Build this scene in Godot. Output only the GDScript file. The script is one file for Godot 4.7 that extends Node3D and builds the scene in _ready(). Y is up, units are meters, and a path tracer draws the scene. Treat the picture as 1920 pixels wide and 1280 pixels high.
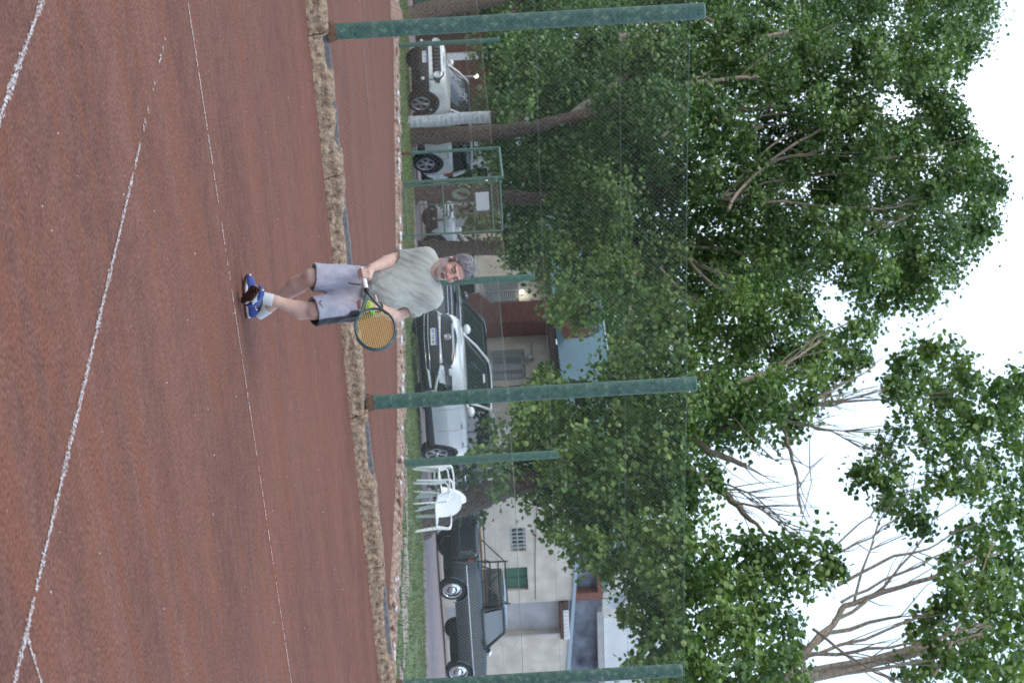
extends Node3D
# y up, metres. The camera stands at the origin 1.64 m above a clay court and looks along -z; it is held on its side.
# Court frame: s runs along the low wall (E1), t runs away from it (N1), both from P0 at the wall's left end.
const P0 := Vector3(-3.45, 0, -18.8)
const E1 := Vector3(0.837, 0, -0.547)
const N1 := Vector3(-0.547, 0, -0.837)
var M := {}
var rng := RandomNumberGenerator.new()
var taken := {}

func gy(x: float, z: float) -> float:          # height of the ground
	var d := minf(-z, 95.0)
	var t := (x - P0.x) * N1.x + (z - P0.z) * N1.z
	var k := smoothstep(0.3, 8.0, t)
	return (0.56 - 0.0157 * d + 0.006 * clampf(x, -30.0, 30.0)) * k

func st(s: float, t: float, up := 0.0) -> Vector3:   # a point of the court frame, up metres above the ground
	var p := P0 + E1 * s + N1 * t
	p.y = gy(p.x, p.z) + up
	return p

# ---------------------------------------------------------------- mesh builder
class MB:
	var v := PackedVector3Array()
	var n := PackedVector3Array()
	var uv := PackedVector2Array()
	var c := PackedColorArray()
	var ix := PackedInt32Array()
	var col := Color.WHITE
	var X := Transform3D.IDENTITY
	func vert(p: Vector3, q: Vector3, u := Vector2.ZERO) -> int:
		v.append(X * p); n.append((X.basis * q).normalized()); uv.append(u); c.append(col)
		return v.size() - 1
	func tri(a: Vector3, b: Vector3, d: Vector3) -> void:      # counter-clockwise seen from outside
		var q := (b - a).cross(d - a)
		if q.length_squared() < 1e-16: return
		q = q.normalized()
		var i := vert(a, q); vert(b, q); vert(d, q)
		ix.append_array([i, i + 2, i + 1])
	func quad(a: Vector3, b: Vector3, d: Vector3, e: Vector3, w := 1.0, h := 1.0) -> void:
		var q := (d - a).cross(e - b)
		if q.length_squared() < 1e-16: return
		q = q.normalized()
		var i := vert(a, q, Vector2(0, h)); vert(b, q, Vector2(w, h)); vert(d, q, Vector2(w, 0)); vert(e, q, Vector2(0, 0))
		ix.append_array([i, i + 2, i + 1, i, i + 3, i + 2])
	func grid(g: Array, around := false, flip := false, us := 1.0, vs := 1.0) -> void:   # rows of points, smooth
		var rows := g.size(); var k: int = g[0].size()
		var acc := PackedVector3Array(); acc.resize(rows * k)
		var kk := k if around else k - 1
		for r in rows - 1:
			for j in kk:
				var j2 := (j + 1) % k
				var a: Vector3 = g[r][j]; var b: Vector3 = g[r][j2]; var d: Vector3 = g[r + 1][j2]; var e: Vector3 = g[r + 1][j]
				var q := (d - a).cross(e - b)
				if flip: q = -q
				acc[r * k + j] += q; acc[r * k + j2] += q; acc[(r + 1) * k + j2] += q; acc[(r + 1) * k + j] += q
		var at := v.size()
		for r in rows:
			for j in k:
				var q := acc[r * k + j]
				vert(g[r][j], q.normalized() if q.length_squared() > 1e-20 else Vector3.UP, Vector2(us * j / maxf(kk, 1), vs * r / maxf(rows - 1, 1)))
		for r in rows - 1:
			for j in kk:
				var j2 := (j + 1) % k
				var a := at + r * k + j; var b := at + r * k + j2; var d := at + (r + 1) * k + j2; var e := at + (r + 1) * k + j
				if flip: ix.append_array([a, b, d, a, d, e])
				else: ix.append_array([a, d, b, a, e, d])
	func fan(ring: PackedVector3Array, flip := false) -> void:
		var m := Vector3.ZERO
		for p in ring: m += p
		m /= ring.size()
		for j in ring.size():
			var a := ring[j]; var b := ring[(j + 1) % ring.size()]
			if flip: tri(m, b, a)
			else: tri(m, a, b)
	func ring(at: Vector3, dir: Vector3, rx: float, ry: float, sides: int, ref := Vector3.ZERO) -> PackedVector3Array:
		var d := dir.normalized()
		var h := ref
		if h == Vector3.ZERO: h = Vector3.RIGHT if absf(d.x) < 0.8 else Vector3.UP
		var a := (h - d * h.dot(d)).normalized(); var b := d.cross(a)
		var o := PackedVector3Array()
		for j in sides:
			var w := TAU * j / sides
			o.append(at + a * cos(w) * rx + b * sin(w) * ry)
		return o
	func tube(p: PackedVector3Array, rad, sides := 8, caps := true, ref := Vector3.ZERO, flat := 1.0) -> void:
		var g := []
		for i in p.size():
			var d := (p[mini(i + 1, p.size() - 1)] - p[maxi(i - 1, 0)])
			var r: float = rad if rad is float else rad[i]
			g.append(ring(p[i], d, r, r * flat, sides, ref))
		grid(g, true, false)
		if caps:
			fan(g[0], true); fan(g[-1])
	func rod(a: Vector3, b: Vector3, r: float, sides := 6, r2 := -1.0) -> void:
		tube(PackedVector3Array([a, b]), PackedFloat32Array([r, r if r2 < 0 else r2]), sides)
	func box(m: Vector3, s: Vector3, bev := 0.0, B := Basis.IDENTITY) -> void:
		var h := s / 2
		if bev <= 0.0:
			var P := []
			for k in 8: P.append(m + B * Vector3(h.x if k & 1 else -h.x, h.y if k & 2 else -h.y, h.z if k & 4 else -h.z))
			quad(P[4], P[5], P[7], P[6], s.x, s.y); quad(P[1], P[0], P[2], P[3], s.x, s.y)
			quad(P[5], P[1], P[3], P[7], s.z, s.y); quad(P[0], P[4], P[6], P[2], s.z, s.y)
			quad(P[6], P[7], P[3], P[2], s.x, s.z); quad(P[0], P[1], P[5], P[4], s.x, s.z)
			return
		bev = minf(bev, minf(h.x, minf(h.y, h.z)) * 0.95)
		var i := h - Vector3.ONE * bev
		for ax in 3:
			for sg in [-1.0, 1.0]:
				var u := (ax + 1) % 3; var w := (ax + 2) % 3
				var f := func(a: float, b: float) -> Vector3:
					var q := Vector3.ZERO
					q[ax] = sg * h[ax]; q[u] = a * i[u]; q[w] = b * i[w]
					return m + B * q
				if sg > 0: quad(f.call(-1, -1), f.call(1, -1), f.call(1, 1), f.call(-1, 1))
				else: quad(f.call(-1, 1), f.call(1, 1), f.call(1, -1), f.call(-1, -1))
		for ax in 3:                                   # edge chamfers, edge along ax
			var u := (ax + 1) % 3; var w := (ax + 2) % 3
			for su in [-1.0, 1.0]:
				for sw in [-1.0, 1.0]:
					var f := func(e: float, onu: bool) -> Vector3:
						var q := Vector3.ZERO
						q[ax] = e * i[ax]; q[u] = su * (h[u] if onu else i[u]); q[w] = sw * (i[w] if onu else h[w])
						return m + B * q
					if su * sw > 0: quad(f.call(-1, true), f.call(1, true), f.call(1, false), f.call(-1, false)) if false else quad(f.call(-1, false), f.call(-1, true), f.call(1, true), f.call(1, false))
					else: quad(f.call(-1, true), f.call(-1, false), f.call(1, false), f.call(1, true))
		for k in 8:
			var sg := Vector3(1 if k & 1 else -1, 1 if k & 2 else -1, 1 if k & 4 else -1)
			var a := m + B * (sg * Vector3(h.x, i.y, i.z)); var b := m + B * (sg * Vector3(i.x, h.y, i.z)); var d := m + B * (sg * Vector3(i.x, i.y, h.z))
			if sg.x * sg.y * sg.z > 0: tri(a, b, d)
			else: tri(a, d, b)
	func prism(poly: PackedVector2Array, z0: float, z1: float) -> void:   # outline in x, y; extruded along z
		var pl := poly
		if Geometry2D.is_polygon_clockwise(pl):
			pl = poly.duplicate(); pl.reverse()
		# is_polygon_clockwise works y-down; after this pl runs counter-clockwise in y-up when area > 0
		var area := 0.0
		for j in pl.size(): area += pl[j].cross(pl[(j + 1) % pl.size()])
		if area < 0: pl.reverse()
		var t := Geometry2D.triangulate_polygon(pl)
		for k in range(0, t.size(), 3):
			var a := pl[t[k]]; var b := pl[t[k + 1]]; var d := pl[t[k + 2]]
			if (b - a).cross(d - a) < 0:
				var e := b; b = d; d = e
			tri(Vector3(a.x, a.y, z1), Vector3(b.x, b.y, z1), Vector3(d.x, d.y, z1))
			tri(Vector3(a.x, a.y, z0), Vector3(d.x, d.y, z0), Vector3(b.x, b.y, z0))
		for j in pl.size():
			var a := pl[j]; var b := pl[(j + 1) % pl.size()]
			quad(Vector3(a.x, a.y, z0), Vector3(b.x, b.y, z0), Vector3(b.x, b.y, z1), Vector3(a.x, a.y, z1))
	func lathe(prof: PackedVector2Array, sides := 16, axis := Vector3.UP, at := Vector3.ZERO, flip := false) -> void:   # x radius, y along axis
		var g := []
		for p in prof:
			g.append(ring(at + axis * p.y, axis, maxf(p.x, 1e-5), maxf(p.x, 1e-5), sides))
		grid(g, true, flip)
	func ball(m: Vector3, r: Vector3, B := Basis.IDENTITY, seg := 12) -> void:
		var g := []
		for i in seg / 2 + 1:
			var a := -PI / 2 + PI * i / (seg / 2)
			var o := PackedVector3Array()
			for j in seg:
				var w := -TAU * j / seg
				o.append(m + B * (Vector3(cos(a) * cos(w), sin(a), cos(a) * sin(w)) * r))
			g.append(o)
		grid(g, true, false)
	func mesh() -> ArrayMesh:
		var a := []; a.resize(Mesh.ARRAY_MAX)
		a[Mesh.ARRAY_VERTEX] = v; a[Mesh.ARRAY_NORMAL] = n; a[Mesh.ARRAY_TEX_UV] = uv; a[Mesh.ARRAY_TEX_UV2] = uv; a[Mesh.ARRAY_COLOR] = c; a[Mesh.ARRAY_INDEX] = ix
		var m := ArrayMesh.new()
		m.add_surface_from_arrays(Mesh.PRIMITIVE_TRIANGLES, a)
		return m

# ---------------------------------------------------------------- nodes
func numbered(called: String) -> String:
	var k: int = taken.get(called, 0)
	taken[called] = k + 1
	return called if k == 0 else "%s_%03d" % [called, k]

func thing(called: String, label: String, category: String, at := Vector3.ZERO, turn := 0.0, group := "") -> Node3D:
	var o := Node3D.new()
	o.name = numbered(called); add_child(o, true)
	o.position = at; o.rotation.y = turn
	return tag(o, label, category, group)

func tag(o: Node3D, label: String, category: String, group := "") -> Node3D:
	if label: o.set_meta("label", label)
	if category: o.set_meta("category", category)
	if group: o.set_meta("group", group)
	return o

func part(called: String, b, m: Material, parent: Node = null, kind := "") -> MeshInstance3D:
	var o := MeshInstance3D.new()
	if parent == null:
		o.name = numbered(called); parent = self
	else: 
		var nm := called; var k := 0
		while parent.has_node(nm):
			k += 1; nm = "%s_%03d" % [called, k]
		o.name = nm
	o.mesh = b.mesh() if b is MB else b
	o.material_override = m
	parent.add_child(o, true)
	if kind: o.set_meta("kind", kind)
	return o

func struct(called: String, b, m: Material) -> MeshInstance3D:
	return part(called, b, m, null, "structure")

func copy(src: Node3D, called: String, label: String, at: Vector3, turn: float) -> Node3D:
	var o: Node3D = src.duplicate()
	o.name = numbered(called); add_child(o, true)
	o.position = at; o.rotation = Vector3(0, turn, 0)
	if label: o.set_meta("label", label)
	return o

func facing(d: Vector3) -> float:               # turn that points a thing's own +x along d
	return atan2(-d.z, d.x)

# ---------------------------------------------------------------- materials and textures
func mat(a: Color, rough := 0.8, metal := 0.0, spec := 0.5) -> StandardMaterial3D:   # a: linear base colour
	var m := StandardMaterial3D.new()
	m.albedo_color = Color(a.r, a.g, a.b).linear_to_srgb(); m.roughness = rough; m.metallic = metal; m.metallic_specular = spec
	return m

func noise(freq: float, oct := 4, seed := 1, kind := FastNoiseLite.TYPE_SIMPLEX_SMOOTH) -> FastNoiseLite:
	var f := FastNoiseLite.new()
	f.noise_type = kind; f.frequency = freq; f.fractal_octaves = oct; f.seed = seed
	f.fractal_type = FastNoiseLite.FRACTAL_FBM
	return f

func ntex(freq: float, lo: Color, hi: Color, size := 256, oct := 4, seed := 1, bump := false) -> NoiseTexture2D:   # lo, hi: linear
	var t := NoiseTexture2D.new()
	t.width = size; t.height = size; t.seamless = true; t.normalize = true
	t.noise = noise(freq, oct, seed)
	if not bump:
		var g := Gradient.new()
		g.set_color(0, lo.linear_to_srgb()); g.set_color(1, hi.linear_to_srgb())
		g.set_offset(0, 0.2); g.set_offset(1, 0.8)
		t.color_ramp = g
	return t

func flaked(lo: Color, hi: Color, worn: Color, share: float, freq: float, scale: float, rough: float, sd: int) -> StandardMaterial3D:   # paint of uneven tone with worn flecks
	var m := tri_mat(lo, hi, freq, scale, rough, 0.0, sd)
	var t := NoiseTexture2D.new()
	t.width = 512; t.height = 512; t.seamless = true; t.normalize = true; t.noise = noise(freq, 6, sd)
	var g := Gradient.new()
	g.set_color(0, lo.linear_to_srgb()); g.set_offset(0, 0.2)
	g.set_color(1, worn.linear_to_srgb()); g.set_offset(1, 1.0 - share * 0.7)
	g.add_point(1.0 - share, hi.linear_to_srgb())
	t.color_ramp = g
	m.albedo_texture = t
	return m

func tri_mat(lo: Color, hi: Color, freq: float, scale: float, rough := 0.85, bump := 0.0, seed := 1, world := true, oct := 5, spec := 0.5) -> StandardMaterial3D:
	var m := StandardMaterial3D.new()
	m.albedo_texture = ntex(freq, lo, hi, 256, oct, seed)
	m.uv1_triplanar = true; m.uv1_world_triplanar = world; m.uv1_scale = Vector3.ONE * scale
	m.roughness = rough; m.metallic_specular = spec
	if bump > 0.0:
		m.heightmap_enabled = true; m.heightmap_scale = bump
		m.heightmap_texture = ntex(freq * 2.0, Color.BLACK, Color.WHITE, 256, 5, seed + 7, true)
	return m

func text_part(called: String, words: String, size: float, at: Vector3, B: Basis, m: Material, parent: Node, depth := 0.004, font := "Droid Sans", wide := 1.0) -> MeshInstance3D:
	var t := TextMesh.new()
	var f := SystemFont.new(); f.font_names = PackedStringArray([font]); f.font_weight = 700
	t.font = f; t.text = words; t.font_size = 64; t.pixel_size = size / 46.0; t.depth = depth; t.curve_step = 2.0
	var o := part(called, t, m, parent)
	o.transform = Transform3D(B.scaled_local(Vector3(wide, 1, 1)), at)
	return o

func add_sheet(called: String, s0: float, s1: float, t0: float, t1: float, up: float, ns: int, nt: int, m: Material, edge := 0.0, wob := 0.0) -> MeshInstance3D:
	var b := MB.new()
	var f := noise(0.35, 3, 77)
	var g := []
	for i in nt + 1:
		var row := PackedVector3Array()
		for j in ns + 1:
			var s := lerpf(s0, s1, float(j) / ns); var t := lerpf(t0, t1, float(i) / nt)
			if wob > 0.0 and j == 0: s += f.get_noise_2d(t * 2.0, up * 100) * wob
			if wob > 0.0 and j == ns: s += f.get_noise_2d(t * 2.0, 50 + up * 100) * wob
			var p := st(s, t, up)
			if edge > 0.0: p.y += f.get_noise_2d(s * 3.0, t * 3.0) * edge
			row.append(p)
		g.append(row)
	b.grid(g, false, false, (s1 - s0), (t1 - t0))
	return struct(called, b, m)

func _ready() -> void:
	rng.seed = 11
	# camera: 1.64 m up, tilted up 0.57 degrees, rolled so that the world's up points to the right of the picture (and 3.3 degrees off)
	var cam := Camera3D.new(); cam.name = "camera"
	var roll := atan(0.058); var pitch := atan(0.01)
	var up := Vector3(0, cos(pitch), sin(pitch)); var fwd := Vector3(0, sin(pitch), -cos(pitch))
	var across := Vector3.RIGHT * cos(roll) - up * sin(roll)
	var tall := Vector3.RIGHT * sin(roll) + up * cos(roll)
	cam.transform = Transform3D(Basis(tall, -across, -fwd), Vector3(0, 1.64, 0))
	cam.keep_aspect = Camera3D.KEEP_HEIGHT
	cam.near = 0.1; cam.far = 900.0
	var lens := CameraAttributesPhysical.new()
	lens.frustum_focal_length = 12.0 / tan(deg_to_rad(20.16 / 2.0))
	lens.frustum_focus_distance = 13.2
	lens.frustum_near = 0.1; lens.frustum_far = 900.0
	lens.exposure_aperture = 5.6
	cam.attributes = lens
	cam.fov = 20.16
	add_child(cam)
	# sky: bright thin overcast, bluer overhead
	var we := WorldEnvironment.new(); we.name = "world_environment"
	var env := Environment.new()
	var sky := Sky.new()
	var sm := ProceduralSkyMaterial.new()
	sm.sky_top_color = Color(0.70, 0.83, 1.0); sm.sky_horizon_color = Color(0.86, 0.93, 0.99); sm.sky_curve = 0.25
	sm.sky_energy_multiplier = 1.25
	sm.ground_bottom_color = Color(0.35, 0.28, 0.24); sm.ground_horizon_color = Color(0.6, 0.6, 0.58)
	var cv := NoiseTexture2D.new()
	cv.width = 1024; cv.height = 512; cv.seamless = true; cv.noise = noise(0.006, 5, 5)
	var cr := Gradient.new()
	cr.set_color(0, Color(0, 0, 0, 0)); cr.set_color(1, Color(0.82, 0.80, 0.77, 1)); cr.set_offset(0, 0.22); cr.set_offset(1, 0.62)
	cv.color_ramp = cr
	sm.sky_cover = cv
	sky.sky_material = sm
	env.background_mode = Environment.BG_SKY; env.sky = sky
	env.tonemap_mode = Environment.TONE_MAPPER_LINEAR; env.tonemap_exposure = 1.0
	env.sdfgi_enabled = true; env.ssao_enabled = true; env.ssil_enabled = true
	we.environment = env
	add_child(we)
	var sun := DirectionalLight3D.new(); sun.name = "sun"
	sun.light_color = Color(1.0, 0.96, 0.9); sun.light_energy = 0.6; sun.light_angular_distance = 25.0
	sun.shadow_enabled = true
	add_child(sun)
	sun.look_at_from_position(Vector3(-14, 40, 16), Vector3.ZERO)

	materials()
	build_ground()
	build_low_wall()
	build_court_fence()
	build_side_fence()
	build_clubhouse()
	build_far_houses()
	build_vehicles()
	build_trees()
	build_yard_things()
	build_person()

func materials() -> void:
	M.clay_edge = tri_mat(Color(0.16, 0.085, 0.06), Color(0.3, 0.2, 0.15), 0.03, 0.9, 0.95, 0.8, 3)
	M.chalk = tri_mat(Color(0.42, 0.36, 0.34), Color(0.82, 0.8, 0.79), 0.06, 3.0, 0.9, 0.0, 5)
	M.concrete = tri_mat(Color(0.13, 0.085, 0.055), Color(0.44, 0.325, 0.22), 0.03, 1.5, 0.95, 2.5, 9)
	M.concrete_grey = tri_mat(Color(0.075, 0.07, 0.066), Color(0.19, 0.175, 0.165), 0.03, 1.5, 0.9, 0.8, 10)
	M.rubble = tri_mat(Color(0.17, 0.088, 0.056), Color(0.42, 0.345, 0.29), 0.045, 1.0, 0.95, 1.5, 12)
	M.green_paint = flaked(Color(0.022, 0.082, 0.062), Color(0.066, 0.155, 0.115), Color(0.22, 0.26, 0.21), 0.28, 0.022, 0.9, 0.55, 14)
	M.green_thin = flaked(Color(0.028, 0.098, 0.068), Color(0.066, 0.16, 0.112), Color(0.20, 0.15, 0.10), 0.24, 0.022, 0.9, 0.5, 15)
	M.rust = tri_mat(Color(0.06, 0.03, 0.018), Color(0.2, 0.1, 0.055), 0.05, 2.5, 0.95, 0.4, 16)
	M.wire = mat(Color(0.18, 0.215, 0.20), 0.5, 0.2)
	M.wire_rusty = mat(Color(0.27, 0.2, 0.14), 0.6, 0.2)
	M.cable = mat(Color(0.10, 0.17, 0.14), 0.5)
	M.road = tri_mat(Color(0.2, 0.15, 0.15), Color(0.33, 0.27, 0.275), 0.03, 0.6, 0.92, 0.3, 21)
	M.kerb = tri_mat(Color(0.3, 0.3, 0.33), Color(0.45, 0.45, 0.5), 0.03, 0.6, 0.9, 0.3, 22)
	M.lawn = tri_mat(Color(0.055, 0.085, 0.028), Color(0.14, 0.19, 0.065), 0.02, 0.5, 1.0, 1.0, 23)
	M.bare_earth = tri_mat(Color(0.22, 0.17, 0.14), Color(0.4, 0.34, 0.3), 0.03, 0.7, 1.0, 0.6, 24)
	M.ground = tri_mat(Color(0.07, 0.085, 0.04), Color(0.16, 0.15, 0.09), 0.02, 0.15, 1.0, 1.0, 25)
	M.cream = tri_mat(Color(0.53, 0.48, 0.395), Color(0.70, 0.655, 0.565), 0.018, 0.35, 0.9, 0.15, 31)
	M.grey_wall = tri_mat(Color(0.36, 0.36, 0.37), Color(0.48, 0.47, 0.47), 0.012, 0.45, 0.9, 0.15, 32)
	M.stained = tri_mat(Color(0.035, 0.04, 0.055), Color(0.30, 0.32, 0.37), 0.009, 0.4, 0.9, 0.2, 33)
	M.white_wall = tri_mat(Color(0.62, 0.65, 0.66), Color(0.76, 0.78, 0.78), 0.01, 0.4, 0.85, 0.1, 34)
	M.mortar = mat(Color(0.16, 0.10, 0.085), 0.95)
	M.brick = tri_mat(Color(0.19, 0.062, 0.045), Color(0.33, 0.115, 0.085), 0.05, 3.0, 0.85, 0.2, 35)
	M.brown_wood = tri_mat(Color(0.05, 0.024, 0.018), Color(0.10, 0.05, 0.036), 0.03, 1.0, 0.7, 0.1, 36)
	M.red_wood = tri_mat(Color(0.17, 0.06, 0.04), Color(0.26, 0.10, 0.07), 0.03, 1.0, 0.7, 0.1, 37)
	M.roof = tri_mat(Color(0.045, 0.115, 0.125), Color(0.07, 0.155, 0.165), 0.01, 0.4, 0.42, 0.0, 38)
	M.gutter = mat(Color(0.3, 0.4, 0.48), 0.4, 0.2)
	M.iron = mat(Color(0.46, 0.49, 0.50), 0.5, 0.1)
	M.window_glass = mat(Color(0.03, 0.045, 0.055), 0.08)
	M.shutter = mat(Color(0.012, 0.10, 0.05), 0.5)
	M.black = mat(Color(0.012, 0.012, 0.013), 0.55)
	M.black_gloss = mat(Color(0.01, 0.01, 0.011), 0.2)
	M.white_plastic = mat(Color(0.8, 0.82, 0.82), 0.35)
	M.white_plastic.subsurf_scatter_enabled = false
	M.white_sign = mat(Color(0.72, 0.74, 0.76), 0.4)
	M.lamp = mat(Color(0.9, 0.9, 0.85), 0.3); M.lamp.emission_enabled = true; M.lamp.emission = Color(1, 0.97, 0.9); M.lamp.emission_energy_multiplier = 2.2
	M.bark = tri_mat(Color(0.045, 0.033, 0.026), Color(0.17, 0.13, 0.105), 0.035, 1.1, 0.95, 3.0, 41)
	M.pale_bark = tri_mat(Color(0.18, 0.145, 0.11), Color(0.40, 0.335, 0.265), 0.03, 1.4, 0.9, 1.0, 42)
	M.whitewash = tri_mat(Color(0.32, 0.35, 0.37), Color(0.62, 0.65, 0.68), 0.03, 1.2, 0.9, 0.6, 43)

func court_material() -> StandardMaterial3D:
	# clay brushed along the base line: broad damp and dry patches with long fine streaks (second uv), times fine grain (first uv)
	var m := StandardMaterial3D.new()
	var size := 1024
	var im := Image.create_empty(size, size, false, Image.FORMAT_RGB8)
	var patch := noise(0.006, 4, 3); var streak := noise(1.0, 3, 4); var fine := noise(0.07, 5, 6); var band := noise(1.0, 3, 8)
	var dark := Color(0.66, 0.65, 0.68); var lite := Color(1.0, 0.98, 0.99); var warm := Color(0.92, 0.74, 0.60)
	for y in size:
		for x in size:
			var a := patch.get_noise_2d(x * 0.7, y * 1.6)
			var b := streak.get_noise_2d(x * 0.012, y * 0.22)
			var w := band.get_noise_2d(x * 0.0025, y * 0.03)
			var k := clampf(0.52 + a * 0.62 + b * 0.12 + fine.get_noise_2d(x, y) * 0.55, 0.0, 1.0)
			var q := dark.lerp(lite, k).lerp(warm, clampf(w * 1.1 + b * 0.35 + a * 0.3, 0.0, 0.6))
			im.set_pixel(x, y, q.linear_to_srgb())
	m.albedo_texture = ntex(0.11, Color(0.124, 0.0555, 0.0385), Color(0.240, 0.1165, 0.083), 512, 5, 61)
	m.uv1_scale = Vector3(0.7, 0.7, 1)
	m.detail_enabled = true; m.detail_blend_mode = BaseMaterial3D.BLEND_MODE_MUL
	m.detail_uv_layer = BaseMaterial3D.DETAIL_UV_2
	m.detail_albedo = ImageTexture.create_from_image(im)
	m.uv2_scale = Vector3(1.0 / 14.0, 1.0 / 11.0, 1)
	m.roughness = 0.97; m.metallic_specular = 0.25
	m.heightmap_enabled = true; m.heightmap_texture = ntex(0.12, Color.BLACK, Color.WHITE, 512, 5, 62, true); m.heightmap_scale = 0.6
	return m

# ================================================================ ground
func build_ground() -> void:
	# base terrain out to the horizon
	var b := MB.new()
	var g := []
	for i in 41:
		var row := PackedVector3Array()
		for j in 41:
			var x := -260.0 + 520.0 * j / 40.0; var z := 60.0 - 620.0 * pow(i / 40.0, 1.6)
			row.append(Vector3(x, gy(x, z) - 0.12, z))
		g.append(row)
	b.grid(g)
	struct("ground", b, M.ground)
	M.clay = court_material()
	add_sheet("clay_court", -22.0, 34.0, -26.0, 0.15, 0.0, 112, 60, M.clay)
	add_sheet("neighbouring_clay_court", -26.0, 10.05, 0.1, 70.0, 0.004, 60, 100, M.clay)
	add_sheet("lawn", 10.0, 17.5, -8.0, 70.0, 0.0, 24, 160, M.lawn, 0.02, 0.3)
	add_sheet("dirt_path", 11.6, 12.15, 2.0, 13.0, 0.008, 4, 40, M.bare_earth, 0.02, 0.8)
	add_sheet("driveway", 17.0, 60.0, -8.0, 90.0, 0.012, 40, 90, M.road)
	# worn rubble edge of the lawn along the neighbouring court
	var e := MB.new()
	var f := noise(1.6, 4, 21)
	g = []
	for i in 560:
		var t := -3.0 + 45.0 * i / 559.0
		var row := PackedVector3Array()
		var w := 0.30 + 0.12 * f.get_noise_1d(t * 2.0)
		var h := 0.10 + 0.05 * f.get_noise_1d(t * 3.0 + 90)
		for q in [Vector2(-0.28, -0.02), Vector2(-0.16 - w * 0.3, h * 0.4), Vector2(-0.1, h * 0.8), Vector2(-0.02, h), Vector2(0.1, h * 0.9), Vector2(w * 0.6, h * 0.6), Vector2(w, 0.02)]:
			row.append(st(10.0 + q.x + 0.05 * f.get_noise_2d(t * 6.0, q.x * 30), t, q.y + 0.035 * f.get_noise_2d(t * 9.0, q.x * 40 + 7)))
		g.append(row)
	e.grid(g)
	struct("worn_kerb", e, M.rubble)
	# loose stones and chips of old whitewash lying along that edge
	var st1 := MB.new()
	for i in 260:
		var t := rng.randf_range(-1.0, 34.0); var s := 9.75 + rng.randf_range(-0.12, 0.3)
		st1.col = Color(0.62, 0.61, 0.6) if f.get_noise_1d(t * 1.3) > 0.02 else Color(0.30, 0.18, 0.12)
		var r := rng.randf_range(0.015, 0.055)
		st1.ball(st(s, t, 0.08), Vector3(r * 1.4, r * 0.6, r), Basis(Vector3.UP, rng.randf() * TAU), 6)
	var chip := mat(Color.WHITE, 0.95); chip.vertex_color_use_as_albedo = true
	part("kerb_rubble", st1, chip, null, "stuff").set_meta("label", "white and rusty chips crumbling off the lawn edge")
	# a heap of earth and an old white board lying on the far court's edge
	var heap := MB.new()
	g = []
	for i in 13:
		var row := PackedVector3Array()
		for j in 9:
			var a := float(i) / 12.0 * 2.0 - 1.0; var c := float(j) / 8.0 * 2.0 - 1.0
			var h := 0.24 * maxf(0.0, 1.0 - a * a) * maxf(0.0, 1.0 - c * c) * (1.0 + 0.5 * f.get_noise_2d(a * 4, c * 4)) - 0.01
			row.append(st(9.25 + c * 0.32, 20.9 + a * 0.85, h))
		g.append(row)
	heap.grid(g)
	tag(part("earth_heap", heap, M.clay_edge), "low grey-brown heap of earth against the lawn edge left of the gate", "heap")
	var wb := MB.new()
	wb.box(Vector3.ZERO, Vector3(1.7, 0.03, 0.09), 0.006)
	var bo := part("white_board", wb, M.white_sign)
	bo.position = st(9.1, 24.6, 0.05); bo.rotation.y = facing(N1)
	tag(bo, "white wooden strip lying on the clay in front of the lawn edge", "board")
	# a little low wear and litter on the clay: chips of line paint and grit, one stuff
	var gr := MB.new()
	for i in 700:
		var z := -rng.randf_range(5.6, 20.0)
		var x := rng.randf_range(-0.2, 0.2) * -z
		if (x - P0.x) * N1.x + (z - P0.z) * N1.z > -0.1: continue
		gr.col = Color(0.6, 0.56, 0.54) if rng.randf() < 0.12 else Color(0.10, 0.05, 0.04) if rng.randf() < 0.5 else Color(0.34, 0.2, 0.16)
		var r := rng.randf_range(0.0015, 0.0042)
		gr.ball(Vector3(x, r * 0.4, z), Vector3(r * rng.randf_range(1, 2.2), r * 0.7, r), Basis(Vector3.UP, rng.randf() * TAU), 6)
	part("court_grit", gr, chip, null, "stuff").set_meta("label", "pale and dark grit lying loose on the clay court")
	# bits of plaster and dead leaves on the clay at the foot of the low wall
	var de := MB.new()
	for i in 70:
		var s := rng.randf_range(-1.2, 11.0); var t := -0.14 - absf(rng.randfn(0.0, 0.12))
		de.col = Color(0.30, 0.22, 0.17) if rng.randf() < 0.7 else Color(0.16, 0.15, 0.11)
		var r := rng.randf_range(0.004, 0.013)
		de.ball(st(s, t, 0.006), Vector3(r * rng.randf_range(1, 2.5), r * 0.5, r), Basis(Vector3.UP, rng.randf() * TAU), 6)
	part("plaster_crumbs", de, chip, null, "stuff").set_meta("label", "crumbs of plaster lying at the foot of the low wall")
	# court lines: chalky, broken and uneven
	court_line("side_line", Vector3(-2.245, 0, -10.90), Vector3(0.581, 0, 0.813), -0.02, 6.6, 0.055, -0.2, 31, 1.5)
	court_line("base_line", Vector3(-2.245, 0, -10.90), Vector3(0.815, 0, -0.58), -1.4, 9.0, 0.042, 0.28, 32)
	court_line("outer_side_line", Vector3(-1.39, 0, -7.30), Vector3(0.581, 0, 0.813), -4.6, 2.0, 0.05, -0.5, 33)
	court_line("service_line", Vector3(0.885, 0, -6.512), Vector3(0.76, 0, -0.65), 0.02, 2.5, 0.04, -0.2, 34)
	court_line("far_court_line", st(-2.0, 6.4, 0.004), E1, 0.0, 6.5, 0.05, 0.25, 35)
	# grass blades over the lawn
	var bl := MB.new()
	for k in 3:
		var a := k * 2.1
		var o := Vector3(cos(a), 0, sin(a)) * 0.012
		var w := Vector3(-sin(a), 0, cos(a)) * 0.006
		bl.tri(o - w, o + w, o * 3.0 + Vector3(0, 0.07, 0))
	var tuft := bl.mesh()
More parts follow.
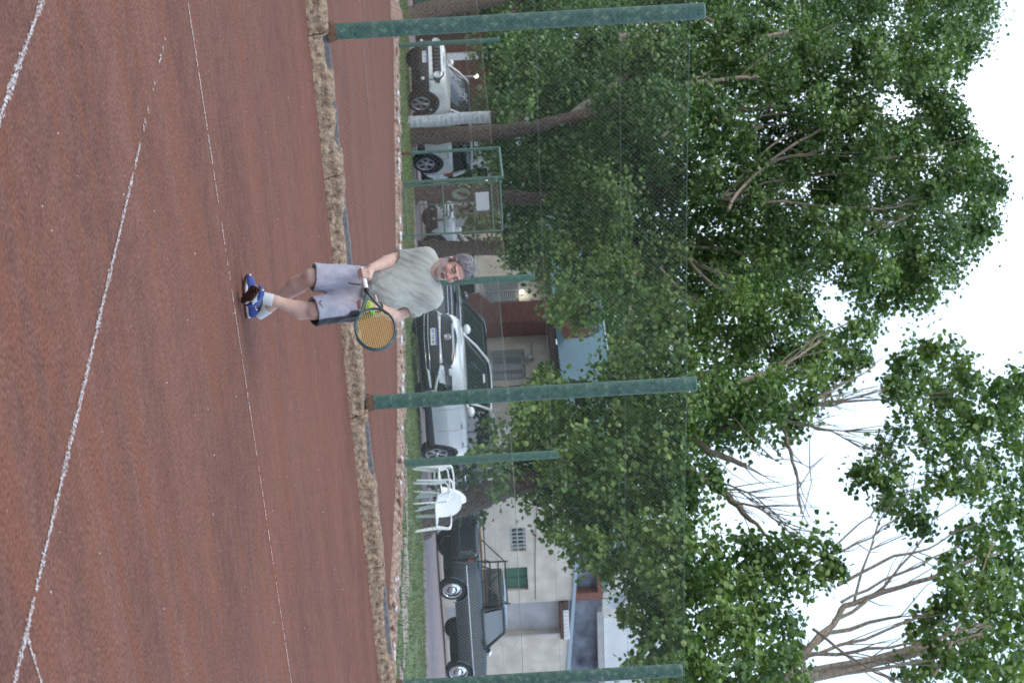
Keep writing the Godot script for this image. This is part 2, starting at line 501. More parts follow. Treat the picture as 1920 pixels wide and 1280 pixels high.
	var mm := MultiMesh.new()
	mm.transform_format = MultiMesh.TRANSFORM_3D; mm.use_colors = true; mm.mesh = tuft
	var n := 16000
	mm.instance_count = n
	var pf := noise(0.5, 3, 51)
	for i in n:
		var s := rng.randf_range(10.15, 17.3); var t := rng.randf_range(-3.0, 42.0)
		if pf.get_noise_2d(s * 2.0, t) < -0.28 and t < 14.0: s = rng.randf_range(10.2, 11.0)
		var k := rng.randf_range(0.5, 1.3)
		mm.set_instance_transform(i, Transform3D(Basis(Vector3.UP, rng.randf() * TAU).scaled(Vector3(k * 1.4, k, k * 1.4)), st(s, t, -0.005)))
		var q := rng.randf()
		mm.set_instance_color(i, Color(0.075, 0.125, 0.03).lerp(Color(0.19, 0.23, 0.085), q * q))
	var gi := MultiMeshInstance3D.new()
	gi.name = "grass"; gi.multimesh = mm
	var gm := mat(Color.WHITE, 0.9); gm.vertex_color_use_as_albedo = true; gm.backlight_enabled = true; gm.backlight = Color(0.4, 0.4, 0.4)
	gi.material_override = gm
	gi.set_meta("kind", "stuff"); gi.set_meta("label", "short mown grass between the courts and the parked cars")
	add_child(gi)

func court_line(called: String, from: Vector3, dir: Vector3, a: float, z: float, wide: float, worn: float, sd: int, fade := 0.0) -> void:
	# worn -1: hardly broken, 1: mostly gone
	var b := MB.new()
	var f := noise(2.3, 4, sd); var h := noise(14.0, 2, sd + 5)
	var side := dir.cross(Vector3.UP)
	var step := 0.012
	var r := RandomNumberGenerator.new(); r.seed = sd
	var flake := 0
	var u := a
	while u < z:
		var k := f.get_noise_1d(u) * 0.8 + h.get_noise_1d(u) * 0.9
		var gone := worn + fade * clampf(1.0 - u / 3.4, 0.0, 1.0)
		if k > gone - 0.55:
			var w := wide * 0.5 * clampf(0.6 + 0.5 * f.get_noise_2d(u, 8.0) + 0.3 * h.get_noise_2d(u, 4.0) + (k - gone) * 0.25, 0.15, 1.0)
			# flakes of chalk lying across the width
			for q in 3 + int(w / 0.004):
				var o := clampf(r.randfn(0.0, 0.55), -1.1, 1.1) * w
				var m := from + dir * (u + r.randf() * step) + side * o
				var a1 := r.randf() * TAU; var sz := r.randf_range(0.002, 0.0062)
				var p := []
				for e in 4:
					var z2 := sz * r.randf_range(0.6, 1.3)
					var pt: Vector3 = m + dir * cos(a1 + e * TAU / 4) * z2 + side * sin(a1 + e * TAU / 4) * z2
					pt.y = (0.004 if from.y < 0.01 else gy(pt.x, pt.z) + 0.009) + 0.0004 * (flake % 7)
					p.append(pt)
				flake += 1
				b.quad(p[0], p[1], p[2], p[3])
		u += step
	struct(called, b, M.chalk)

# ================================================================ the low wall
func build_low_wall() -> void:
	var W := thing("low_wall", "low cracked concrete wall with crumbling beige plaster, carrying the tall green fence", "wall")
	var f := noise(1.3, 5, 91); var h := noise(7.0, 4, 92)
	var cuts := [-3.0, 0.36, 1.96, 3.3, 5.0, 7.2, 9.4, 13.0]
	for i in cuts.size() - 1:
		var s0: float = cuts[i] + 0.008; var s1: float = cuts[i + 1] - 0.008
		# the grey core
		var core := MB.new()
		var g := []
		var n := int((s1 - s0) / 0.05) + 2
		for k in n:
			var s := lerpf(s0, s1, float(k) / (n - 1))
			var row := PackedVector3Array()
			for q in [Vector2(0.05, -0.03), Vector2(0.05, 0.08), Vector2(0.17, 0.09), Vector2(0.185, 0.158), Vector2(0.205, 0.170), Vector2(0.3, 0.171), Vector2(0.385, 0.16), Vector2(0.395, -0.05)]:
				row.append(st(s, q.x, 0) * Vector3(1, 0, 1) + Vector3(0, q.y + 0.012 * h.get_noise_2d(s * 2.0, q.x * 20) + 0.012 * f.get_noise_1d(s), 0))
			g.append(row)
		core.grid(g, false, true)
		for ends in [0, n - 1]:
			core.fan(g[ends], ends == 0)
		part("core", core, M.concrete_grey, W)
		# the plaster coat with a split running along its top
		var pl := MB.new()
		g = []
		n = int((s1 - s0) / 0.022) + 2
		for k in n:
			var s := lerpf(s0, s1, float(k) / (n - 1))
			var lean := smoothstep(-0.15, 0.25, f.get_noise_1d(s * 0.45 + 5) + (0.55 if s < 0.4 else 0.12 if s > 5.0 else -0.12))
			var back := lerpf(0.19, 0.375, lean) + 0.02 * h.get_noise_1d(s)
			var tall := lerpf(0.125, 0.185, lean) + 0.010 * h.get_noise_1d(s * 2.0 + 9)
			var split := 0.115 + 0.035 * f.get_noise_1d(s * 1.6 + 40)
			var deep := 0.04 * smoothstep(-0.15, 0.1, f.get_noise_1d(s * 0.7 + 11) + (0.35 if s > 5.0 else 0.0) + (0.3 if s < 0.3 else 0.0))
			var sec := [Vector2(-0.05, -0.02), Vector2(-0.042, 0.015), Vector2(-0.022, 0.04), Vector2(-0.008, 0.06), Vector2(0.0, tall * 0.65), Vector2(0.012, tall * 0.83), Vector2(0.04, tall * 0.95),
				Vector2(split - 0.014, tall), Vector2(split, tall - deep), Vector2(split + 0.014, tall), Vector2(lerpf(split, back, 0.55), tall), Vector2(back - 0.012, tall - 0.006), Vector2(back, 0.07)]
			var row := PackedVector3Array()
			for q in sec.size():
				var p: Vector2 = sec[q]
				var amp := 0.026 if q < 7 else 0.012
				row.append(st(s, p.x + amp * 1.6 * h.get_noise_2d(s * 1.7, q * 3.1), 0) * Vector3(1, 0, 1) + Vector3(0, p.y + amp * h.get_noise_2d(s * 1.9, q * 2.3 + 60) + 0.014 * f.get_noise_1d(s + 3), 0))
			g.append(row)
		pl.grid(g, false, true)
		for ends in [0, n - 1]:
			pl.fan(g[ends], ends == 0)
		part("plaster_coat", pl, M.concrete, W)

# ================================================================ chain-link
func chain_link(b: MB, org: Vector3, dir: Vector3, length: float, y0: float, y1: float, cell: float, r: float, off: Vector3) -> void:
	# two families of slanting wires over a length by (y1 - y0) sheet, each bent a little where it crosses the others
	var h := y1 - y0
	for fam in 2:
		var push := off * (r * (1.0 if fam == 0 else -1.0))
		var k := -int(h / cell) - 1
		while k * cell < length:
			var a := k * cell; var lo := maxf(a, 0.0); var hi := minf(a + h, length)
			if hi - lo > cell * 0.5:
				var p := Vector2(lo, y0 + lo - a); var q := Vector2(hi, y0 + hi - a)
				if fam == 1:
					p.x = length - p.x; q.x = length - q.x
				var A := org + dir * p.x + Vector3.UP * p.y + push; var B := org + dir * q.x + Vector3.UP * q.y + push
				var d := (B - A).normalized(); var u := d.cross(off).normalized()
				var w := [u * r, (off * 0.87 - u * 0.5) * r, (-off * 0.87 - u * 0.5) * r]
				for j in 3:
					b.quad(A + w[j], A + w[(j + 1) % 3], B + w[(j + 1) % 3], B + w[j])
			k += 1

func build_court_fence() -> void:
	var F := thing("court_fence", "tall chain-link fence on thick green pipe posts standing on the low wall", "fence", st(0, 0.25, 0) * Vector3(1, 0, 1) + Vector3(0, 0.2, 0))
	var o := F.position
	var top := 4.05
	for s in [-4.0, 0.46, 5.0, 9.36]:
		var b := MB.new()
		var p := st(s, 0.25, 0) * Vector3(1, 0, 1) - o * Vector3(1, 0, 1)
		var H: float = {-4.0: 3.75, 0.46: 3.75, 5.0: 3.71, 9.36: 3.57}[s]
		b.tube(PackedVector3Array([p + Vector3(0, -0.1, 0), p + Vector3(0, H, 0)]), 0.083, 28)
		b.tube(PackedVector3Array([p + Vector3(0, H, 0), p + Vector3(0, H + 0.012, 0)]), PackedFloat32Array([0.083, 0.07]), 28)
		var post := part("post", b, M.green_paint, F)
		var m := MB.new()
		m.lathe(PackedVector2Array([Vector2(0.11, -0.03), Vector2(0.105, 0.005), Vector2(0.092, 0.03), Vector2(0.084, 0.06)]), 24, Vector3.UP, p)
		part("rusty_foot", m, M.rust, post)
		var tie := MB.new()
		for k in 9:
			var y := 0.25 + k * 0.43
			tie.ball(p + Vector3(0, y, 0) - N1 * 0.092, Vector3.ONE * 0.009, Basis.IDENTITY, 6)
		part("wire_tie", tie, M.black, post, "stuff")
	var w := MB.new()
	var off := -N1
	chain_link(w, st(-3.5, 0.25, 0) * Vector3(1, 0, 1) - N1 * 0.09 - o * Vector3(1, 0, 1), E1, 16.0, 0.01, 3.6, 0.0545, 0.0008, off)
	part("chain_link_mesh", w, M.wire, F, "stuff")
	for y in [0.62, 1.35, 2.05, 2.9, 3.6]:
		var c := MB.new()
		var pts := PackedVector3Array()
		for i in 33:
			var s := -3.5 + 16.0 * i / 32.0
			pts.append(st(s, 0.25, 0) * Vector3(1, 0, 1) - N1 * 0.096 - o * Vector3(1, 0, 1) + Vector3(0, y - 0.02 * sin(PI * fposmod((s - 0.46) / 4.5, 1.0)), 0))
		c.tube(pts, 0.0024 if y > 3.5 else 0.0016, 5)
		part("tension_wire", c, M.cable if y > 3.5 else M.wire, F)

func build_side_fence() -> void:
	var F := thing("side_fence", "lower chain-link fence on slim green posts along the lawn edge", "fence", st(10.0, 15, 0))
	var o := F.position
	# t along the fence, post height, radius
	for q in [Vector3(21.03, 2.3, 0.052), Vector3(11.0, 2.4, 0.06), Vector3(5.8, 2.43, 0.064), Vector3(26.0, 2.3, 0.05)]:
		var b := MB.new()
		var p := st(10.0, q.x, 0) - o
		b.tube(PackedVector3Array([p + Vector3(0, -0.1, 0), p + Vector3(0, q.y, 0), p + Vector3(0, q.y + 0.01, 0)]), PackedFloat32Array([q.z, q.z, q.z * 0.8]), 18)
		part("post", b, M.green_thin, F)
	for seg in [[16.0, 30.0, 1.86, M.wire_rusty], [11.0, 14.7, 1.88, M.wire_rusty], [-1.0, 11.0, 1.72, M.wire]]:
		var w := MB.new()
		var n := N1
		# follows the ground in short runs
		var runs := int((seg[1] - seg[0]) / 3.0) + 1
		for k in runs:
			var a := lerpf(seg[0], seg[1], float(k) / runs); var c := lerpf(seg[0], seg[1], float(k + 1) / runs)
			var A := st(10.0, a, 0.04); var C := st(10.0, c, 0.04)
			chain_link(w, A - o - E1 * 0.06, (C - A).normalized(), A.distance_to(C), 0.0, seg[2], 0.055, 0.0009, E1)
		part("chain_link_mesh", w, seg[3], F, "stuff")
		var e := MB.new()
		e.tube(PackedVector3Array([st(10.0, seg[0], 0.04 + seg[2]) - o - E1 * 0.06, st(10.0, (seg[0] + seg[1]) / 2, 0.03 + seg[2]) - o - E1 * 0.06, st(10.0, seg[1], 0.04 + seg[2]) - o - E1 * 0.06]), 0.004, 5)
		part("top_wire", e, seg[3], F)
	# gateway frame
	var G := thing("gateway", "green pipe gateway frame with a rusty left foot in the side fence", "gateway", st(10.0, 15.3, 0))
	o = G.position
	for t in [15.94, 14.72]:
		var b := MB.new()
		var p := st(10.0, t, 0) - o
		b.tube(PackedVector3Array([p + Vector3(0, 0.22 if t > 15 else 0.02, 0), p + Vector3(0, 2.03, 0)]), 0.033, 14)
		var post := part("post", b, M.green_thin, G)
		if t > 15:
			var r := MB.new(); r.rod(p + Vector3(0, -0.05, 0), p + Vector3(0, 0.3, 0), 0.036, 14)
			part("rusty_foot", r, M.rust, post)
	var tb := MB.new(); tb.rod(st(10.0, 15.94, 2.03) - o, st(10.0, 14.72, 2.03) - o, 0.032, 14)
	part("top_bar", tb, M.green_thin, G)
	# open leaf, swung towards the cars
	var L := thing("gate", "narrow green wire gate standing open on the right of its gateway", "gate", st(10.05, 14.68, 0.06))
	var dir := (E1 * 0.93 - N1 * 0.38).normalized()
	var fr := MB.new()
	var cs := [Vector3.ZERO, dir * 0.95, dir * 0.95 + Vector3.UP * 1.92, Vector3.UP * 1.92]
	for i in 4: fr.rod(cs[i], cs[(i + 1) % 4], 0.021, 8)
	part("frame", fr, M.green_thin, L)
	for y in [0.1, 0.82, 1.75]:
		var br := MB.new(); br.rod(Vector3.UP * y, dir * 0.95 + Vector3.UP * y, 0.016, 8)
		part("crossbar", br, M.green_thin, L)
	var lw := MB.new()
	chain_link(lw, Vector3.ZERO, dir, 0.95, 0.0, 1.9, 0.055, 0.0009, dir.cross(Vector3.UP))
	part("chain_link_mesh", lw, M.wire_rusty, L, "stuff")

# ================================================================ the clubhouse, corner at s 25, t 27.5
func lb(b: MB, x0: float, x1: float, y0: float, y1: float, z0: float, z1: float, bev := 0.0) -> void:
	b.box(Vector3((x0 + x1) / 2, (y0 + y1) / 2, (z0 + z1) / 2), Vector3(absf(x1 - x0), absf(y1 - y0), absf(z1 - z0)), bev)

func barred_window(parent: Node3D, called: String, at: Vector3, turn: float, w: float, h: float, bars: int, uprights: int, hood: bool) -> Node3D:
	# local: x along the wall, y up, z out of the wall; at: lower middle of the opening
	var W := Node3D.new(); 
	var k := 0; var nm := called
	while parent.has_node(nm):
		k += 1; nm = "%s_%03d" % [called, k]
	W.name = nm
	parent.add_child(W, true); W.position = at; W.rotation.y = turn
	var b := MB.new(); lb(b, -w / 2, w / 2, 0.0, h, -0.30, -0.26)
	part("pane", b, M.window_glass, W)
	var f := MB.new()
	for s in [-1.0, 1.0]: lb(f, s * (w / 2 - 0.05) - 0.03, s * (w / 2 - 0.05) + 0.03, 0.0, h, -0.25, -0.18, 0.005)
	lb(f, -w / 2 + 0.02, w / 2 - 0.02, h - 0.08, h, -0.249, -0.181, 0.005); lb(f, -w / 2 + 0.02, w / 2 - 0.02, 0.0, 0.06, -0.249, -0.181, 0.005)
	lb(f, -0.025, 0.025, 0.06, h - 0.08, -0.248, -0.185, 0.005)
	part("frame", f, M.iron, W)
	for i in bars:
		var y := lerpf(0.04, h - 0.05, float(i) / (bars - 1))
		var r := MB.new(); lb(r, -w / 2 + 0.01, w / 2 - 0.01, y - 0.012, y + 0.012, -0.035, -0.011)
		part("bar", r, M.iron, W)
	for i in uprights:
		var x := lerpf(-w / 2, w / 2, (i + 1.0) / (uprights + 1.0))
		var r := MB.new(); lb(r, x - 0.015, x + 0.015, 0.0, h, -0.010, 0.01)
		part("upright", r, M.iron, W)
	if hood:
		var s := MB.new(); lb(s, -w / 2 - 0.04, w / 2 + 0.04, -0.06, -0.002, -0.05, 0.07, 0.01)
		part("sill", s, M.grey_wall, W)
	return W

func brick_face(b: MB, x0: float, x1: float, y0: float, y1: float, at: Vector3, ux: Vector3, uo: Vector3, sd: int) -> void:
	# courses of separate bricks, 7.4 cm high, standing 12 mm proud of the mortar behind
	var r := RandomNumberGenerator.new(); r.seed = sd
	var row := 0
	var y := y0
	while y < y1 - 0.03:
		var x := x0 - (0.12 if row % 2 else 0.0)
		while x < x1 - 0.01:
			var a := maxf(x + 0.006, x0 + 0.002); var c := minf(x + 0.234, x1 - 0.002)
			if c - a > 0.03:
				var p := r.randf_range(-0.003, 0.004)
				var q := r.randf_range(0.72, 1.2); b.col = Color(q, q * r.randf_range(0.9, 1.05), q * r.randf_range(0.88, 1.05))
				b.box(at + ux * ((a + c) / 2) + Vector3.UP * (y + 0.033) + uo * (p), Vector3(c - a, 0.061, 0.03), 0.004, Basis(ux, Vector3.UP, ux.cross(Vector3.UP)))
			x += 0.24
		y += 0.074; row += 1

func seam_roof(parent: Node3D, a: Vector3, along: Vector3, n: int, up: Vector3, step := 0.5) -> void:
	# sheet panels, each with a raised seam at its edge
	var nrm := along.cross(up).normalized()
	if nrm.y < 0: nrm = -nrm
	for i in n:
		var b := MB.new()
		var p := a + along * (i * step); var w := along * (step - 0.006)
		var c := p + w * 0.5 + up * 0.5
		var B := Basis(along, nrm, along.cross(nrm))
		b.box(c, Vector3(step - 0.006, 0.02, up.length()), 0.0, B)
		for k in 3:
			b.box(p + along * (step * (k + 0.02) / 3.0 + 0.02) + up * 0.5 + nrm * 0.022, Vector3(0.028, 0.028, up.length() - 0.004), 0.0, B)
		part("roof_panel", b, M.roof, parent)

func hip_roof(parent: Node3D, a: Vector3, along: Vector3, n: int, up: Vector3, run: float, from := 0.0) -> void:
	# sheet panels from the eave to the ridge; those within run of the corner end on the hip
	var step := 0.5
	var nrm := along.cross(up).normalized()
	if nrm.y < 0: nrm = -nrm
	for i in n:
		var b := MB.new()
		var u0 := i * step; var u1 := u0 + step - 0.006
		var f0 := clampf(u0 / run, 0.0, 1.0); var f1 := clampf(u1 / run, 0.0, 1.0)
		if f1 <= from: continue
		var lo := minf(from, f0); var lo1 := minf(from, f1)
		var p := [a + along * u0 + up * lo, a + along * u1 + up * lo1, a + along * u1 + up * f1, a + along * u0 + up * f0]
		var w := nrm * 0.02
		var flip: bool = along.cross(up).dot(nrm) < 0
		if flip: p = [p[1], p[0], p[3], p[2]]
		b.quad(p[0] + w, p[1] + w, p[2] + w, p[3] + w); b.quad(p[3], p[2], p[1], p[0])
		for k in 4:
			b.quad(p[k], p[(k + 1) % 4], p[(k + 1) % 4] + w, p[k] + w)
		var B := Basis(along, nrm, along.cross(nrm))
		for k in 2:
			var u := u0 + 0.03 + k * 0.25
			var f := clampf(u / run, 0.0, 1.0)
			if f > from + 0.02: b.box(a + along * u + up * ((f + from) * 0.5) + nrm * 0.028, Vector3(0.025, 0.018, up.length() * (f - from)), 0.0, B)
		part("roof_panel", b, M.roof, parent)

func build_clubhouse() -> void:
	var o := P0 + E1 * 25.0 + N1 * 27.5; o.y = -0.45
	var H := thing("clubhouse", "cream building with green metal roof, barred windows and a brick chimney breast", "building", o, facing(E1))
	var g := 0.45                                          # heights below are above y = 0
	# ---- wall facing the courts' side (x = 0 plane, running to -z), with two openings
	var w := MB.new()
	var zz := [0.0, -2.35, -4.0, -6.25, -8.05, -11.2]
	for i in 5:
		if i == 1 or i == 3:
			var yb := 1.55 if i == 1 else 1.43; var yt := 2.57 if i == 1 else 2.55
			lb(w, 0.0, 0.3, 0.0, yb + g, zz[i], zz[i + 1]); lb(w, 0.0, 0.3, yt + g, 3.52 + g, zz[i], zz[i + 1])
		else: lb(w, 0.0, 0.3, 0.0, 3.52 + g, zz[i], zz[i + 1])
	part("wall", w, M.cream, H)
	barred_window(H, "window", Vector3(0.0, 1.55 + g, -3.175), -PI / 2, 1.65, 1.02, 17, 1, true)
	barred_window(H, "window", Vector3(0.0, 1.43 + g, -7.15), -PI / 2, 1.8, 1.12, 18, 2, true)
	# ---- brick chimney breast with a wider foot
	var ch := Node3D.new(); ch.name = "chimney_breast"; H.add_child(ch)
	var c := MB.new()
	lb(c, -0.53, 0.2, 0.0, 4.62 + g, -4.73, -5.87); lb(c, -0.525, 0.2, 0.0, 1.35 + g, -4.73, -6.5)
	part("mortar", c, M.mortar, ch)
	var bk := MB.new()
	brick_face(bk, 0.0, 1.16, 1.35 + g, 4.62 + g, Vector3(-0.54, 0, -4.72), Vector3(0, 0, -1), Vector3(-1, 0, 0), 3)
	brick_face(bk, 0.0, 1.8, 0.0, 1.35 + g, Vector3(-0.54, 0, -4.72), Vector3(0, 0, -1), Vector3(-1, 0, 0), 4)
	brick_face(bk, -0.53, 0.2, 0.0, 4.62 + g, Vector3(0, 0, -4.72), Vector3(1, 0, 0), Vector3(0, 0, 1), 5)
	M.brick.vertex_color_use_as_albedo = true
	part("bricks", bk, M.brick, ch, "stuff")
	var slope := MB.new()                                     # stepped shoulder where the foot narrows
	for k in 5: lb(slope, -0.55, 0.1, 1.35 + g + k * 0.074, 1.42 + g + k * 0.074, -5.87, -6.5 + 0.125 * (k + 1), 0.004)
	part("shoulder", slope, M.brick, ch)
	var cap := MB.new(); cap.prism(PackedVector2Array([Vector2(-0.28, 0), Vector2(0.28, 0), Vector2(0, 0.36)]), -0.35, 0.35)
	var co := part("chimney_cap", cap, M.black, ch); co.position = Vector3(-0.15, 4.62 + g, -5.0); co.rotation.y = -PI / 2
	# ---- eaves and main roof
	for seg in [[0.35, -4.70], [-5.90, -16.0]]:
		var fa := MB.new(); lb(fa, -0.42, -0.36, 3.36 + g, 3.56 + g, seg[0], seg[1], 0.008); lb(fa, -0.36, 0.0, 3.40 + g, 3.43 + g, seg[0], seg[1])
		part("eaves_board", fa, M.brown_wood, H)
	hip_roof(H, Vector3(-0.46, 3.58 + g, 0.42), Vector3(0, 0, -1), 34, Vector3(4.5, 1.95, 0), 4.5)
	hip_roof(H, Vector3(-0.46, 3.58 + g, 0.42), Vector3(1, 0, 0), 20, Vector3(0, 1.95, -4.5), 4.5, 0.34)
	var rc := MB.new(); lb(rc, 3.90, 4.18, 5.50 + g, 5.58 + g, -4.0, -16.6, 0.03)
	part("ridge_cap", rc, M.gutter, H)
	# ---- porch at the far end: two pillars before a dark opening
	var p1 := MB.new(); lb(p1, 0.0, 0.4, 0.0, 3.5 + g, -13.3, -14.2, 0.01)
	part("pillar", p1, M.grey_wall, H)
	var p2 := MB.new(); lb(p2, -0.1, 0.35, 0.0, 3.5 + g, -14.2, -14.95, 0.01)
	part("pillar", p2, M.cream, H)
	var pb := MB.new(); lb(pb, 2.6, 2.8, 0.0, 3.5 + g, -11.2, -16.0)
	part("porch_wall", pb, M.brown_wood, H)
	# ---- wall on the car-park side (z = 0 plane, running to +x) with a sloping top
	var fw := MB.new()
	var y_at := func(x: float) -> float: return 4.19 - 0.0857 * x + g
	var xs := [0.3, 3.78, 4.67, 5.3, 6.2, 6.72]
	for i in 5:
		var x0: float = xs[i]; var x1: float = xs[i + 1]
		var yt := 9.0; var yb := 0.0
		if i == 1: yb = 1.82; yt = 2.28
		if i == 3: yb = 1.58; yt = 2.29
		var quads := [[0.0, -1.0]] if yt > 8.0 else [[0.0, yb + g], [yt + g, -1.0]]
		for q in quads:
			var a0: float = q[0]; var b0: float = q[1] if q[1] > 0 else y_at.call(x0); var b1: float = q[1] if q[1] > 0 else y_at.call(x1)
			fw.prism(PackedVector2Array([Vector2(x0, a0), Vector2(x1, a0), Vector2(x1, b1), Vector2(x0, b0)]), -0.28, 0.0)
	part("wall", fw, M.cream, H)
	var gw := MB.new()                                        # grey bay set back under a small white roof
	gw.prism(PackedVector2Array([Vector2(6.72, 0), Vector2(8.05, 0), Vector2(8.05, 3.35 + g), Vector2(6.72, 3.35 + g)]), -0.5, -0.22)
	part("grey_wall", gw, M.grey_wall, H)
	var rw := MB.new()
	rw.prism(PackedVector2Array([Vector2(8.05, 0), Vector2(14.0, 0), Vector2(14.0, y_at.call(14.0)), Vector2(8.05, y_at.call(8.05))]), -0.28, 0.03)
	part("wall", rw, M.cream, H)
	var bm := MB.new(); lb(bm, 6.75, 8.2, 3.22 + g, 3.32 + g, -0.2, 0.12, 0.01); lb(bm, 6.73, 7.03, 3.322 + g, 3.5 + g, -0.2, 0.1, 0.01)
	part("beam", bm, M.brown_wood, H)
	var cs := MB.new()                                        # white corrugated sheet on the beam
	for k in 15: lb(cs, 7.05 + k * 0.08, 7.12 + k * 0.08, 3.325 + g, 3.50 + g, -0.2, 0.10 + (0.015 if k % 2 else 0.0), 0.008)
	part("corrugated_sheet", cs, M.white_wall, H)
	var cp := MB.new()
	cp.prism(PackedVector2Array([Vector2(0.0, y_at.call(0.0)), Vector2(14.0, y_at.call(14.0)), Vector2(14.0, y_at.call(14.0) + 0.14), Vector2(0.0, y_at.call(0.0) + 0.07)]), -0.4, 0.08)
	part("coping", cp, M.gutter, H)
	barred_window(H, "small_window", Vector3(4.225, 1.82 + g, 0.0), 0.0, 0.89, 0.46, 3, 5, false)
	var sh := Node3D.new(); sh.name = "shutter"; H.add_child(sh); sh.position = Vector3(5.75, 1.58 + g, 0)
	for k in 2:
		var b := MB.new(); lb(b, -0.44 + k * 0.445, -0.005 + k * 0.445, 0.01, 0.70, -0.14, -0.10, 0.01)
		part("leaf", b, M.shutter, sh)
		for q in 9:
			var r := MB.new(); r.box(Vector3(-0.225 + k * 0.445, 0.07 + q * 0.07, -0.092), Vector3(0.37, 0.05, 0.012), 0.0, Basis(Vector3.RIGHT, -0.3))
			part("slat", r, M.shutter, sh)
	# ---- rain pipe and a sagging cable on the car-park wall
	var pipe := MB.new(); pipe.rod(Vector3(8.0, 0.0, 0.06), Vector3(8.0, 3.2 + g, 0.06), 0.035, 10)
	part("rain_pipe", pipe, M.grey_wall, H)
	var cable := MB.new(); var cpts := PackedVector3Array()
	for k in 13: cpts.append(Vector3(0.4 + 6.2 * k / 12.0, 3.0 + g - 0.5 * k / 12.0 - 0.12 * sin(PI * k / 12.0), 0.015))
	cable.tube(cpts, 0.010, 5)
	part("cable", cable, M.black, H)
	# ---- set-back concrete parapet, streaked by rain, and the roof behind it
	var pp := MB.new()
	pp.prism(PackedVector2Array([Vector2(0.9, 3.4 + g), Vector2(6.7, 3.4 + g), Vector2(6.7, 4.26 + g), Vector2(0.9, 4.30 + g)]), -1.2, -1.0)
	pp.prism(PackedVector2Array([Vector2(6.7, 3.2 + g), Vector2(14.0, 3.0 + g), Vector2(14.0, 4.62 + g), Vector2(6.7, 4.62 + g)]), -1.22, -0.98)
	part("parapet", pp, M.stained, H)
	var dk := MB.new(); lb(dk, 7.9, 14.0, 4.42 + g, 4.60 + g, -0.98, -0.7, 0.01)
	part("ledge", dk, M.grey_wall, H)
	var rc2 := MB.new(); lb(rc2, 4.19, 9.6, 5.50 + g, 5.58 + g, -3.95, -4.2, 0.02)
	part("ridge_cap", rc2, M.gutter, H)
	var rp := MB.new(); lb(rp, 7.05, 7.35, 3.7 + g, 4.62 + g, -0.95, -0.65, 0.012); lb(rp, 6.45, 7.048, 4.45 + g, 4.60 + g, -0.93, -0.67, 0.012)
	part("red_frame", rp, M.red_wood, H)
	var wb := MB.new(); lb(wb, 8.45, 14.0, 4.63 + g, 6.3 + g, -1.0, -3.4, 0.02)
	part("white_block", wb, M.white_wall, H)
	var wc := MB.new(); lb(wc, 8.40, 14.1, 6.3 + g, 6.4 + g, -0.95, -3.5, 0.015)
	part("white_block_coping", wc, M.white_wall, H)
	# ---- things fixed on the walls
	var D := thing("satellite_dish", "grey satellite dish above the red frame on the clubhouse roof edge", "satellite dish", H.to_global(Vector3(7.5, 4.6 + g, -0.9)), facing(E1))
	var d := MB.new()
	var prof := PackedVector2Array()
	for k in 7: prof.append(Vector2(0.36 * k / 6.0, 0.09 * pow(k / 6.0, 2)))
	d.lathe(prof, 20, Vector3(0.2, 0.35, 0.9).normalized(), Vector3(0, 0.42, 0.1))
	part("dish", d, mat(Color(0.3, 0.33, 0.38), 0.5), D)
	var dm := MB.new(); dm.rod(Vector3(0, 0, 0), Vector3(0, 0.42, 0.08), 0.025, 8); dm.rod(Vector3(0, 0.15, 0.14), Vector3(0.08, 0.5, 0.5), 0.012, 6); dm.ball(Vector3(0.08, 0.5, 0.5), Vector3.ONE * 0.04, Basis.IDENTITY, 8)
	part("bracket", dm, M.iron, D)
	var L := thing("wall_lamp", "unlit round wall lantern on a conduit above the right barred window", "wall lamp", H.to_global(Vector3(-0.02, 2.62 + g, -3.33)), facing(-E1))
	var lm := MB.new()
	lm.lathe(PackedVector2Array([Vector2(0.02, 0.0), Vector2(0.10, 0.03), Vector2(0.125, 0.09), Vector2(0.10, 0.15), Vector2(0.03, 0.17)]), 14, Vector3(1, 0.1, 0).normalized(), Vector3(0.02, 0.08, 0))
	part("globe", lm, M.iron, L)
	var lc := MB.new(); lc.tube(PackedVector3Array([Vector3(0.015, 0.2, 0), Vector3(0.015, 0.2, 0.9)]), 0.012, 6); lc.rod(Vector3(0.015, 0.1, 0), Vector3(0.015, 0.22, 0), 0.02, 6)
	part("conduit", lc, M.brown_wood, L)
	var S := thing("lit_wall_lamp", "small lit white lamp between the left barred window and the leaves", "wall lamp", H.to_global(Vector3(-0.02, 2.66 + g, -7.1)), facing(-E1))
	lamp_bulb(S, Vector3(0.12, 0.0, 0), 0.075)
	var sb := MB.new(); sb.rod(Vector3(0, 0, 0), Vector3(0.09, 0, 0), 0.03, 8); sb.tube(PackedVector3Array([Vector3(0.015, 0.02, 0), Vector3(0.015, 0.05, 1.2)]), 0.014, 6)
	part("bracket", sb, M.iron, S)

func lamp_bulb(parent: Node3D, at: Vector3, r: float) -> void:
	var b := MB.new(); b.ball(at, Vector3.ONE * r, Basis.IDENTITY, 14)
	part("bulb", b, M.lamp, parent)
	var l := OmniLight3D.new(); l.name = "lamp_light"
	l.light_color = Color(1, 0.97, 0.9); l.light_energy = 0.12; l.light_size = r; l.omni_range = 12.0; l.omni_attenuation = 2.0; l.shadow_enabled = true
	l.position = at
	parent.add_child(l, true)

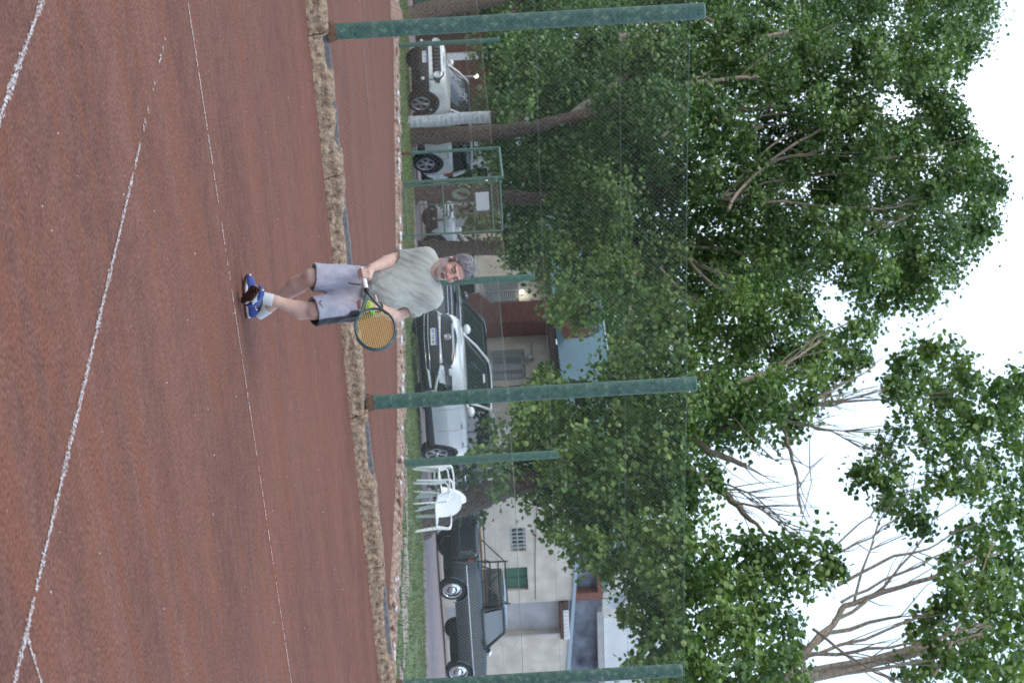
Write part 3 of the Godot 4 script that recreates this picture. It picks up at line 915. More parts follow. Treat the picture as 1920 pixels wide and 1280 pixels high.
# ================================================================ houses seen low down between the trunks at the far left
func build_far_houses() -> void:
	var o := Vector3(-13.0, -0.75, -74.0)
	var H := thing("brick_house", "low brown brick house with white porch pillars behind the white off-roader", "house", o, 0.35)
	var w := MB.new(); lb(w, -7.0, 5.2, 0.0, 3.6, -6.0, 0.0)
	part("wall", w, M.mortar, H)
	var bk := MB.new()
	brick_face(bk, -2.6, 5.2, 0.8, 3.6, Vector3(0, 0, 0.005), Vector3(1, 0, 0), Vector3(0, 0, 1), 14)
	part("bricks", bk, M.brick, H, "stuff")
	for x in [-2.4, -0.2, 1.7]:
		var p := MB.new(); lb(p, x - 0.13, x + 0.13, 0.0, 3.2, 1.0, 1.26, 0.02)
		part("pillar", p, M.white_wall, H)
	var dr := MB.new(); lb(dr, 0.2, 1.2, 0.0, 2.3, 0.02, 0.09, 0.01)
	part("door", dr, M.brown_wood, H)
	var hr := MB.new(); hr.prism(PackedVector2Array([Vector2(-7.4, 3.4), Vector2(5.6, 3.4), Vector2(3.6, 4.4), Vector2(-5.4, 4.4)]), -5.0, 1.6)
	part("roof", hr, M.brown_wood, H)
	var T := thing("white_house", "white rendered house wall half hidden by leaves left of the gateway", "house", Vector3(-8.2, -0.8, -78.0), 0.5)
	var b := MB.new(); lb(b, -2.2, 4.6, 0.0, 4.6, -5.0, 0.0)
	part("wall", b, M.white_wall, T)
	var wd := MB.new(); lb(wd, 1.2, 2.4, 1.1, 2.6, 0.01, 0.06, 0.01)
	part("window", wd, M.window_glass, T)
	var rf := MB.new(); rf.prism(PackedVector2Array([Vector2(-2.6, 4.6), Vector2(5.0, 4.6), Vector2(1.2, 6.0)]), -5.3, 0.4)
	part("roof", rf, M.red_wood, T)
	var S := thing("globe_lamp", "lit globe lamp on a post between the leaves behind the gateway", "street lamp", Vector3(-5.25, -0.5, -62.0))
	var p := MB.new(); p.rod(Vector3.ZERO, Vector3(0, 2.1, 0), 0.045, 10, 0.035)
	part("post", p, M.iron, S)
	lamp_bulb(S, Vector3(0, 2.2, 0), 0.08)
	var S2: Node3D = copy(S, "globe_lamp", "lit globe lamp rising behind the roof of the white off-roader", Vector3(-8.9, -0.6, -64.0), 0.0)
	S2.scale = Vector3.ONE

# ================================================================ vehicles: +x is the front, +z the vehicle's right-hand side
class Shell:
	var L := 4.4          # length
	var B := 0.92         # half width
	var y0 := 0.26        # lower edge
	var yf := 0.95        # bonnet edge at the nose
	var yw := 1.05        # bonnet at the windscreen
	var yr := 1.05        # waist at the rear
	var xw := 0.75        # foot of the windscreen
	var xb := -2.0        # foot of the rear window
	var n := 5.0          # squareness in plan
	var wf := 1.33        # front axle
	var wr := -1.35       # rear axle
	var Ra := 0.40        # wheel arch radius
	var ry := 0.35        # wheel radius
	var rake := 0.10
	var cols := []
	func top(x: float) -> float:
		if x > xw: return lerpf(yw, yf, pow(clampf((x - xw) / (L / 2 - xw), 0, 1), 1.6))
		return lerpf(yr, yw, clampf((x - xb) / (xw - xb), 0, 1))
	func half(h: float) -> float:                    # half width by height share
		return B * (0.955 + 0.045 * sin(PI * clampf(h * 1.15, 0, 1))) - 0.06 * pow(clampf((h - 0.82) / 0.18, 0, 1), 2)
	func ends(h: float) -> float:                    # half length by height share
		return L / 2 - rake * pow(h, 2.2) - 0.07 * pow(clampf((h - 0.84) / 0.16, 0, 1), 2) - 0.05 * pow(1.0 - clampf(h * 5.0, 0, 1), 2)
	func side_z(x: float, h: float) -> float:
		return half(h) * pow(maxf(0.0, 1.0 - pow(minf(1.0, absf(x) / ends(h)), n)), 1.0 / n)
	func front_x(z: float, h: float) -> float:
		return ends(h) * pow(maxf(0.0, 1.0 - pow(minf(1.0, absf(z) / half(h)), n)), 1.0 / n)
	func low(x: float) -> float:
		var y := y0
		for a in [wf, wr]:
			var d: float = absf(x - a)
			if d < Ra: y = maxf(y, ry + sqrt(Ra * Ra - d * d))
		return y
	func share(x: float, y: float) -> float: return clampf((y - y0) / (top(x) - y0), 0, 1)
	func front(z: float, y: float, off := 0.0) -> Vector3:
		var h := clampf((y - y0) / (yf - y0), 0, 1)
		var e := 0.01
		var p := Vector3(front_x(z, h), y, z)
		var q := Vector3(front_x(z + e, h), y, z + e) - Vector3(front_x(z - e, h), y, z - e)
		var nn := Vector3(q.z, 0, -q.x).normalized()
		if nn.x < 0: nn = -nn
		return p + nn * off
	func side(x: float, y: float, s: float, off := 0.0) -> Vector3:
		return Vector3(x, y, s * (side_z(x, share(x, y)) + off))
	func body() -> MB:
		var b := MB.new()
		var a := L / 2
		# column list for the right half from the rear middle to the nose middle
		var half_cols := []
		for i in 7: half_cols.append(["r", B * 0.9 * i / 6.0 / 0.98])
		for i in 61: half_cols.append(["s", lerpf(-a * 0.955, a * 0.955, i / 60.0)])
		for i in 7: half_cols.append(["f", B * 0.9 * (6 - i) / 6.0 / 0.98])
		var R := 13
		var loops := []
		for r in R: loops.append(PackedVector3Array())
		for sgn in [1.0, -1.0]:
			var seq := half_cols if sgn > 0 else half_cols.slice(1, half_cols.size() - 1)
			if sgn < 0: seq.reverse()
			for q in seq:
				for r in R:
					var v := float(r) / (R - 1)
					v = 1.0 - pow(1.0 - v, 1.25)
					var p: Vector3
					if q[0] == "s":
						var x: float = q[1]
						var y := lerpf(low(x), top(x), v)
						p = Vector3(x, y, side_z(x, share(x, y)))
					else:
						var xx: float = a if q[0] == "f" else -a
						var y := lerpf(y0, top(xx), v)
						var h := clampf((y - y0) / (top(xx) - y0), 0, 1)
						var z: float = minf(q[1], half(h) * 0.97)
						p = Vector3(signf(xx) * front_x(z, h), y, z)
					p.z *= sgn
					loops[r].append(p)
		b.grid(loops, true, true)
		# the top, from side to side
		var tp: PackedVector3Array = loops[R - 1]
		var N := half_cols.size()
		var M2 := tp.size()
		var g := []
		for i in range(0, N):
			var p := tp[i]; var q := tp[(M2 - i) % M2] if i > 0 and i < N - 1 else tp[i]
			var row := PackedVector3Array()
			for k in 11:
				var f := k / 10.0
				var m := p.lerp(q, f)
				m.y += 0.045 * (1.0 - pow(2.0 * f - 1.0, 4)) * clampf(p.z / B, 0, 1)
				row.append(m)
			g.append(row)
		b.grid(g, false, true)
		return b
	func band(z0: float, z1: float, ylo, yhi, off: float, nz := 24, ny := 4) -> MB:   # a panel laid on the nose
		var b := MB.new(); var g := []
		for i in ny + 1:
			var row := PackedVector3Array()
			for j in nz + 1:
				var z := lerpf(z1, z0, float(j) / nz)
				var a: float = ylo.call(z) if ylo is Callable else ylo
				var c: float = yhi.call(z) if yhi is Callable else yhi
				row.append(front(z, lerpf(a, c, float(i) / ny), off * (1.0 if i > 0 and i < ny and j > 0 and j < nz else 0.35)))
			g.append(row)
		b.grid(g, false, false)
		return b
	func line(pts: Array, r: float, off := 0.01) -> MB:                              # a moulding on the nose through (z, y) points
		var b := MB.new(); var p := PackedVector3Array()
		for i in pts.size() - 1:
			for k in 6: 
				var q: Vector2 = pts[i].lerp(pts[i + 1], k / 6.0); p.append(front(q.x, q.y, off))
		p.append(front(pts[-1].x, pts[-1].y, off))
		b.tube(p, r, 6)
		return b
	func side_line(pts: Array, s: float, r: float, off := 0.0) -> MB:
		var b := MB.new(); var p := PackedVector3Array()
		for i in pts.size() - 1:
			for k in 8:
				var q: Vector2 = pts[i].lerp(pts[i + 1], k / 8.0); p.append(side(q.x, q.y, s, off))
		p.append(side(pts[-1].x, pts[-1].y, s, off))
		b.tube(p, r, 6)
		return b
	func cladding(width: float, off: float) -> MB:                                    # dark lips round the arches and along the sills
		var b := MB.new()
		for s in [1.0, -1.0]:
			for a in [wf, wr]:
				var g := []
				for k in 4:
					var row := PackedVector3Array()
					for i in 25:
						var w := PI * (-0.06 + 1.12 * i / 24.0)
						var rr: float = Ra - 0.02 + (width + 0.02) * k / 3.0
						var x: float = a + rr * cos(w); var y := maxf(ry + rr * sin(w), y0)
						row.append(side(x, y, s, (off if k < 3 else 0.0) - (0.06 if k == 0 else 0.0)))
					g.append(row)
				b.grid(g, false, s > 0)
			var g2 := []
			for k in 4:
				var row := PackedVector3Array()
				for i in 13:
					row.append(side(lerpf(wr + Ra, wf - Ra, i / 12.0), y0 + [-.03, 0.01, 0.07, 0.10][k], s, [0.0, off, off, 0.0][k]))
				g2.append(row)
			b.grid(g2, false, s < 0)
		return b

var wheel_parts := {}
func add_wheel(parent: Node3D, at: Vector3, out: float, r: float, width: float, style: String) -> Node3D:
	var key := "%s%.2f" % [style, r]
	if not wheel_parts.has(key):
		var ty := MB.new()
		ty.lathe(PackedVector2Array([Vector2(r * 0.66, -width / 2 + 0.01), Vector2(r * 0.80, -width / 2), Vector2(r * 0.95, -width / 2 + 0.015), Vector2(r, -width / 4), Vector2(r, width / 4), Vector2(r * 0.95, width / 2 - 0.015), Vector2(r * 0.80, width / 2), Vector2(r * 0.66, width / 2 - 0.02)]), 32, Vector3(0, 0, 1))
		var rim := MB.new()
		var w := width / 2
		rim.lathe(PackedVector2Array([Vector2(0.001, w - 0.09), Vector2(r * 0.6, w - 0.09), Vector2(r * 0.62, w - 0.02), Vector2(r * 0.69, w - 0.012)]), 28, Vector3(0, 0, 1), Vector3.ZERO, true)
		var sp := MB.new()
		sp.lathe(PackedVector2Array([Vector2(r * 0.62, w - 0.03), Vector2(r * 0.64, w - 0.005), Vector2(r * 0.69, w), Vector2(r * 0.70, w - 0.03)]), 28, Vector3(0, 0, 1), Vector3.ZERO, true)
		if style == "steel":
			sp.lathe(PackedVector2Array([Vector2(r * 0.63, w - 0.05), Vector2(r * 0.45, w - 0.03), Vector2(r * 0.38, w - 0.02)]), 20, Vector3(0, 0, 1))
			sp.lathe(PackedVector2Array([Vector2(r * 0.30, w - 0.03), Vector2(r * 0.24, w + 0.03), Vector2(r * 0.1, w + 0.05), Vector2(0.001, w + 0.05)]), 20, Vector3(0, 0, 1))
		else:
			for k in 5:
				for d in [-0.17, 0.17]:
					var a: float = TAU * k / 5.0 + d; var a2 = TAU * k / 5.0 + d * 0.75
					var dir := Vector3(cos(a), sin(a), 0); var d0 := Vector3(cos(a2), sin(a2), 0)
					var p := d0 * r * 0.14; var q := dir * r * 0.64
					var m := (p + q) / 2; var u := (q - p).normalized()
					sp.box(Vector3(m.x, m.y, w - 0.025), Vector3((q - p).length(), r * 0.085, 0.03), 0.006, Basis(u, Vector3(0, 0, 1).cross(u), Vector3(0, 0, 1)))
			sp.lathe(PackedVector2Array([Vector2(r * 0.17, w - 0.04), Vector2(r * 0.16, w - 0.01), Vector2(0.001, w - 0.006)]), 16, Vector3(0, 0, 1))
		wheel_parts[key] = [ty.mesh(), rim.mesh(), sp.mesh()]
	var W := Node3D.new(); var k := 0; var nm := "wheel"
	while parent.has_node(nm):
		k += 1; nm = "wheel_%03d" % k
	W.name = nm; parent.add_child(W, true)
	W.position = at; W.rotation.y = 0.0 if out > 0 else PI
	part("tyre", wheel_parts[key][0], M.tyre, W)
	part("rim", wheel_parts[key][1], M.rim_dark if style != "steel" else M.black, W)
	part("spokes" if style != "steel" else "hub_cap", wheel_parts[key][2], M.alloy if style != "steel" else M.chrome, W)
	return W

func greenhouse(car: Node3D, S: Shell, H: float, xr1: float, xr2: float, zr: float, paint: Material, roof_mat: Material, sides := [1, -1]) -> void:
	# glass and roof between the waist and the roof line
	var zb := S.B - 0.09
	var xw := S.xw; var xb := S.xb
	var y1 := S.yw - 0.01; var y2 := S.yr - 0.01
	var g := []
	for i in 7:                                                # windscreen
		var f := i / 6.0; var row := PackedVector3Array()
		for j in 13:
			var u := j / 12.0 * 2.0 - 1.0
			row.append(Vector3(lerpf(xw + 0.16, xr1 + 0.03, f) - (0.20 - 0.08 * f) * pow(absf(u), 2.2) + 0.02 * sin(PI * f), lerpf(y1, H - 0.035, f) + 0.03 * (1 - u * u) * f, -u * lerpf(zb - 0.02, zr - 0.03, f)))
		g.append(row)
	var b := MB.new(); b.grid(g); part("windscreen", b, M.car_glass, car)
	g = []
	for i in 6:
		var f := i / 5.0; var row := PackedVector3Array()
		for j in 11:
			var u := j / 10.0 * 2.0 - 1.0
			row.append(Vector3(lerpf(xb - 0.06, xr2 - 0.03, f) + 0.10 * u * u, lerpf(y2, H - 0.05, f), u * lerpf(zb - 0.05, zr - 0.04, f)))
		g.append(row)
	b = MB.new(); b.grid(g); part("rear_window", b, M.car_glass, car)
	# roof
	g = []
	for i in 11:
		var f := i / 10.0; var row := PackedVector3Array()
		var x := lerpf(xr1 + 0.06, xr2 - 0.06, f)
		for j in 13:
			var u := j / 12.0 * 2.0 - 1.0
			var e := 0.02 * pow(absf(2 * f - 1), 3)
			row.append(Vector3(x - 0.05 * u * u * (1.0 - 2.0 * f), H + 0.035 * (1.0 - pow(absf(u), 3.0)) - e - (0.05 * pow(absf(u), 8)), u * (zr + 0.005)))
		g.append(row)
	b = MB.new(); b.grid(g, false, false)
	for s in [-1.0, 1.0]:                                      # cant rails and screen pillars
		var a := PackedVector3Array([Vector3(xw - 0.02, S.yw - 0.02, s * (zb + 0.01)), Vector3(lerpf(xw, xr1, 0.5) + 0.01, lerpf(y1, H, 0.5), s * lerpf(zb + 0.01, zr, 0.48)), Vector3(xr1, H - 0.03, s * (zr - 0.015)), Vector3(lerpf(xr1, xr2, 0.25), H - 0.012, s * zr), Vector3(lerpf(xr1, xr2, 0.75), H - 0.018, s * zr), Vector3(xr2, H - 0.045, s * (zr - 0.02)), Vector3(lerpf(xr2, xb, 0.5) , lerpf(H - 0.045, y2, 0.5), s * lerpf(zr - 0.02, zb - 0.02, 0.5)), Vector3(xb + 0.02, y2 - 0.02, s * (zb - 0.02))])
		b.tube(a, PackedFloat32Array([0.03, 0.028, 0.036, 0.038, 0.04, 0.05, 0.06, 0.07]), 10)
	part("roof", b, roof_mat, car)
	for s in sides:
		var names := [["side_window", xw - 0.16, 0.02, 0.03, 0.50], ["side_window", 0.50, 0.0, 0.53, 0.97]]
		for q in 2:
			var f0 := 0.03 if q == 0 else 0.52; var f1 := 0.48 if q == 0 else 0.95
			g = []
			for i in 5:
				var v := i / 4.0; var row := PackedVector3Array()
				for j in 7:
					var f := lerpf(f0, f1, j / 6.0)
					var xlo := lerpf(xw - 0.05, xb + 0.10, f); var xhi := lerpf(xr1 - 0.08, xr2 + 0.05, f)
					row.append(Vector3(lerpf(xlo, xhi, v), lerpf(lerpf(S.yw, S.yr, f) - 0.01, H - 0.05, v), s * (lerpf(zb + 0.005, zr - 0.01, v) + 0.012 * sin(PI * v))))
				g.append(row)
			var w := MB.new(); w.grid(g, false, s < 0); part("side_window", w, M.car_glass, car)
		var pl := MB.new()                                     # pillar between the doors and the waist moulding
		var xm := lerpf(xw - 0.05, xb + 0.10, 0.5); var xh := lerpf(xr1 - 0.08, xr2 + 0.05, 0.5)
		pl.tube(PackedVector3Array([Vector3(xm, lerpf(S.yw, S.yr, 0.5) - 0.02, s * (zb + 0.004)), Vector3(xh, H - 0.04, s * (zr - 0.008))]), 0.045, 8, true, Vector3(1, 0, 0), 0.3)
		part("door_pillar", pl, M.black_gloss, car)
		var wl := S.side_line([Vector2(xw - 0.05, S.yw - 0.015), Vector2(0.0, lerpf(S.yw, S.yr, 0.5) - 0.01), Vector2(xb + 0.3, S.yr - 0.01)], s, 0.014, -0.012)
		part("waist_moulding", wl, M.black_gloss, car)

func doors(car: Node3D, S: Shell, s: float, edges: Array) -> void:
	for x in edges:
		var p := [Vector2(x, S.y0 + 0.17), Vector2(x + 0.02, 0.6), Vector2(x, S.top(x) - 0.03)]
		part("door_gap", S.side_line(p, s, 0.006, -0.003), M.black, car)
	for k in edges.size() - 1:
		var x: float = edges[k + 1] + 0.17
		var b := MB.new(); b.box(S.side(x, S.top(x) - 0.13, s, 0.02), Vector3(0.2, 0.03, 0.035), 0.01)
		part("door_handle", b, M.chrome, car)

func mirror(car: Node3D, S: Shell, s: float, m: Material) -> void:
	var b := MB.new()
	var p := Vector3(S.xw - 0.16, S.yw + 0.08, s * (S.B + 0.09))
	b.ball(p, Vector3(0.09, 0.085, 0.125), Basis.IDENTITY, 12)
	b.rod(p - Vector3(0, 0.05, s * 0.08), Vector3(S.xw - 0.12, S.yw - 0.01, s * (S.B - 0.1)), 0.03, 8)
	part("mirror", b, m, car)
	var g := MB.new(); g.box(p + Vector3(-0.085, 0, 0), Vector3(0.012, 0.11, 0.19), 0.004)
	part("mirror_glass", g, M.car_glass, car)

func plate(car: Node3D, at: Vector3, turn: float, words: String) -> void:
	var b := MB.new(); b.box(Vector3.ZERO, Vector3(0.40, 0.13, 0.008), 0.003)
	var o := part("number_plate", b, M.plate_white, car)
	o.position = at; o.rotation.y = turn
	var t := MB.new(); t.box(Vector3(0, 0.048, 0.0045), Vector3(0.395, 0.03, 0.003))
	part("blue_band", t, M.plate_blue, o)
	text_part("lettering", words, 0.062, Vector3(0, -0.014, 0.0055), Basis.IDENTITY, M.black, o, 0.003, "Droid Sans", 0.86)

func underside(car: Node3D, S: Shell) -> void:
	var b := MB.new()
	b.box(Vector3(0, S.y0 + 0.16, 0), Vector3(S.L - 0.35, 0.26, S.B * 1.2), 0.03)
	for a in [S.wf, S.wr]:
		b.box(Vector3(a, S.ry + 0.1, 0), Vector3(S.Ra * 2.3, 0.62, S.B * 1.25), 0.03)
	part("underbody", b, M.black, car)

func car_materials() -> void:
	M.tyre = mat(Color(0.012, 0.012, 0.013), 0.85)
	M.rim_dark = mat(Color(0.03, 0.03, 0.032), 0.5, 0.5)
	M.alloy = mat(Color(0.5, 0.51, 0.53), 0.3, 0.85)
	M.chrome = mat(Color(0.75, 0.77, 0.8), 0.12, 1.0)
	M.car_glass = mat(Color(0.012, 0.02, 0.022), 0.03, 0.0, 0.6)
	M.white_paint = mat(Color(0.66, 0.70, 0.73), 0.35); M.white_paint.clearcoat_enabled = true; M.white_paint.clearcoat = 1.0; M.white_paint.clearcoat_roughness = 0.04
	M.grey_white_paint = mat(Color(0.60, 0.63, 0.62), 0.35); M.grey_white_paint.clearcoat_enabled = true; M.grey_white_paint.clearcoat = 1.0; M.grey_white_paint.clearcoat_roughness = 0.05
	M.dark_paint = mat(Color(0.012, 0.014, 0.018), 0.3); M.dark_paint.clearcoat_enabled = true; M.dark_paint.clearcoat = 1.0; M.dark_paint.clearcoat_roughness = 0.05
	M.blue_paint = mat(Color(0.018, 0.028, 0.06), 0.3); M.blue_paint.clearcoat_enabled = true; M.blue_paint.clearcoat = 1.0; M.blue_paint.clearcoat_roughness = 0.05
	M.green_car = mat(Color(0.008, 0.018, 0.022), 0.4); M.green_car.clearcoat_enabled = true; M.green_car.clearcoat = 0.5; M.green_car.clearcoat_roughness = 0.06
	M.cladding = mat(Color(0.016, 0.016, 0.018), 0.7)
	M.plate_white = mat(Color(0.75, 0.76, 0.78), 0.4)
	M.plate_blue = mat(Color(0.04, 0.07, 0.35), 0.4)
	M.lamp_lens = mat(Color(0.55, 0.58, 0.6), 0.12, 0.1)
	M.lamp_dark = mat(Color(0.03, 0.03, 0.035), 0.08)
	M.red_lens = mat(Color(0.35, 0.012, 0.015), 0.12)
	M.orange_lens = mat(Color(0.5, 0.12, 0.02), 0.15)
	M.timber = tri_mat(Color(0.34, 0.16, 0.05), Color(0.52, 0.3, 0.12), 0.03, 1.0, 0.8, 0.0, 71)

func wheels(car: Node3D, S: Shell, style: String, width := 0.22) -> void:
	for a in [S.wf, S.wr]:
		for s in [-1.0, 1.0]:
			add_wheel(car, Vector3(a, S.ry, s * (S.B - width / 2 - 0.015)), s, S.ry, width, style)

func suv_with_bar_grille(car: Node3D) -> Shell:
	# nose with a chrome-edged band of grille and lamps over a deep black intake
	var S := Shell.new()
	S.L = 4.46; S.B = 0.915; S.y0 = 0.24; S.yf = 0.93; S.yw = 1.08; S.yr = 1.07; S.xw = 0.92; S.xb = -2.0; S.n = 4.2; S.wf = 1.33; S.wr = -1.35; S.Ra = 0.41; S.ry = 0.35
	part("body", S.body(), M.white_paint, car)
	part("cladding", S.cladding(0.07, 0.018), M.cladding, car)
	underside(car, S)
	greenhouse(car, S, 1.60, 0.08, -1.72, 0.63, M.white_paint, M.white_paint)
	part("lower_bumper", S.band(-0.83, 0.83, func(z): return 0.235, func(z): return 0.585 - 0.04 * pow(absf(z) / 0.83, 3), 0.02, 28, 5), M.cladding, car)
	part("grille", S.band(-0.60, 0.60, func(z): return 0.62 + 0.04 * absf(z), func(z): return 0.86 - 0.01 * z * z, 0.016, 24, 4), M.black_gloss, car)
	for s in [-1.0, 1.0]:
		var lo := func(z): return 0.655 + 0.10 * maxf(absf(z) - 0.58, 0.0)
		part("headlight", S.band(minf(s * 0.60, s * 0.865), maxf(s * 0.60, s * 0.865), lo, func(z): return 0.862, 0.018, 10, 3), M.lamp_dark, car)
		part("headlight_lens", S.band(minf(s * 0.63, s * 0.74), maxf(s * 0.63, s * 0.74), 0.74, 0.83, 0.026, 5, 3), M.lamp_lens, car)
		var corner := S.line([Vector2(s * 0.60, 0.60), Vector2(s * 0.72, 0.55), Vector2(s * 0.86, 0.45), Vector2(s * 0.84, 0.36), Vector2(s * 0.66, 0.33)], 0.03, 0.03)
		part("bumper_corner", corner, M.white_paint, car)
		part("corner_intake", S.band(minf(s * 0.68, s * 0.84), maxf(s * 0.68, s * 0.84), 0.40, 0.52, 0.03, 6, 3), M.black_gloss, car)
		mirror(car, S, s, M.white_paint)
		doors(car, S, s, [0.72, -0.25, -1.15])
		var rl := MB.new(); rl.box(S.side(-2.02, 0.9, s, -0.02), Vector3(0.22, 0.14, 0.1), 0.02)
		part("tail_light", rl, M.red_lens, car)
	part("chrome_strip", S.line([Vector2(-0.87, 0.885), Vector2(-0.5, 0.885), Vector2(0.0, 0.885), Vector2(0.5, 0.885), Vector2(0.87, 0.885)], 0.008, 0.012), M.chrome, car)
	part("chrome_strip", S.line([Vector2(-0.86, 0.70), Vector2(-0.62, 0.60), Vector2(0.0, 0.595), Vector2(0.62, 0.60), Vector2(0.86, 0.70)], 0.009, 0.018), M.chrome, car)
	part("intake_trim", S.line([Vector2(-0.62, 0.30), Vector2(0.0, 0.28), Vector2(0.62, 0.30), Vector2(0.70, 0.36), Vector2(0.60, 0.375), Vector2(0.0, 0.36), Vector2(-0.60, 0.375), Vector2(-0.70, 0.36), Vector2(-0.62, 0.30)], 0.007, 0.03), M.chrome, car)
	for y in [0.66, 0.70, 0.74, 0.78, 0.82]:
		part("grille_bar", S.line([Vector2(-0.58, y + 0.005), Vector2(0, y), Vector2(0.58, y + 0.005)], 0.007, 0.02), M.cladding, car)
	# round badge: ring with two stacked letters cut as strokes
	var bd := MB.new()
	var at := S.front(0.0, 0.765, 0.035)
	bd.tube(bd.ring(at, Vector3(1, 0, 0), 0.066, 0.066, 25) , 0.008, 6, false)
	for pr in [[Vector2(-0.03, 0.055), Vector2(0, 0.008)], [Vector2(0.03, 0.055), Vector2(0, 0.008)], [Vector2(-0.052, 0.03), Vector2(-0.024, -0.05)], [Vector2(-0.024, -0.05), Vector2(0, 0.0)], [Vector2(0, 0.0), Vector2(0.024, -0.05)], [Vector2(0.024, -0.05), Vector2(0.052, 0.03)]]:
		bd.rod(at + Vector3(0, pr[0].y, -pr[0].x), at + Vector3(0, pr[1].y, -pr[1].x), 0.008, 6)
	part("badge", bd, M.chrome, car)
	plate(car, S.front(0.0, 0.48, 0.032), PI / 2, "AH 516 AH")
	for s in [-1.0, 1.0]:
		var rr := MB.new(); rr.tube(PackedVector3Array([Vector3(0.0, 1.6, s * 0.6), Vector3(-0.1, 1.645, s * 0.6), Vector3(-1.4, 1.64, s * 0.59), Vector3(-1.55, 1.59, s * 0.58)]), 0.018, 8)
		part("roof_rail", rr, M.chrome, car)
	var im := MB.new(); im.box(Vector3(0.36, 1.46, 0.0), Vector3(0.03, 0.07, 0.22), 0.01)
	part("rear_view_mirror", im, M.lamp_lens, car)
	wheels(car, S, "alloy")
	return S

func boxy_off_roader(car: Node3D) -> void:
	# upright nose: slotted grille between round lamps, black bumper and arches
	var S := Shell.new()
	S.L = 4.25; S.B = 0.90; S.y0 = 0.28; S.yf = 1.03; S.yw = 1.14; S.yr = 1.14; S.xw = 0.95; S.xb = -1.95; S.n = 5.5; S.wf = 1.28; S.wr = -1.29; S.Ra = 0.43; S.ry = 0.36; S.rake = 0.03
	part("body", S.body(), M.grey_white_paint, car)
	part("cladding", S.cladding(0.085, 0.02), M.cladding, car)
	underside(car, S)
	greenhouse(car, S, 1.68, 0.35, -1.80, 0.70, M.grey_white_paint, M.grey_white_paint)
	part("lower_bumper", S.band(-0.87, 0.87, 0.275, func(z): return 0.64 - 0.03 * pow(absf(z), 4), 0.03, 26, 5), M.cladding, car)
	part("grille", S.band(-0.74, 0.74, func(z): return 0.74 + 0.05 * pow(absf(z) / 0.74, 8), func(z): return 0.965 - 0.05 * pow(absf(z) / 0.74, 8), 0.012, 28, 4), M.black_gloss, car)
	for i in 8:
		var z := -0.455 + 0.13 * i
		var b := MB.new(); b.box(S.front(z, 0.855, 0.022), Vector3(0.02, 0.17, 0.045), 0.008)
		part("grille_bar", b, M.cladding, car)
	for s in [-1.0, 1.0]:
		var hl := MB.new(); var p := S.front(s * 0.60, 0.855, 0.0) + Vector3(0.028, 0, 0)
		hl.lathe(PackedVector2Array([Vector2(0.112, 0.0), Vector2(0.108, 0.035), Vector2(0.09, 0.04), Vector2(0.085, 0.025), Vector2(0.05, 0.02), Vector2(0.001, 0.035)]), 22, Vector3(1, 0, 0), p)
		part("headlight", hl, M.lamp_lens, car)
		var fl := MB.new(); fl.lathe(PackedVector2Array([Vector2(0.055, 0.0), Vector2(0.05, 0.03), Vector2(0.001, 0.03)]), 14, Vector3(1, 0, 0), S.front(s * 0.66, 0.46, 0.02))
		part("fog_light", fl, M.lamp_lens, car)
		part("indicator", S.band(minf(s * 0.74, s * 0.80), maxf(s * 0.74, s * 0.80), 0.65, 0.69, 0.03, 4, 2), M.lamp_lens, car)
		mirror(car, S, s, M.grey_white_paint)
		doors(car, S, s, [0.70, -0.25, -1.1])
		var rl := MB.new(); rl.box(S.side(-1.98, 0.95, s, -0.02), Vector3(0.2, 0.22, 0.1), 0.02)
		part("tail_light", rl, M.red_lens, car)
		var rr := MB.new(); rr.tube(PackedVector3Array([Vector3(0.2, 1.68, s * 0.66), Vector3(0.1, 1.735, s * 0.66), Vector3(-1.5, 1.73, s * 0.65), Vector3(-1.6, 1.67, s * 0.64)]), 0.02, 8)
		part("roof_rail", rr, M.black, car)
	plate(car, S.front(0.0, 0.54, 0.045), PI / 2, "AF 737 LY")
	var im := MB.new(); im.box(Vector3(0.55, 1.52, 0.0), Vector3(0.03, 0.07, 0.22), 0.01)
	part("rear_view_mirror", im, M.lamp_lens, car)
	wheels(car, S, "alloy", 0.23)

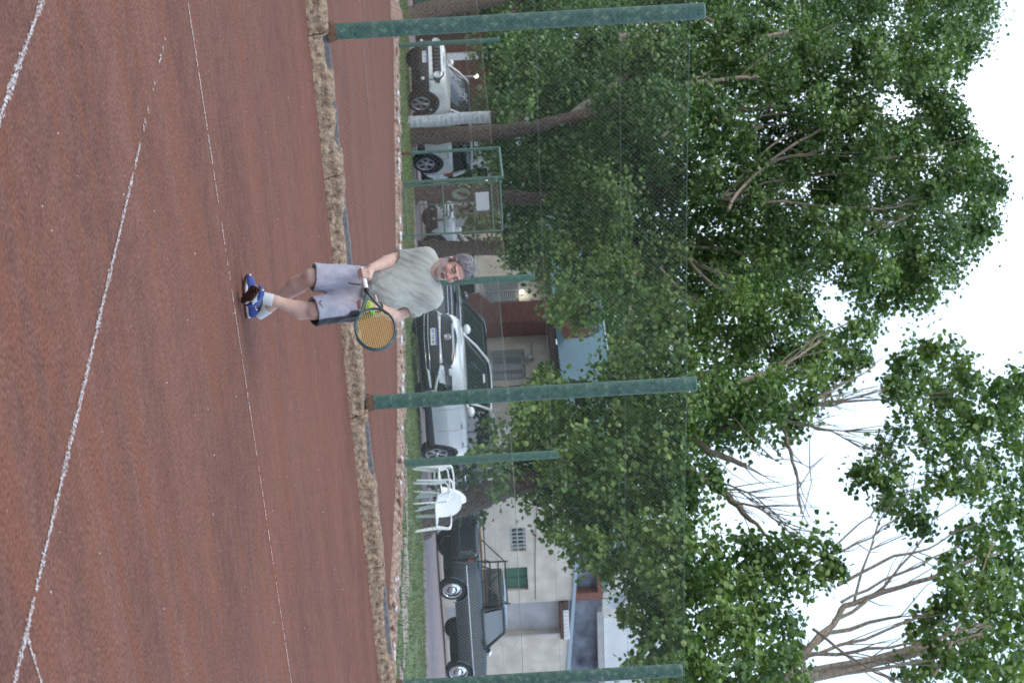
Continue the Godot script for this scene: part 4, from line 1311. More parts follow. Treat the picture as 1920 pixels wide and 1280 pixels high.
func plain_car(car: Node3D, S: Shell, paint: Material, H: float, xr1: float, xr2: float, zr: float, style: String) -> void:
	part("body", S.body(), paint, car)
	part("cladding", S.cladding(0.045, 0.012), M.cladding, car)
	underside(car, S)
	greenhouse(car, S, H, xr1, xr2, zr, paint, paint)
	part("lower_bumper", S.band(-S.B * 0.88, S.B * 0.88, S.y0 - 0.005, S.y0 + 0.24, 0.02, 24, 4), M.cladding, car)
	part("grille", S.band(-0.5, 0.5, S.yf - 0.26, S.yf - 0.10, 0.014, 18, 3), M.black_gloss, car)
	part("chrome_strip", S.line([Vector2(-0.5, S.yf - 0.11), Vector2(0, S.yf - 0.105), Vector2(0.5, S.yf - 0.11)], 0.01, 0.018), M.chrome, car)
	part("chrome_strip", S.line([Vector2(-0.5, S.yf - 0.19), Vector2(0, S.yf - 0.19), Vector2(0.5, S.yf - 0.19)], 0.009, 0.018), M.chrome, car)
	for s in [-1.0, 1.0]:
		part("headlight", S.band(minf(s * 0.52, s * 0.83), maxf(s * 0.52, s * 0.83), S.yf - 0.27, S.yf - 0.10, 0.015, 8, 3), M.lamp_lens, car)
		var fl := MB.new(); fl.lathe(PackedVector2Array([Vector2(0.05, 0.0), Vector2(0.045, 0.03), Vector2(0.001, 0.03)]), 14, Vector3(1, 0, 0), S.front(s * 0.62, S.y0 + 0.13, 0.015))
		part("fog_light", fl, M.lamp_lens, car)
		mirror(car, S, s, paint)
		doors(car, S, s, [S.xw - 0.2, -0.2, -1.1])
		var rl := MB.new(); rl.box(S.side(-S.L / 2 + 0.13, S.yr - 0.16, s, -0.025), Vector3(0.24, 0.13, 0.1), 0.02)
		part("tail_light", rl, M.red_lens, car)
	wheels(car, S, style)

func pickup(car: Node3D) -> void:
	var S := Shell.new()
	S.L = 5.3; S.B = 0.96; S.y0 = 0.42; S.yf = 1.10; S.yw = 1.18; S.yr = 1.14; S.xw = 0.95; S.xb = -2.5; S.n = 7.0; S.wf = 1.65; S.wr = -1.55; S.Ra = 0.44; S.ry = 0.37; S.rake = 0.04
	part("body", S.body(), M.green_car, car)
	underside(car, S)
	# cab
	var xw := 0.95; var xr := -0.72; var H := 1.80; var zb := 0.88; var zr := 0.70
	var g := []
	for i in 6:
		var f := i / 5.0; var row := PackedVector3Array()
		for j in 11:
			var u := j / 10.0 * 2.0 - 1.0
			row.append(Vector3(lerpf(xw + 0.05, 0.42, f) - 0.10 * u * u, lerpf(1.17, H - 0.06, f), -u * lerpf(zb - 0.03, zr - 0.03, f)))
		g.append(row)
	var b := MB.new(); b.grid(g); part("windscreen", b, M.car_glass, car)
	for s in [-1.0, 1.0]:
		var w := MB.new()
		var c := [Vector3(0.72, 1.20, s * (zb - 0.005)), Vector3(-0.55, 1.20, s * (zb - 0.005)), Vector3(-0.50, H - 0.10, s * (zr + 0.005)), Vector3(0.36, H - 0.10, s * (zr + 0.005))]
		if s > 0: w.quad(c[1], c[0], c[3], c[2])
		else: w.quad(c[0], c[1], c[2], c[3])
		part("side_window", w, M.cab_window, car)
		var fr := MB.new()
		fr.tube(PackedVector3Array([Vector3(0.86, 1.16, s * zb), Vector3(0.38, H - 0.06, s * zr), Vector3(-0.6, H - 0.06, s * zr), Vector3(-0.68, 1.14, s * zb)]), 0.045, 8)
		fr.rod(Vector3(0.86, 1.17, s * zb), Vector3(-0.68, 1.16, s * zb), 0.035, 8)
		part("window_frame", fr, M.green_car, car)
		mirror(car, S, s, M.chrome)
		part("door_gap", S.side_line([Vector2(0.80, 0.5), Vector2(0.80, 1.1)], s, 0.007, -0.002), M.black, car)
		part("door_gap", S.side_line([Vector2(-0.62, 0.5), Vector2(-0.62, 1.1)], s, 0.007, -0.002), M.black, car)
		part("side_moulding", S.side_line([Vector2(2.35, 0.80), Vector2(0.0, 0.80), Vector2(-2.4, 0.80)], s, 0.016, 0.004), M.chrome, car)
		part("bed_rail", S.side_line([Vector2(-0.75, 1.15), Vector2(-2.5, 1.14)], s, 0.035, -0.05), M.rail_blue, car)
		var lip := MB.new()
		for a in [S.wf, S.wr]:
			var p := PackedVector3Array()
			for i in 17:
				var t := PI * i / 16.0
				p.append(S.side(a + 0.46 * cos(t), 0.37 + 0.46 * sin(t), s, 0.004))
			lip.tube(p, 0.014, 6)
		part("arch_moulding", lip, M.rail_blue, car)
		part("side_marker", _boxmb(S.side(-2.5, 0.92, s, 0.0), Vector3(0.07, 0.16, 0.04)), M.red_lens, car)
		part("side_marker", _boxmb(S.side(2.2, 0.95, s, 0.0), Vector3(0.10, 0.05, 0.04)), M.lamp_lens, car)
		part("headlight", S.band(minf(s * 0.55, s * 0.82), maxf(s * 0.55, s * 0.82), 0.78, 0.98, 0.015, 6, 3), M.lamp_lens, car)
		# bed slats and rack
		for k in 2:
			var tb := MB.new(); tb.box(Vector3(-1.65, 1.215 + k * 0.085, s * 0.80), Vector3(1.75, 0.035, 0.03), 0.006)
			part("side_board", tb, M.timber if k == 0 else M.brown_wood, car)
	var rf := MB.new(); g = []
	for i in 7:
		var x := lerpf(0.46, -0.68, i / 6.0); var row := PackedVector3Array()
		for j in 9:
			var u := j / 8.0 * 2.0 - 1.0
			row.append(Vector3(x - 0.04 * u * u, H + 0.03 - 0.05 * pow(absf(u), 4) - 0.05 * pow(absf(i / 3.0 - 1.0), 5), u * (zr + 0.02)))
		g.append(row)
	rf.grid(g, false, false)
	part("roof", rf, M.pale_roof, car)
	var bk := MB.new(); bk.box(Vector3(-0.70, 1.47, 0), Vector3(0.05, 0.56, 1.44), 0.02)
	part("cab_back", bk, M.green_car, car)
	var rw := MB.new(); rw.box(Vector3(-0.73, 1.52, 0), Vector3(0.02, 0.3, 1.0), 0.008)
	part("rear_window", rw, M.car_glass, car)
	var rk := MB.new()
	for s in [-1.0, 1.0]:
		rk.rod(Vector3(-0.85, 1.1, s * 0.84), Vector3(-0.85, 1.93, s * 0.84), 0.025, 8)
		rk.rod(Vector3(-0.86, 1.83, s * 0.84), Vector3(-1.75, 1.2, s * 0.84), 0.02, 8)
		rk.rod(Vector3(-0.8, 1.2, s * 0.83), Vector3(-2.5, 1.2, s * 0.83), 0.02, 8)
		rk.rod(Vector3(-2.48, 1.1, s * 0.84), Vector3(-2.48, 1.42, s * 0.84), 0.02, 8)
	for y in [1.42, 1.65, 1.85]: rk.rod(Vector3(-0.85, y, -0.84), Vector3(-0.85, y, 0.84), 0.022, 8)
	part("load_rack", rk, M.black, car)
	part("grille", S.band(-0.5, 0.5, 0.76, 1.0, 0.012, 14, 3), M.black_gloss, car)
	var bp := MB.new(); bp.box(Vector3(2.68, 0.55, 0), Vector3(0.12, 0.18, 1.84), 0.03)
	part("bumper", bp, M.chrome, car)
	var bp2 := MB.new(); bp2.box(Vector3(-2.70, 0.58, 0), Vector3(0.1, 0.16, 1.8), 0.03)
	part("bumper", bp2, M.black, car)
	wheels(car, S, "steel", 0.22)

func _boxmb(at: Vector3, size: Vector3, bev := 0.008) -> MB:
	var b := MB.new(); b.box(at, size, bev); return b

func place(o: Node3D, p: Vector3, fwd: Vector3) -> void:
	o.position = Vector3(p.x, gy(p.x, p.z) + 0.012, p.z)
	o.rotation.y = facing(fwd)
	# sit on the sloping ground
	var f := fwd.normalized()
	var a := p + f * 1.3; var c := p - f * 1.3
	o.rotation.z = atan2(gy(a.x, a.z) - gy(c.x, c.z), 2.6)

func build_vehicles() -> void:
	car_materials()
	M.cab_window = mat(Color(0.16, 0.18, 0.19), 0.05, 0.0, 0.6)
	M.rail_blue = mat(Color(0.11, 0.19, 0.27), 0.35, 0.2)
	M.pale_roof = mat(Color(0.30, 0.40, 0.50), 0.3)
	var kind := "cars parked beyond the side fence"
	var a := thing("parked_car", "white sport utility car with chrome-edged grille, parked nose to the fence beside the player", "car", Vector3.ZERO, 0.0, kind)
	suv_with_bar_grille(a)
	place(a, Vector3(0.93, 0, -41.5), Vector3(-0.50, 0, 0.866))
	a = thing("parked_car", "silvery white boxy off-roader with round headlights and slotted grille", "car", Vector3.ZERO, 0.0, kind)
	boxy_off_roader(a)
	place(a, Vector3(-6.55, 0, -53.3), Vector3(-0.56, 0, 0.83))
	# white saloon, seen from behind its left rear wheel
	var S := Shell.new(); S.L = 4.4; S.B = 0.88; S.yf = 0.85; S.yw = 1.0; S.yr = 1.02; S.xw = 0.85; S.xb = -1.55
	a = thing("parked_car", "white car mostly hidden behind the off-roader, its end showing beside the gateway", "car", Vector3.ZERO, 0.0, kind)
	plain_car(a, S, M.white_paint, 1.46, 0.1, -1.5, 0.58, "alloy")
	place(a, Vector3(-6.4, 0, -59.4), Vector3(0.90, 0, 0.44))
	S = Shell.new(); S.L = 4.5; S.B = 0.9; S.yf = 0.98; S.yw = 1.08; S.yr = 1.08; S.xw = 0.8; S.xb = -2.0; S.Ra = 0.42; S.ry = 0.36; S.y0 = 0.3
	a = thing("parked_car", "white car with black bumper, its rear half hidden behind the trunk left of the player", "car", Vector3.ZERO, 0.0, kind)
	plain_car(a, S, M.white_paint, 1.6, 0.1, -1.8, 0.62, "alloy")
	place(a, Vector3(-2.6, 0, -61.8), Vector3(-0.80, 0, 0.60))
	S = Shell.new(); S.L = 4.4; S.B = 0.9; S.yf = 0.98; S.yw = 1.1; S.yr = 1.1; S.xw = 0.85; S.xb = -2.0
	a = thing("parked_car", "black sport utility car squeezed between the player and the white one", "car", Vector3.ZERO, 0.0, kind)
	plain_car(a, S, M.dark_paint, 1.62, 0.1, -1.75, 0.64, "alloy")
	place(a, Vector3(0.05, 0, -45.6), Vector3(-0.50, 0, 0.866))
	S = Shell.new(); S.L = 4.1; S.B = 0.86; S.yf = 0.98; S.yw = 1.04; S.yr = 1.04; S.xw = 0.8; S.xb = -1.9; S.n = 6.0
	a = thing("parked_car", "dark blue hatchback behind the stacked white chairs and the leaning trunk", "car", Vector3.ZERO, 0.0, kind)
	plain_car(a, S, M.blue_paint, 1.5, 0.05, -1.7, 0.6, "steel")
	place(a, Vector3(3.87, 0, -53.04), Vector3(0.80, 0, -0.60))
	a = thing("pickup_truck", "old dark green pickup with pale cab roof and black load rack", "pickup", Vector3.ZERO, 0.0, kind)
	pickup(a)
	place(a, Vector3(7.33, 0, -53.8), Vector3(0.80, 0, -0.60))

# ================================================================ trees
func leaf_mesh() -> ArrayMesh:
	var b := MB.new()
	var o := [Vector3(0, 0, 0), Vector3(0.36, -0.03, 0.16), Vector3(0.5, -0.07, 0.42), Vector3(0.3, -0.05, 0.72), Vector3(0, 0.0, 1.0), Vector3(-0.3, -0.05, 0.72), Vector3(-0.5, -0.07, 0.42), Vector3(-0.36, -0.03, 0.16)]
	var m := Vector3(0, 0.05, 0.45)
	for i in 8: b.tri(m, o[(i + 1) % 8], o[i])
	return b.mesh()

var the_leaf: ArrayMesh
func scatter_leaves(called: String, parent: Node, boughs: Array, per: float, size: float, tones: Array, inner := 0.3, thin := 0.2) -> void:
	var where: Array[Transform3D] = []
	var tint: Array[Color] = []
	for e in boughs:
		var c := Vector3(e.x, e.y, e.z); var r: float = e.w
		var k := int(clampf(r * r * 16.0, 4, 26))
		var n := int(per * (1.0 - thin * smoothstep(5.0, 9.0, c.y)) * r * r / k) + 3
		for q in k:
			var d := Vector3(rng.randfn(), rng.randfn(), rng.randfn()).normalized()
			var sc := c + d * r * pow(rng.randf_range(inner, 1.0), 0.6)
			var sr := rng.randf_range(0.16, 0.36) * clampf(r * 1.5, 0.5, 1.2)
			var tone := rng.randf()
			for i in n:
				var p := sc + Vector3(rng.randfn(), rng.randfn() * 0.85, rng.randfn()) * sr
				var up := (Vector3(rng.randfn(), rng.randfn() + 0.8, rng.randfn()) + (p - c) * 0.5 / r).normalized()
				var f := Vector3(rng.randfn(), rng.randfn() - 0.7, rng.randfn())
				f = (f - up * f.dot(up)).normalized()
				var s := size * rng.randf_range(0.55, 1.3)
				where.append(Transform3D(Basis(up.cross(f), up, f) * s, p))
				var a := clampf(tone * 0.6 + rng.randf() * 0.55, 0, 1)
				tint.append(tones[0].lerp(tones[1], a * a))
	var mm := MultiMesh.new()
	mm.transform_format = MultiMesh.TRANSFORM_3D; mm.use_colors = true; mm.mesh = the_leaf
	mm.instance_count = where.size()
	for i in where.size():
		mm.set_instance_transform(i, where[i]); mm.set_instance_color(i, tint[i])
	var o := MultiMeshInstance3D.new()
	o.name = called; o.multimesh = mm; o.material_override = M.leaf
	o.set_meta("kind", "stuff")
	parent.add_child(o, true)
	leaf_total += where.size()

var leaf_total := 0
func smooth_path(pts: Array) -> Array:                     # Catmull-Rom through (x, y, z, radius)
	if pts.size() < 3: return pts
	var o := []
	for i in pts.size() - 1:
		var a: Vector4 = pts[maxi(i - 1, 0)]; var b: Vector4 = pts[i]; var c: Vector4 = pts[i + 1]; var d: Vector4 = pts[mini(i + 2, pts.size() - 1)]
		for k in 4:
			var t := k / 4.0
			o.append((b * 2.0 + (c - a) * t + (a * 2.0 - b * 5.0 + c * 4.0 - d) * t * t + (b * 3.0 - a - c * 3.0 + d) * t * t * t) * 0.5)
	o.append(pts[-1])
	return o

func tree(called: String, label: String, group: String, wood: Array, crown: Array, per: float, size: float, tones: Array, shoots: float, thin := 0.0) -> Node3D:
	var base: Vector4 = wood[0][1][0]
	var T := thing(called, label, "tree", Vector3(base.x, gy(base.x, base.z), base.z), 0.0, group)
	var f := noise(3.0, 4, 17 + called.length())
	var o := T.position
	var dead := MB.new()
	for w in wood:
		var b := MB.new()
		var pts := smooth_path(w[1])
		var p := PackedVector3Array(); var r := PackedFloat32Array()
		for i in pts.size():
			var q: Vector4 = pts[i]
			var big := q.w > 0.12
			var j := 0.18 * q.w if big else 0.35 * q.w
			p.append(Vector3(q.x, q.y, q.z) - o + Vector3(f.get_noise_2d(q.y * 3, q.x), 0, f.get_noise_2d(q.y * 3, q.x + 50)) * j + Vector3(f.get_noise_2d(q.y * 1.1, q.x + 9), f.get_noise_2d(q.x * 1.1, q.y), f.get_noise_2d(q.y * 1.1, q.x + 70)) * (0.09 if w[0] == "limb" else 0.03))
			r.append(maxf(q.w * (1.0 + 0.18 * f.get_noise_1d(q.y * 4.0 + q.x)), 0.008))
		if w[0] == "trunk":
			r[0] *= 1.35
			var g := []
			var ref := Vector3(1, 0, 0)
			for i in p.size():
				var d := p[mini(i + 1, p.size() - 1)] - p[maxi(i - 1, 0)]
				var ring := b.ring(p[i], d, r[i], r[i], 22, ref)
				for k in 22: ring[k] += (ring[k] - p[i]) * 0.22 * f.get_noise_2d(k * 1.7, p[i].y * 0.8)
				g.append(ring)
			b.grid(g, true, false); b.fan(g[-1])
		else: b.tube(p, r, 8)
		part(w[0], b, M.bark if w[0] == "trunk" else M.pale_bark, T)
		# thin bare shoots springing from the outer half of each limb
		if w[0] == "limb" and shoots > 0:
			var n := int(shoots * rng.randf_range(2, 5))
			for k in n:
				var i := rng.randi_range(p.size() / 3, p.size() - 1)
				var d := (p[mini(i + 1, p.size() - 1)] - p[maxi(i - 1, 0)]).normalized()
				d = (d + Vector3(rng.randfn(), rng.randf() * 1.2, rng.randfn()) * 0.45).normalized()
				var l := rng.randf_range(0.5, 1.7)
				var q := p[i]; var c := q + d * l * 0.5 + Vector3(rng.randfn(), 0.3, rng.randfn()) * 0.08; var e := c + (d + Vector3(0, 0.35, 0)).normalized() * l * 0.5
				dead.tube(PackedVector3Array([q, c, e]), PackedFloat32Array([0.014, 0.010, 0.004]), 4, false)
	if dead.v.size(): part("shoots", dead, M.pale_bark, T, "stuff")
	var boughs := []
	for e in crown: boughs.append(Vector4(e.x - o.x, e.y - o.y, e.z - o.z, e.w))
	scatter_leaves("foliage", T, boughs, per, size, tones, 0.3, thin)
	return T

func build_trees() -> void:
	the_leaf = leaf_mesh()
	M.leaf = mat(Color.WHITE, 0.5, 0.0, 0.45); M.leaf.vertex_color_use_as_albedo = true
	M.leaf.backlight_enabled = true; M.leaf.backlight = Color(0.7, 0.78, 0.45)
	var t0 := [Color(0.045, 0.105, 0.034), Color(0.235, 0.345, 0.118)]
	var t1 := [Color(0.05, 0.115, 0.034), Color(0.265, 0.375, 0.115)]
	var k := "broad-leaved trees between the parked cars and the fences"
	tree("broadleaf_tree", "tree with a dark straight trunk beside the whitewashed post", k, tree_a_wood(), tree_a_crown(), 1700, 0.118, t0, 1.0)
	var tb := tree("broadleaf_tree", "tree with a round sawn scar on its trunk, right of the gateway", k, tree_b_wood(), tree_b_crown(), 1700, 0.118, t0, 1.6)
	tree("broadleaf_tree", "tree whose trunk rises just left of the player's head", k, tree_c_wood(), tree_c_crown(), 1700, 0.118, t0, 1.6)
	tree("broadleaf_tree", "tree whose leaves hang before the brick chimney breast", k, tree_d_wood(), tree_d_crown(), 1700, 0.118, t1, 0.6)
	tree("broadleaf_tree", "tree with a slanting trunk behind the white chairs and bare broken top shoots", k, tree_e_wood(), tree_e_crown(), 1700, 0.118, t1, 2.2, 0.2)
	tree("broadleaf_tree", "nearest tree with long bare slanting limbs above the pickup", k, tree_f_wood(), tree_f_crown(), 1700, 0.118, t1, 1.2, 0.25)
	tree("broadleaf_tree", "farthest tree with a slanting dark trunk left of the thick end post", k, tree_g_wood(), tree_g_crown(), 1700, 0.118, t0, 0.5)
	# sawn limb scar with a green rim on the second trunk
	var sc := MB.new()
	var w: Vector4 = tree_b_wood()[0][1][2]
	var at := Vector3(w.x, w.y + 0.05, w.z) - tb.position + Vector3(0.02, 0, 0.24)
	sc.lathe(PackedVector2Array([Vector2(0.16, -0.08), Vector2(0.155, 0.0), Vector2(0.12, 0.012), Vector2(0.10, -0.02), Vector2(0.001, -0.025)]), 20, Vector3(0.05, 0, 1).normalized(), at)
	for i in sc.v.size(): sc.v[i].y = at.y + (sc.v[i].y - at.y) * 1.7
	part("limb_scar", sc, mat(Color(0.2, 0.27, 0.2), 0.9), tb)
	# far belt of trees that closes the view behind the houses
	var belt := []
	var f := noise(0.08, 3, 3)
	for i in 420:
		var x := rng.randf_range(-24, 26); var d := rng.randf_range(78, 98)
		var h := 8.6 + 2.6 * f.get_noise_1d(x * 1.7) - 0.07 * x
		belt.append(Vector4(x, lerpf(-1.0, h, pow(rng.randf(), 0.75)), -d, rng.randf_range(0.9, 1.5)))
	var B := Node3D.new(); B.name = "far_treeline"; 
	var mmh := Node3D.new()
	scatter_leaves("far_treeline", self, belt, 42, 0.42, t0, 0.2)
	get_node("far_treeline").set_meta("label", "dark mass of trees closing the view behind the houses")
	B.free(); mmh.free()
	print("leaves ", leaf_total)

# ================================================================ chairs, post, board, screen
func make_chair() -> Node3D:
	# one-piece plastic armchair, facing +x
	var C := thing("plastic_chair", "", "chair", Vector3.ZERO, 0.0, "white plastic chairs on the grass behind the side fence")
	var b := MB.new(); var g := []
	for i in 9:
		var row := PackedVector3Array()
		for j in 9:
			var u := j / 8.0 * 2.0 - 1.0; var v := i / 8.0
			row.append(Vector3(lerpf(-0.2, 0.24, v), 0.42 - 0.02 * sin(PI * v) * (1 - u * u) + 0.02 * pow(v, 6) * -1.0 + 0.02 * (1.0 - v), -u * lerpf(0.2, 0.235, v)))
		g.append(row)
	b.grid(g, false, true); 
	var g2 := []
	for row in g:
		var o := PackedVector3Array()
		for p in row: o.append(p - Vector3(0, 0.022, 0))
		g2.append(o)
	b.grid(g2)
	b.tube(g[8], 0.014, 6)
	part("seat", b, M.white_plastic, C)
	b = MB.new(); g = []
	for i in 11:
		var v := i / 10.0; var row := PackedVector3Array()
		var wv := 0.215 * (1.0 - 0.15 * pow(v, 6)) + 0.02 * sin(PI * v)
		for j in 11:
			var u := j / 10.0 * 2.0 - 1.0
			var top := 0.44 + 0.42 * v - 0.07 * pow(absf(u), 3.0) * v * v
			row.append(Vector3(-0.2 - 0.13 * v + 0.05 * u * u, top, u * wv))
		g.append(row)
	b.grid(g, false, true); g2 = []
	for row in g:
		var o := PackedVector3Array()
		for p in row: o.append(p - Vector3(0.018, 0.0, 0))
		g2.append(o)
	b.grid(g2)
	var rim := PackedVector3Array()
	for i in 11: rim.append(g[i][0] - Vector3(0.009, 0, 0))
	for j in range(1, 11): rim.append(g[10][j] - Vector3(0.009, 0, 0))
	for i in range(9, -1, -1): rim.append(g[i][10] - Vector3(0.009, 0, 0))
	b.tube(rim, 0.014, 6)
	part("backrest", b, M.white_plastic, C)
	for s in [-1.0, 1.0]:
		b = MB.new()
		b.tube(PackedVector3Array([Vector3(-0.27, 0.66, s * 0.2), Vector3(-0.15, 0.665, s * 0.275), Vector3(0.05, 0.66, s * 0.285), Vector3(0.22, 0.645, s * 0.275), Vector3(0.27, 0.60, s * 0.268)]), PackedFloat32Array([0.02, 0.03, 0.034, 0.034, 0.028]), 10, true, Vector3(0, 0, 1), 0.45)
		part("armrest", b, M.white_plastic, C)
		for fr in [true, false]:
			b = MB.new()
			var p0 := Vector3(0.27, 0.62, s * 0.27) if fr else Vector3(-0.22, 0.46, s * 0.215)
			var p1 := Vector3(0.24, 0.42, s * 0.25) if fr else Vector3(-0.24, 0.40, s * 0.225)
			var p2 := Vector3(0.29, 0.0, s * 0.275) if fr else Vector3(-0.31, 0.0, s * 0.255)
			b.tube(PackedVector3Array([p0, p1, p2]), PackedFloat32Array([0.03, 0.045, 0.024]), 8, true, Vector3(1, 0, 0.6 * s).normalized(), 0.45)
			part("leg", b, M.white_plastic, C)
	return C

func build_yard_things() -> void:
	var c := make_chair()
	c.set_meta("label", "white plastic chair standing alone and facing the courts, nearest the pickup")
	var p := Vector3(2.98, 0, -35.0); p.y = gy(p.x, p.z)
	c.position = p; c.rotation.y = facing(Vector3(0.35, 0, 1))
	p = Vector3(2.63, 0, -35.5); p.y = gy(p.x, p.z)
	var d := copy(c, "plastic_chair", "lower of the two nested white plastic chairs seen side on, by the slim fence post", p, facing(Vector3(-0.9, 0, 0.42)))
	copy(c, "plastic_chair", "upper of the two nested white plastic chairs seen side on, by the slim fence post", p + Vector3(-0.05, 0.085, 0.03), facing(Vector3(-0.9, 0, 0.42)))
	# whitewashed post
	var W := thing("whitewashed_post", "thick whitewashed post with a bare grey top beside the boxy off-roader", "post", Vector3(-6.05, gy(-6.05, -51.6), -51.6))
	var b := MB.new()
	var f := noise(2.0, 3, 8); var g := []
	for i in 15:
		var y := -0.1 + 2.32 * i / 14.0
		var ring := b.ring(Vector3(0.012 * sin(y * 3), y, 0), Vector3.UP, 0.16, 0.155, 20)
		for k in 20: ring[k] += (ring[k] - Vector3(0, y, 0)) * 0.12 * f.get_noise_2d(k * 2.0, y * 2.0)
		g.append(ring)
	b.grid(g, true, false); b.fan(g[-1])
	part("painted_shaft", b, M.whitewash, W)
	b = MB.new(); b.lathe(PackedVector2Array([Vector2(0.15, 2.2), Vector2(0.152, 2.41), Vector2(0.14, 2.43), Vector2(0.001, 2.43)]), 20)
	part("bare_top", b, M.bark, W)
	# white board on a thin stake
	var S := thing("notice_board", "blank white rectangular board on a stake before the scarred trunk", "sign", Vector3(-3.85, gy(-3.85, -52.2), -52.2), 0.05)
	b = MB.new(); b.box(Vector3(0, 1.86, 0.03), Vector3(0.50, 0.36, 0.02), 0.008)
	part("panel", b, M.white_sign, S)
	b = MB.new(); b.rod(Vector3(0, 0, 0), Vector3(0, 1.95, 0), 0.018, 8)
	part("stake", b, M.green_thin, S)
	# green wind screen at the far left
	var G := thing("wind_screen", "dark green wind screen on posts at the far end beside the slanting trunk", "screen", Vector3(-15.5, gy(-15.5, -72), -72), 0.3)
	b = MB.new(); g = []
	for i in 7:
		var row := PackedVector3Array()
		for j in 30: row.append(Vector3(-6 + 9.0 * j / 29.0, 0.1 + 2.3 * i / 6.0, 0.06 * sin(j * 1.3) * sin(PI * i / 6.0)))
		g.append(row)
	b.grid(g)
	part("cloth", b, mat(Color(0.03, 0.09, 0.075), 0.8), G)
	for x in [-6.0, -3.0, 0.0, 3.0]:
		b = MB.new(); b.rod(Vector3(x, 0, -0.05), Vector3(x, 2.5, -0.05), 0.04, 8)
		part("post", b, M.green_thin, G)
	# shrubs behind and beside the cars
	var tones := [Color(0.022, 0.06, 0.018), Color(0.10, 0.16, 0.045)]
	var i := 0
	for q in [[Vector3(-4.9, 0, -59.0), 1.1, "leafy shrub seen through the gateway behind the white hatchback"], [Vector3(-3.0, 0, -64.5), 1.35, "shrub rising behind the white car with the black bumper"], [Vector3(3.3, 0, -46.0), 0.8, "sprawling sapling before the dark blue hatchback"], [Vector3(-12.2, 0, -66.0), 1.3, "bright green shrub at the foot of the slanting far trunk"]]:
		var at: Vector3 = q[0]; at.y = gy(at.x, at.z)
		var T := thing("shrub", q[2], "shrub", at)
		var stem := MB.new()
		for k in 5:
			var a := TAU * k / 5.0
			stem.tube(PackedVector3Array([Vector3(0.03 * cos(a), -0.05, 0.03 * sin(a)), Vector3(0.2 * cos(a), 0.6, 0.2 * sin(a)), Vector3(0.55 * cos(a), 1.5, 0.5 * sin(a))]), PackedFloat32Array([0.025, 0.018, 0.008]), 5)
		part("stem", stem, M.bark, T)
		var bo := []
		for k in 9: bo.append(Vector4(rng.randf_range(-0.7, 0.7), rng.randf_range(0.5, 1.8) * q[1], rng.randf_range(-0.5, 0.5), rng.randf_range(0.3, 0.5)))
		scatter_leaves("foliage", T, bo, 330, 0.13, tones)

